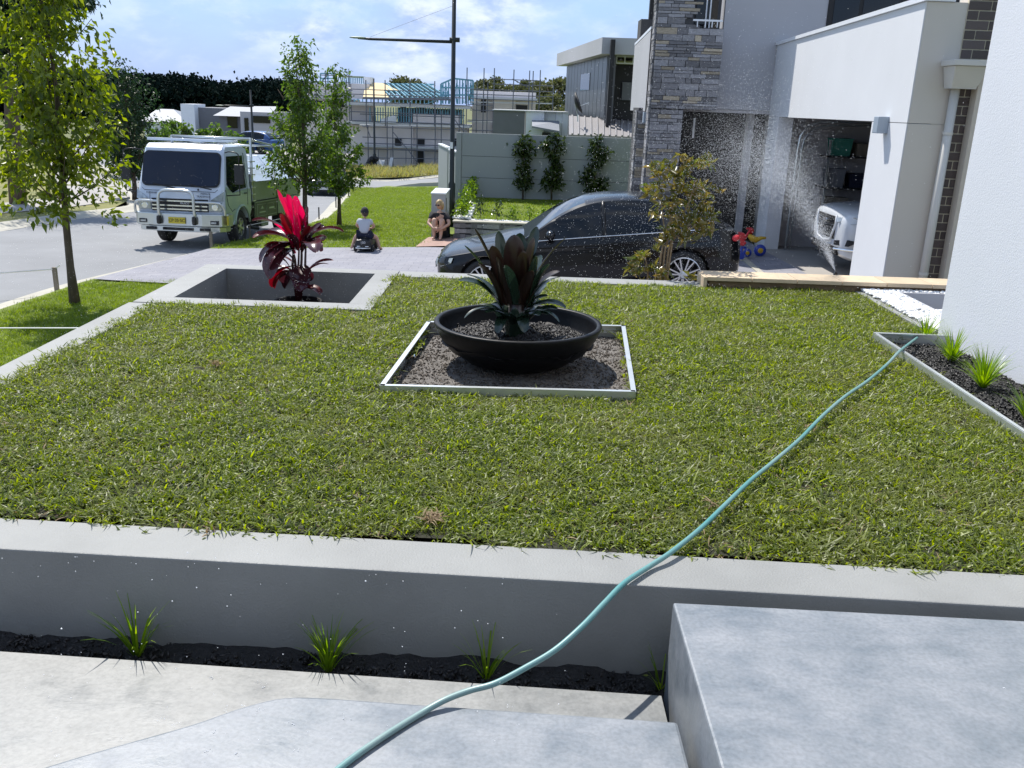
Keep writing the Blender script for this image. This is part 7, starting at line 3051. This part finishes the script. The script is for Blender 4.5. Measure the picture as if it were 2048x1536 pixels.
# side windows, doors, mirrors
for sd in (-1, 1):
    yv = lambda z: sd * (CW * (1 - max(0, z - 1.25) * .085) + .006)
    mb = MB()
    pp = [(.88, 1.42), (.70, 2.02), (-.30, 2.04), (-.34, 1.30), (.15, 1.28), (.55, 1.22)]
    q = [(x, yv(z), z) for x, z in pp]
    mb.add(q + [(x, y - sd * .02, z) for x, y, z in q], [tuple(range(6)) if sd < 0 else tuple(reversed(range(6)))] + [(i, 6 + i, 6 + (i + 1) % 6, (i + 1) % 6) for i in range(6)])
    local(mb, 'side_window', M['glass'], tr)
    mb = MB()
    mb.tube([(.98, yv(1.3), 1.30), (.86, yv(.9), .95), (.62, yv(.7), .80), (.45, yv(.9), .85)], .007, 4)
    mb.tube([(-.38, yv(2.1), 2.10), (-.40, yv(1.3), 1.30), (-.40, yv(.9), .90)], .007, 4)
    local(mb, 'door_seam', M['dark'], tr)
    mb = MB()
    mb.tube([(-.30, yv(1.2) + sd * .03, 1.18), (-.14, yv(1.2) + sd * .03, 1.18)], .014, 6)
    local(mb, 'door_handle', M['dark'], tr)
    # arch lip
    mb = MB()
    mb.tube([(.50 * math.cos(a), yv(.8) + sd * .005, .40 + .50 * math.sin(a)) for a in [math.pi * i / 16 for i in range(1, 16)]], .028, 6)
    local(mb, 'wheel_lip', M['truck_green'], tr, smooth=True)
    mb = MB()
    my = sd * 1.30
    mb.box(.90, my - .11, 1.42, .99, my + .11, 1.86)
    mr_ = local(mb, 'mirror', M['black_plastic'], tr, bevel=.02)
    mb = MB()
    mb.tube(spline([(.80, sd * .93, 2.10), (.95, sd * 1.10, 2.13), (.99, my, 2.08), (.97, my, 1.86)], 4), .014, 6)
    mb.tube([(.97, my, 1.42), (.96, my, 1.20), (.96, sd * 1.0, 1.17)], .014, 6)
    local(mb, 'mirror_arm', M['black_plastic'], mr_, smooth=True)
# green lower cab side panels, thin and proud of the white cab
for sd in (-1, 1):
    mb = MB()
    out_ = [(1.00, .66), (1.00, 1.12), (.94, 1.36), (.55, 1.21), (-.34, 1.27), (-.64, 1.27), (-.64, .80), (-.52, .62), (-.50, .50)] + [(.51 * math.cos(a), .40 + .51 * math.sin(a)) for a in [math.pi * (1 - i / 14) for i in range(2, 13)]] + [(.60, .55)]
    y_ = sd * (CW + .004)
    f_ = [(x, y_, z) for x, z in out_]
    n = len(f_)
    me_f = tuple(range(n)) if sd < 0 else tuple(reversed(range(n)))
    mb.add(f_ + [(x, y_ - sd * .02, z) for x, _y, z in f_], [me_f] + [(i, (i + 1) % n, n + (i + 1) % n, n + i) for i in range(n)])
    local(mb, 'door_panel', M['truck_green'], tr)
# roof rack gantry over the cab
mb = MB()
mb.box(-.9, -.95, 2.32, .55, .62, 2.38)
local(mb, 'roof_board', M['truck_white'], tr, bevel=.01)
mb = MB()
for y_ in (-.96, .96):
    mb.tube([(-.80, y_, .95), (-.80, y_, 2.45)], .035, 8)
    mb.tube([(-.80, y_, 2.40), (-4.4, y_, 2.16)], .025, 7)
    mb.tube([(-2.55, y_, 1.0), (-2.55, y_, 2.28)], .025, 7)
mb.tube([(-.80, -.96, 2.42), (-.80, .96, 2.42)], .035, 8)
mb.tube([(-2.55, -.96, 2.26), (-2.55, .96, 2.26)], .025, 8)
local(mb, 'ladder_rack', M['steel'], tr, smooth=True)
# ladder behind the cab, on the kerb side
for sd, nr_ in ((1, 8),):
    for i in range(nr_):
        mb = MB()
        z = .80 + i * .155
        mb.box(-.96, .70, z, -.72, 1.0, z + .025)
        local(mb, 'ladder_rung', M['steel'], tr)
# tray with toolboxes: sloping white lids
mb = MB()
mb.box(-4.6, -.95, .86, -.75, .95, .96)
local(mb, 'tray_floor', M['tray_dark'], tr)
for (x0, x1, mt) in ((-2.50, -.86, 'tray_green'), (-4.45, -2.62, 'tray_green')):
    mb = MB()
    mb.box(x0, -.99, .965, x1, .99, 1.42)
    local(mb, 'tray_box', M[mt], tr, bevel=.008)
    mb = MB()
    a = [(x0, 1.0, 1.425), (x1, 1.0, 1.425), (x1, .50, 2.02), (x0 + (.35 if x0 > -3 else 0), .50, 2.02), (x0, -1.0, 1.425), (x1, -1.0, 1.425), (x1, -.50, 2.02), (x0 + (.35 if x0 > -3 else 0), -.50, 2.02)]
    mb.add(a, [(0, 3, 2, 1), (4, 5, 6, 7), (3, 7, 6, 2), (0, 4, 7, 3), (1, 2, 6, 5)])
    local(mb, 'box_lid', M['truck_white'], tr, bevel=.012)
for x in (-2.75, -3.3):
    mb = MB()
    mb.lathe([(.0, 0), (.03, 0), (.03, .015)], (x, .995, 1.30), 10, axis='y')
    local(mb, 'latch', M['dark'], tr)
mb = MB()
mb.box(-2.50, .985, .52, -.80, 1.02, .93)
sp_ = local(mb, 'side_panel', M['tray_dark'], tr, bevel=.006)
mb = MB()
for (xa, xb) in ((-1.62, -.95), (-2.42, -1.70)):
    for (p0, p1) in (((xa, .58), (xb, .58)), ((xb, .58), (xb, .86)), ((xb, .86), (xa, .86)), ((xa, .86), (xa, .58))):
        mb.beam((p0[0], 1.024, p0[1]), (p1[0], 1.024, p1[1]), .012, .012, up=(0, 1, 0))
mb.beam((-2.5, 1.024, .93), (-.8, 1.024, .93), .02, .03, up=(0, 1, 0))
local(mb, 'panel_frame', M['tray_green'], sp_)
mb = MB()
mb.extr([(-1.42, 1.022, .75), (-1.22, 1.022, .75), (-1.32, 1.022, .83)], (0, .004, 0))
local(mb, 'panel_logo', M['truck_green'], sp_)
for (xa, xb, za, zb_) in ((-1.55, -1.10, .655, .685), (-2.25, -1.85, .72, .76)):
    mb = MB()
    mb.box(xa, 1.022, za, xb, 1.026, zb_)
    local(mb, 'panel_sign', M['truck_green'], sp_)
mb = MB()
mb.box(-4.45, .985, .55, -2.62, 1.01, .95)
local(mb, 'side_panel', M['tray_green'], tr, bevel=.006)
mb = MB()
mb.box(-4.9, -.42, .45, -.5, -.34, .66)
mb.box(-4.9, .34, .45, -.5, .42, .66)
mb.box(-1.9, .45, .30, -1.3, .90, .50)
mb.tube([(-.7, .9, .35), (-1.15, .95, .28)], .05, 8)
local(mb, 'chassis', M['dark'], tr)
mb = MB()
mb.box(-2.05, .60, .28, -1.55, .93, .54)
local(mb, 'fuel_tank', M['tray_green'], tr, bevel=.02)
mb = MB()
mb.box(-4.75, -.98, .9, -4.6, .98, 1.5)
local(mb, 'tailgate', M['steel'], tr)
for (x, y_) in ((0, .84), (0, -.84), (-3.4, .80), (-3.4, -.80)):
    wheel(tr, x, y_, .40, .22, 1 if y_ > 0 else -1, 6, .22, False, 'steel')

# the truck's front sits high on its axle
for o in tr.children:
    if o.name.split('.')[0] in ('bumper', 'lower_bumper', 'grille', 'headlight', 'bull_bar', 'indicator', 'side_reflector', 'number_plate'):
        if min(v.co.x for v in o.data.vertices) > .6:
            o.location.z += .125
# ================================================================ PEOPLE AND TOYS
def skin_mesh(name, mat, parent, nodes, edges, sub=2, smooth=True):
    """nodes: {key: (x, y, z, r)}; one continuous surface grown on the joints"""
    keys = list(nodes)
    me = bpy.data.meshes.new(name)
    inv = ROOT[parent.name].inverted() if parent.name in ROOT else Matrix.Identity(4)
    if parent.name not in ROOT:
        inv = ROOT[parent.parent.name].inverted()
    me.from_pydata([tuple(nodes[k][:3]) for k in keys], [(keys.index(a), keys.index(b_)) for a, b_ in edges], [])
    o = bpy.data.objects.new(name, me)
    col.objects.link(o)
    md = o.modifiers.new('skin', 'SKIN')
    md.use_smooth_shade = True
    sv = me.skin_vertices[0].data
    for i, k in enumerate(keys):
        r = nodes[k][3]
        rr = r if isinstance(r, tuple) else (r, r)
        sv[i].radius = rr
        sv[i].use_root = (i == 0)
    s2 = o.modifiers.new('sub', 'SUBSURF')
    s2.levels = sub
    s2.render_levels = sub
    bpy.context.view_layer.update()
    dg = bpy.context.evaluated_depsgraph_get()
    m2 = bpy.data.meshes.new_from_object(o.evaluated_get(dg))
    bpy.data.objects.remove(o)
    m2.materials.clear()
    m2.materials.append(M[mat])
    m2.shade_smooth()
    o = bpy.data.objects.new(name, m2)
    col.objects.link(o)
    o.parent = parent
    return o


def L2(o_, v):
    return v


def limb(mb, pts, rs, n=10):
    return mb.tube(pts, rs, n)


def head(parent, c, r, yaw, tilt, hair, face=True, cap=False, glasses=False, long_hair=False):
    """c: centre in the person's local frame; yaw: where the face looks (local xy angle)"""
    R_ = Matrix.Translation(Vector(c)) @ Matrix.Rotation(yaw, 4, 'Z') @ Matrix.Rotation(tilt, 4, 'Y')

    def tf(mb):
        mb.v = [tuple(R_ @ Vector(v)) for v in mb.v]
        return mb
    bm_ = MB()
    n, m = 18, 12
    vs = []
    for i in range(m + 1):
        t = math.pi * i / m
        z = -math.cos(t)
        for j in range(n):
            u = 2 * math.pi * j / n
            x, y = math.sin(t) * math.cos(u), math.sin(t) * math.sin(u)
            jaw = 1 - .26 * max(0, -z) ** 1.3
            fx_ = x * (.98 if x > 0 else 1.05) * (1 if z > 0 else jaw)
            vs.append((r * fx_ * 1.0, r * y * .80 * jaw, r * z * 1.18))
    bm_.add(vs, [(i * n + j, i * n + (j + 1) % n, (i + 1) * n + (j + 1) % n, (i + 1) * n + j) for i in range(m) for j in range(n)])
    # nose, mouth, ears
    bm_.ball((r * .98, 0, -r * .12), r * .15, 8, 5, (1, .8, 1.5))
    bm_.ball((r * .90, 0, -r * .52), r * .16, 8, 5, (.5, 1.3, .35))
    for sd in (-1, 1):
        bm_.ball((-.02 * r, sd * r * .80, -r * .05), r * .2, 8, 5, (.7, .35, 1.2))
    h = local(tf(bm_), 'head', M['skin'], parent, smooth=True)
    if face and not glasses:
        mb = MB()
        for sd in (-1, 1):
            mb.ball((r * .88, sd * r * .30, r * .05), r * .10, 8, 5, (.5, 1.2, .7))
        local(tf(mb), 'eye', M['dark'], h, smooth=True)
    if glasses:
        mb = MB()
        for sd in (-1, 1):
            mb.ball((r * .90, sd * r * .33, r * .04), r * .30, 12, 6, (.35, 1.05, .72))
            mb.beam((r * .85, sd * r * .62, r * .08), (0, sd * r * .84, r * .06), r * .06, r * .08)
        mb.beam((r * .99, -r * .2, r * .10), (r * .99, r * .2, r * .10), r * .05, r * .06)
        local(tf(mb), 'sunglasses', M['dark'], h, smooth=True)
    mb = MB()
    vs = []
    m2 = 9
    for i in range(m2 + 1):
        t = math.pi * .5 * i / m2 * (1.25)
        for j in range(n):
            u = 2 * math.pi * j / n
            front = max(0, math.cos(u))
            tt = t * (1 - .42 * front) if not cap else t * .82
            k_ = 1.10 + .03 * math.sin(7 * u + i)
            vs.append((r * k_ * math.sin(tt) * math.cos(u) - r * .03, r * .90 * math.sin(tt) * math.sin(u) * k_ * .92, r * 1.18 * k_ * math.cos(tt) + r * .02))
    mb.add(vs, [(i * n + j, (i + 1) * n + j, (i + 1) * n + (j + 1) % n, i * n + (j + 1) % n) for i in range(m2) for j in range(n)])
    hr = local(tf(mb), 'cap' if cap else 'hair', M[hair], h, smooth=True)
    if cap:
        mb = MB()
        mb.ball((-r * .22, 0, -r * .12), r * .86, 14, 8, (1, .92, 1.0))
        local(tf(mb), 'hair', M['hair_dark'], h, smooth=True)
        mb = MB()
        mb.ball((r * 1.35, 0, r * .42), 1, 12, 5, (r * .55, r * .62, r * .07))
        local(tf(mb), 'cap_peak', M[hair], h, smooth=True)
    if long_hair:
        mb = MB()
        for sd in (-1, 1):
            mb.tube([(-.35 * r, sd * .62 * r, .5 * r), (-.30 * r, sd * .88 * r, -.2 * r), (-.25 * r, sd * .80 * r, -1.2 * r)], [r * .36, r * .34, r * .10], 8)
        mb.tube([(-.6 * r, 0, .5 * r), (-.8 * r, 0, -.4 * r), (-.7 * r, 0, -1.4 * r)], [r * .6, r * .6, r * .3], 10)
        local(tf(mb), 'hair_back', M[hair], h, smooth=True)
    return h


def hand(mb, wrist, d, up_, size, curl=.5):
    """palm with four unequal fingers and a thumb, along d"""
    w_ = Vector(wrist)
    d = Vector(d).normalized()
    up_ = Vector(up_)
    s_ = d.cross(up_).normalized()
    up_ = s_.cross(d).normalized()
    pc = w_ + d * size * .28
    mb.beam(w_, w_ + d * size * .52, size * .42, size * .16, up=up_)
    for i, (o_, l_) in enumerate(((-.30, .36), (-.10, .44), (.10, .42), (.28, .32))):
        a = w_ + d * size * .50 + s_ * size * o_ * .62
        b_ = a + (d * math.cos(curl * .5) - up_ * math.sin(curl * .5)) * size * l_ * .5
        c = b_ + (d * math.cos(curl * 1.6) - up_ * math.sin(curl * 1.6)) * size * l_ * .5
        mb.tube([a, b_, c], [size * .055, size * .05, size * .04], 6)
    a = w_ + d * size * .15 - s_ * size * .16
    mb.tube([a, a + (d * .6 - s_ * .7) * size * .22, a + (d * 1.3 - s_ * .9) * size * .26], [size * .065, size * .055, size * .045], 6)
    return mb


def M_local(parent):
    return ROOT[parent.name]


# -------- seated woman hugging her knees; local +x is where she faces
wp = Gt(878, 484)
wpz = gz(wp.x, wp.y) + .05
wo_ = thing('person', 'woman in sunglasses sitting on the ground hugging her bare knees by the letterbox', 'person', (wp.x, wp.y + .38, wpz), (0, 0, math.radians(-96)))
ROOT[wo_.name] = Matrix.Identity(4)     # joints below are given in her own frame
k_ = .92
J = dict(
    pelvis=(0, 0, .13, (.145, .12)), belly=(.03, 0, .27, (.13, .105)), chest=(.075, 0, .42, (.135, .10)), neck0=(.10, 0, .55, .06), neck=(.115, 0, .62, .048),
    sl=(.09, .155, .51, .055), el=(.22, .235, .33, .040), wl=(.38, .085, .235, .028), pl=(.41, .035, .232, .026),
    sr=(.09, -.155, .51, .055), er=(.22, -.235, .33, .040), wr=(.38, -.085, .245, .028), pr=(.41, -.035, .242, .026),
    hl=(.05, .085, .12, .085), kl=(.30, .085, .45, .058), cl=(.335, .08, .26, .052), al=(.385, .075, .06, .034), tl=(.49, .08, .022, .026),
    hr=(.05, -.085, .12, .085), kr=(.30, -.085, .45, .058), cr=(.335, -.08, .26, .052), ar=(.385, -.075, .06, .034), tr=(.49, -.08, .022, .026))
E_ = [('pelvis', 'belly'), ('belly', 'chest'), ('chest', 'neck0'), ('neck0', 'neck'), ('chest', 'sl'), ('sl', 'el'), ('el', 'wl'), ('wl', 'pl'), ('chest', 'sr'), ('sr', 'er'), ('er', 'wr'), ('wr', 'pr'),
      ('pelvis', 'hl'), ('hl', 'kl'), ('kl', 'cl'), ('cl', 'al'), ('al', 'tl'), ('pelvis', 'hr'), ('hr', 'kr'), ('kr', 'cr'), ('cr', 'ar'), ('ar', 'tr')]
skin_mesh('body', 'skin', wo_, J, E_)
T_ = {k2: (v[0] - .005, v[1], v[2], tuple(q * 1.22 for q in v[3]) if isinstance(v[3], tuple) else v[3] * 1.35) for k2, v in J.items() if k2 in ('pelvis', 'belly', 'chest', 'neck0', 'sl', 'sr')}
T_['el2'] = (.17, .215, .39, .060)
T_['er2'] = (.17, -.215, .39, .060)
skin_mesh('shirt', 'cloth_black', wo_, T_, [('pelvis', 'belly'), ('belly', 'chest'), ('chest', 'neck0'), ('chest', 'sl'), ('sl', 'el2'), ('chest', 'sr'), ('sr', 'er2')])
S_ = dict(pelvis=(0, 0, .12, (.16, .125)), hl=(.05, .085, .125, .097), ml=(.16, .085, .26, .085), hr=(.05, -.085, .125, .097), mr=(.16, -.085, .26, .085))
skin_mesh('shorts', 'cloth_black', wo_, S_, [('pelvis', 'hl'), ('hl', 'ml'), ('pelvis', 'hr'), ('hr', 'mr')])
mb = MB()
hand(mb, (.40, .06, .235), (.25, -1, -.05), (1, 0, .2), .17, .7)
hand(mb, (.40, -.06, .245), (.25, 1, -.05), (1, 0, .2), .17, .7)
local(mb, 'hands', M['skin'], wo_, smooth=True)
head(wo_, (.15, 0, .735), .088, math.radians(-28), .15, 'hair_blonde', glasses=True, long_hair=True)

# -------- toddler on a ride-on car, seen from behind
cp = Gt(727, 507)
ca_ = math.radians(90)
kx, ky = cp.x, cp.y + .28
kz = gz(kx, ky) + .03
toy = thing('ride_on_toy', 'black ride on toy car under the toddler on the driveway', 'toy car', (kx, ky, kz), (0, 0, ca_))
ROOT[toy.name] = Matrix.Identity(4)
mb = MB()
sec = [(-.33, .13, .07, .20), (-.31, .17, .05, .26), (-.20, .19, .045, .30), (0, .17, .045, .27), (.12, .17, .045, .27), (.25, .19, .045, .29), (.36, .17, .05, .22), (.40, .12, .07, .16)]
vs = []
for (x, w_, z0, z1) in sec:
    vs += [(x, -w_ * .9, z0), (x, -w_, (z0 + z1) / 2), (x, -w_ * .75, z1 - .02), (x, 0, z1), (x, w_ * .75, z1 - .02), (x, w_, (z0 + z1) / 2), (x, w_ * .9, z0)]
n = len(sec)
mb.add(vs, [(i * 7 + j, i * 7 + (j + 1) % 7, (i + 1) * 7 + (j + 1) % 7, (i + 1) * 7 + j) for i in range(n - 1) for j in range(7)] + [tuple(reversed(range(7))), tuple(range((n - 1) * 7, n * 7))])
o = local(mb, 'toy_body', M['black_plastic'], toy)
o.data.shade_smooth()
bmesh_sharp(o.data, 40)
mb = MB()
mb.tube([(.18, 0, .26), (.16, 0, .40)], .015, 8)
mb.tube([(.16, .10 * math.cos(a), .41 + .03 * math.sin(a)) for a in [6.283 * i / 12 for i in range(13)]], .013, 6)
local(mb, 'toy_steering_wheel', M['black_plastic'], toy, smooth=True)
for x in (-.21, .24):
    for sd in (-1, 1):
        mb = MB()
        mb.lathe([(.03, -.03), (.075, -.028), (.08, 0), (.075, .028), (.03, .03)], (x, sd * .175, .08), 18, axis='y')
        w_ = local(mb, 'toy_wheel', M['black_rubber'], toy, smooth=True)
mb = MB()
mb.tube([(-.325, -.15, .09), (-.345, 0, .085), (-.325, .15, .09)], .015, 6)
mb.tube([(-.335, -.12, .125), (-.345, -.05, .125)], .012, 6)
mb.tube([(-.335, .05, .125), (-.345, .12, .125)], .012, 6)
local(mb, 'toy_bumper', M['chrome'], toy, smooth=True)
text('100', .07, 'toy_number', 'white_plate', toy, (-.335, 0, .20), (math.pi / 2, 0, -math.pi / 2))

kid = thing('person', 'toddler in black cap and pale grey t-shirt straddling the ride on toy car', 'person', (kx, ky, kz), (0, 0, ca_))
ROOT[kid.name] = Matrix.Identity(4)
J = dict(pelvis=(-.13, 0, .36, (.10, .085)), belly=(-.12, 0, .45, (.095, .08)), chest=(-.095, 0, .55, (.095, .075)), neck0=(-.08, 0, .635, .045), neck=(-.07, 0, .675, .038),
         sl=(-.09, .105, .61, .042), el=(.0, .185, .50, .030), wl=(.12, .12, .44, .022), pl=(.155, .095, .435, .02),
         sr=(-.09, -.105, .61, .042), er=(.0, -.185, .50, .030), wr=(.12, -.12, .44, .022), pr=(.155, -.095, .435, .02),
         hl=(-.09, .085, .35, .066), kl=(.08, .215, .25, .048), al=(.0, .285, .055, .030), tl=(.10, .32, .022, .026),
         hr=(-.09, -.085, .35, .066), kr=(.08, -.215, .25, .048), ar=(.0, -.285, .055, .030), tr=(.10, -.32, .022, .026))
skin_mesh('body', 'skin', kid, J, [e for e in E_ if 'cl' not in e and 'cr' not in e] + [('kl', 'al'), ('kr', 'ar')])
T_ = dict(pelvis=(-.13, 0, .345, (.117, .10)), belly=(-.12, 0, .45, (.112, .096)), chest=(-.095, 0, .56, (.11, .09)), neck0=(-.08, 0, .635, .055), sl=(-.09, .11, .61, .056), sl2=(-.04, .155, .55, .052), sr=(-.09, -.11, .61, .056), sr2=(-.04, -.155, .55, .052))
skin_mesh('t_shirt', 'tee_grey', kid, T_, [('pelvis', 'belly'), ('belly', 'chest'), ('chest', 'neck0'), ('chest', 'sl'), ('sl', 'sl2'), ('chest', 'sr'), ('sr', 'sr2')])
S_ = dict(pelvis=(-.13, 0, .325, (.125, .105)), hl=(-.08, .10, .33, .085), ml=(.0, .16, .29, .07), hr=(-.08, -.10, .33, .085), mr=(.0, -.16, .29, .07))
skin_mesh('shorts', 'cloth_navy', kid, S_, [('pelvis', 'hl'), ('hl', 'ml'), ('pelvis', 'hr'), ('hr', 'mr')])
mb = MB()
hand(mb, (.145, .10, .437), (.4, -1, 0), (0, 0, 1), .10, .9)
hand(mb, (.145, -.10, .437), (.4, 1, 0), (0, 0, 1), .10, .9)
local(mb, 'hands', M['skin'], kid, smooth=True)
head(kid, (-.055, 0, .775), .087, math.radians(38), .1, 'cloth_black', cap=True)

# -------- red, yellow and blue toy trike behind the black car
tq = D(1500, 500, 15.9)
tzz = gz(tq.x, 15.9) + .04
t1_, t2_ = D(1523, 488, 15.6), D(1488, 485, 15.8)
bike = thing('toy_trike', 'red yellow and blue plastic toy trike behind the black car', 'toy', (t1_.x, 15.6, tzz))
for (p, r, dy) in ((t1_, .105, 0), (t2_, .075, .12), (t2_, .075, -.14)):
    mb = MB()
    mb.lathe([(r * .4, -.03), (r * .95, -.03), (r, 0), (r * .95, .03), (r * .4, .03)], (p.x, 15.65 + dy, tzz + r), 20, axis='y')
    w_ = build(mb, 'wheel', M['blue_plastic'], bike, smooth=True)
    mb = MB()
    mb.lathe([(.02, -.04), (r * .45, -.036), (r * .45, .036), (.02, .04)], (p.x, 15.65 + dy, tzz + r), 12, axis='y')
    build(mb, 'hub', M['yellow_plastic'], w_)
mb = MB()
A = lambda x, y, dy=0: Vector((D(x, y, 15.65).x, 15.65 + dy, D(x, y, 15.65).z))
mb.tube([A(1497, 470), A(1505, 477), A(1512, 480), A(1523, 476), A(1532, 476)], [.03, .06, .055, .03, .02], 8)
build(mb, 'frame', M['yellow_plastic'], bike, smooth=True)
mb = MB()
mb.tube([A(1486, 486), A(1494, 470), A(1502, 457)], .02, 7)
mb.tube([A(1497, 459, -.12), A(1503, 457, 0), A(1497, 459, .12)], .018, 7)
mb.ball(A(1503, 462), .05, 8, 6, (.9, .5, 1))
build(mb, 'handlebar', M['red_plastic'], bike, smooth=True)
# red bucket-like push toy leaning against the car
cpt = A(1466, 471)
sct = thing('toy_scooter_body', 'red plastic toy hood shape beside the trike and the black car tail', 'toy', (cpt.x, 15.2, tzz))
mb = MB()
P_ = [A(1451, 467), A(1462, 459), A(1476, 459), A(1480, 466), A(1474, 470), A(1480, 478), A(1475, 484), A(1463, 482)]
P_ = [p + Vector((0, -.5, 0)) for p in P_]
mb.extr(P_, (0, .22, 0))
build(mb, 'shell', M['red_plastic'], sct, bevel=.02)
mb = MB()
q = A(1474, 486) + Vector((0, -.4, 0))
mb.tube([(q.x, q.y, q.z), (q.x, q.y, tzz)], .015, 6)
mb.lathe([(.02, -.02), (.06, -.02), (.06, .02), (.02, .02)], (q.x, q.y, tzz + .06), 14, axis='y')
build(mb, 'support_wheel', M['blue_plastic'], sct)
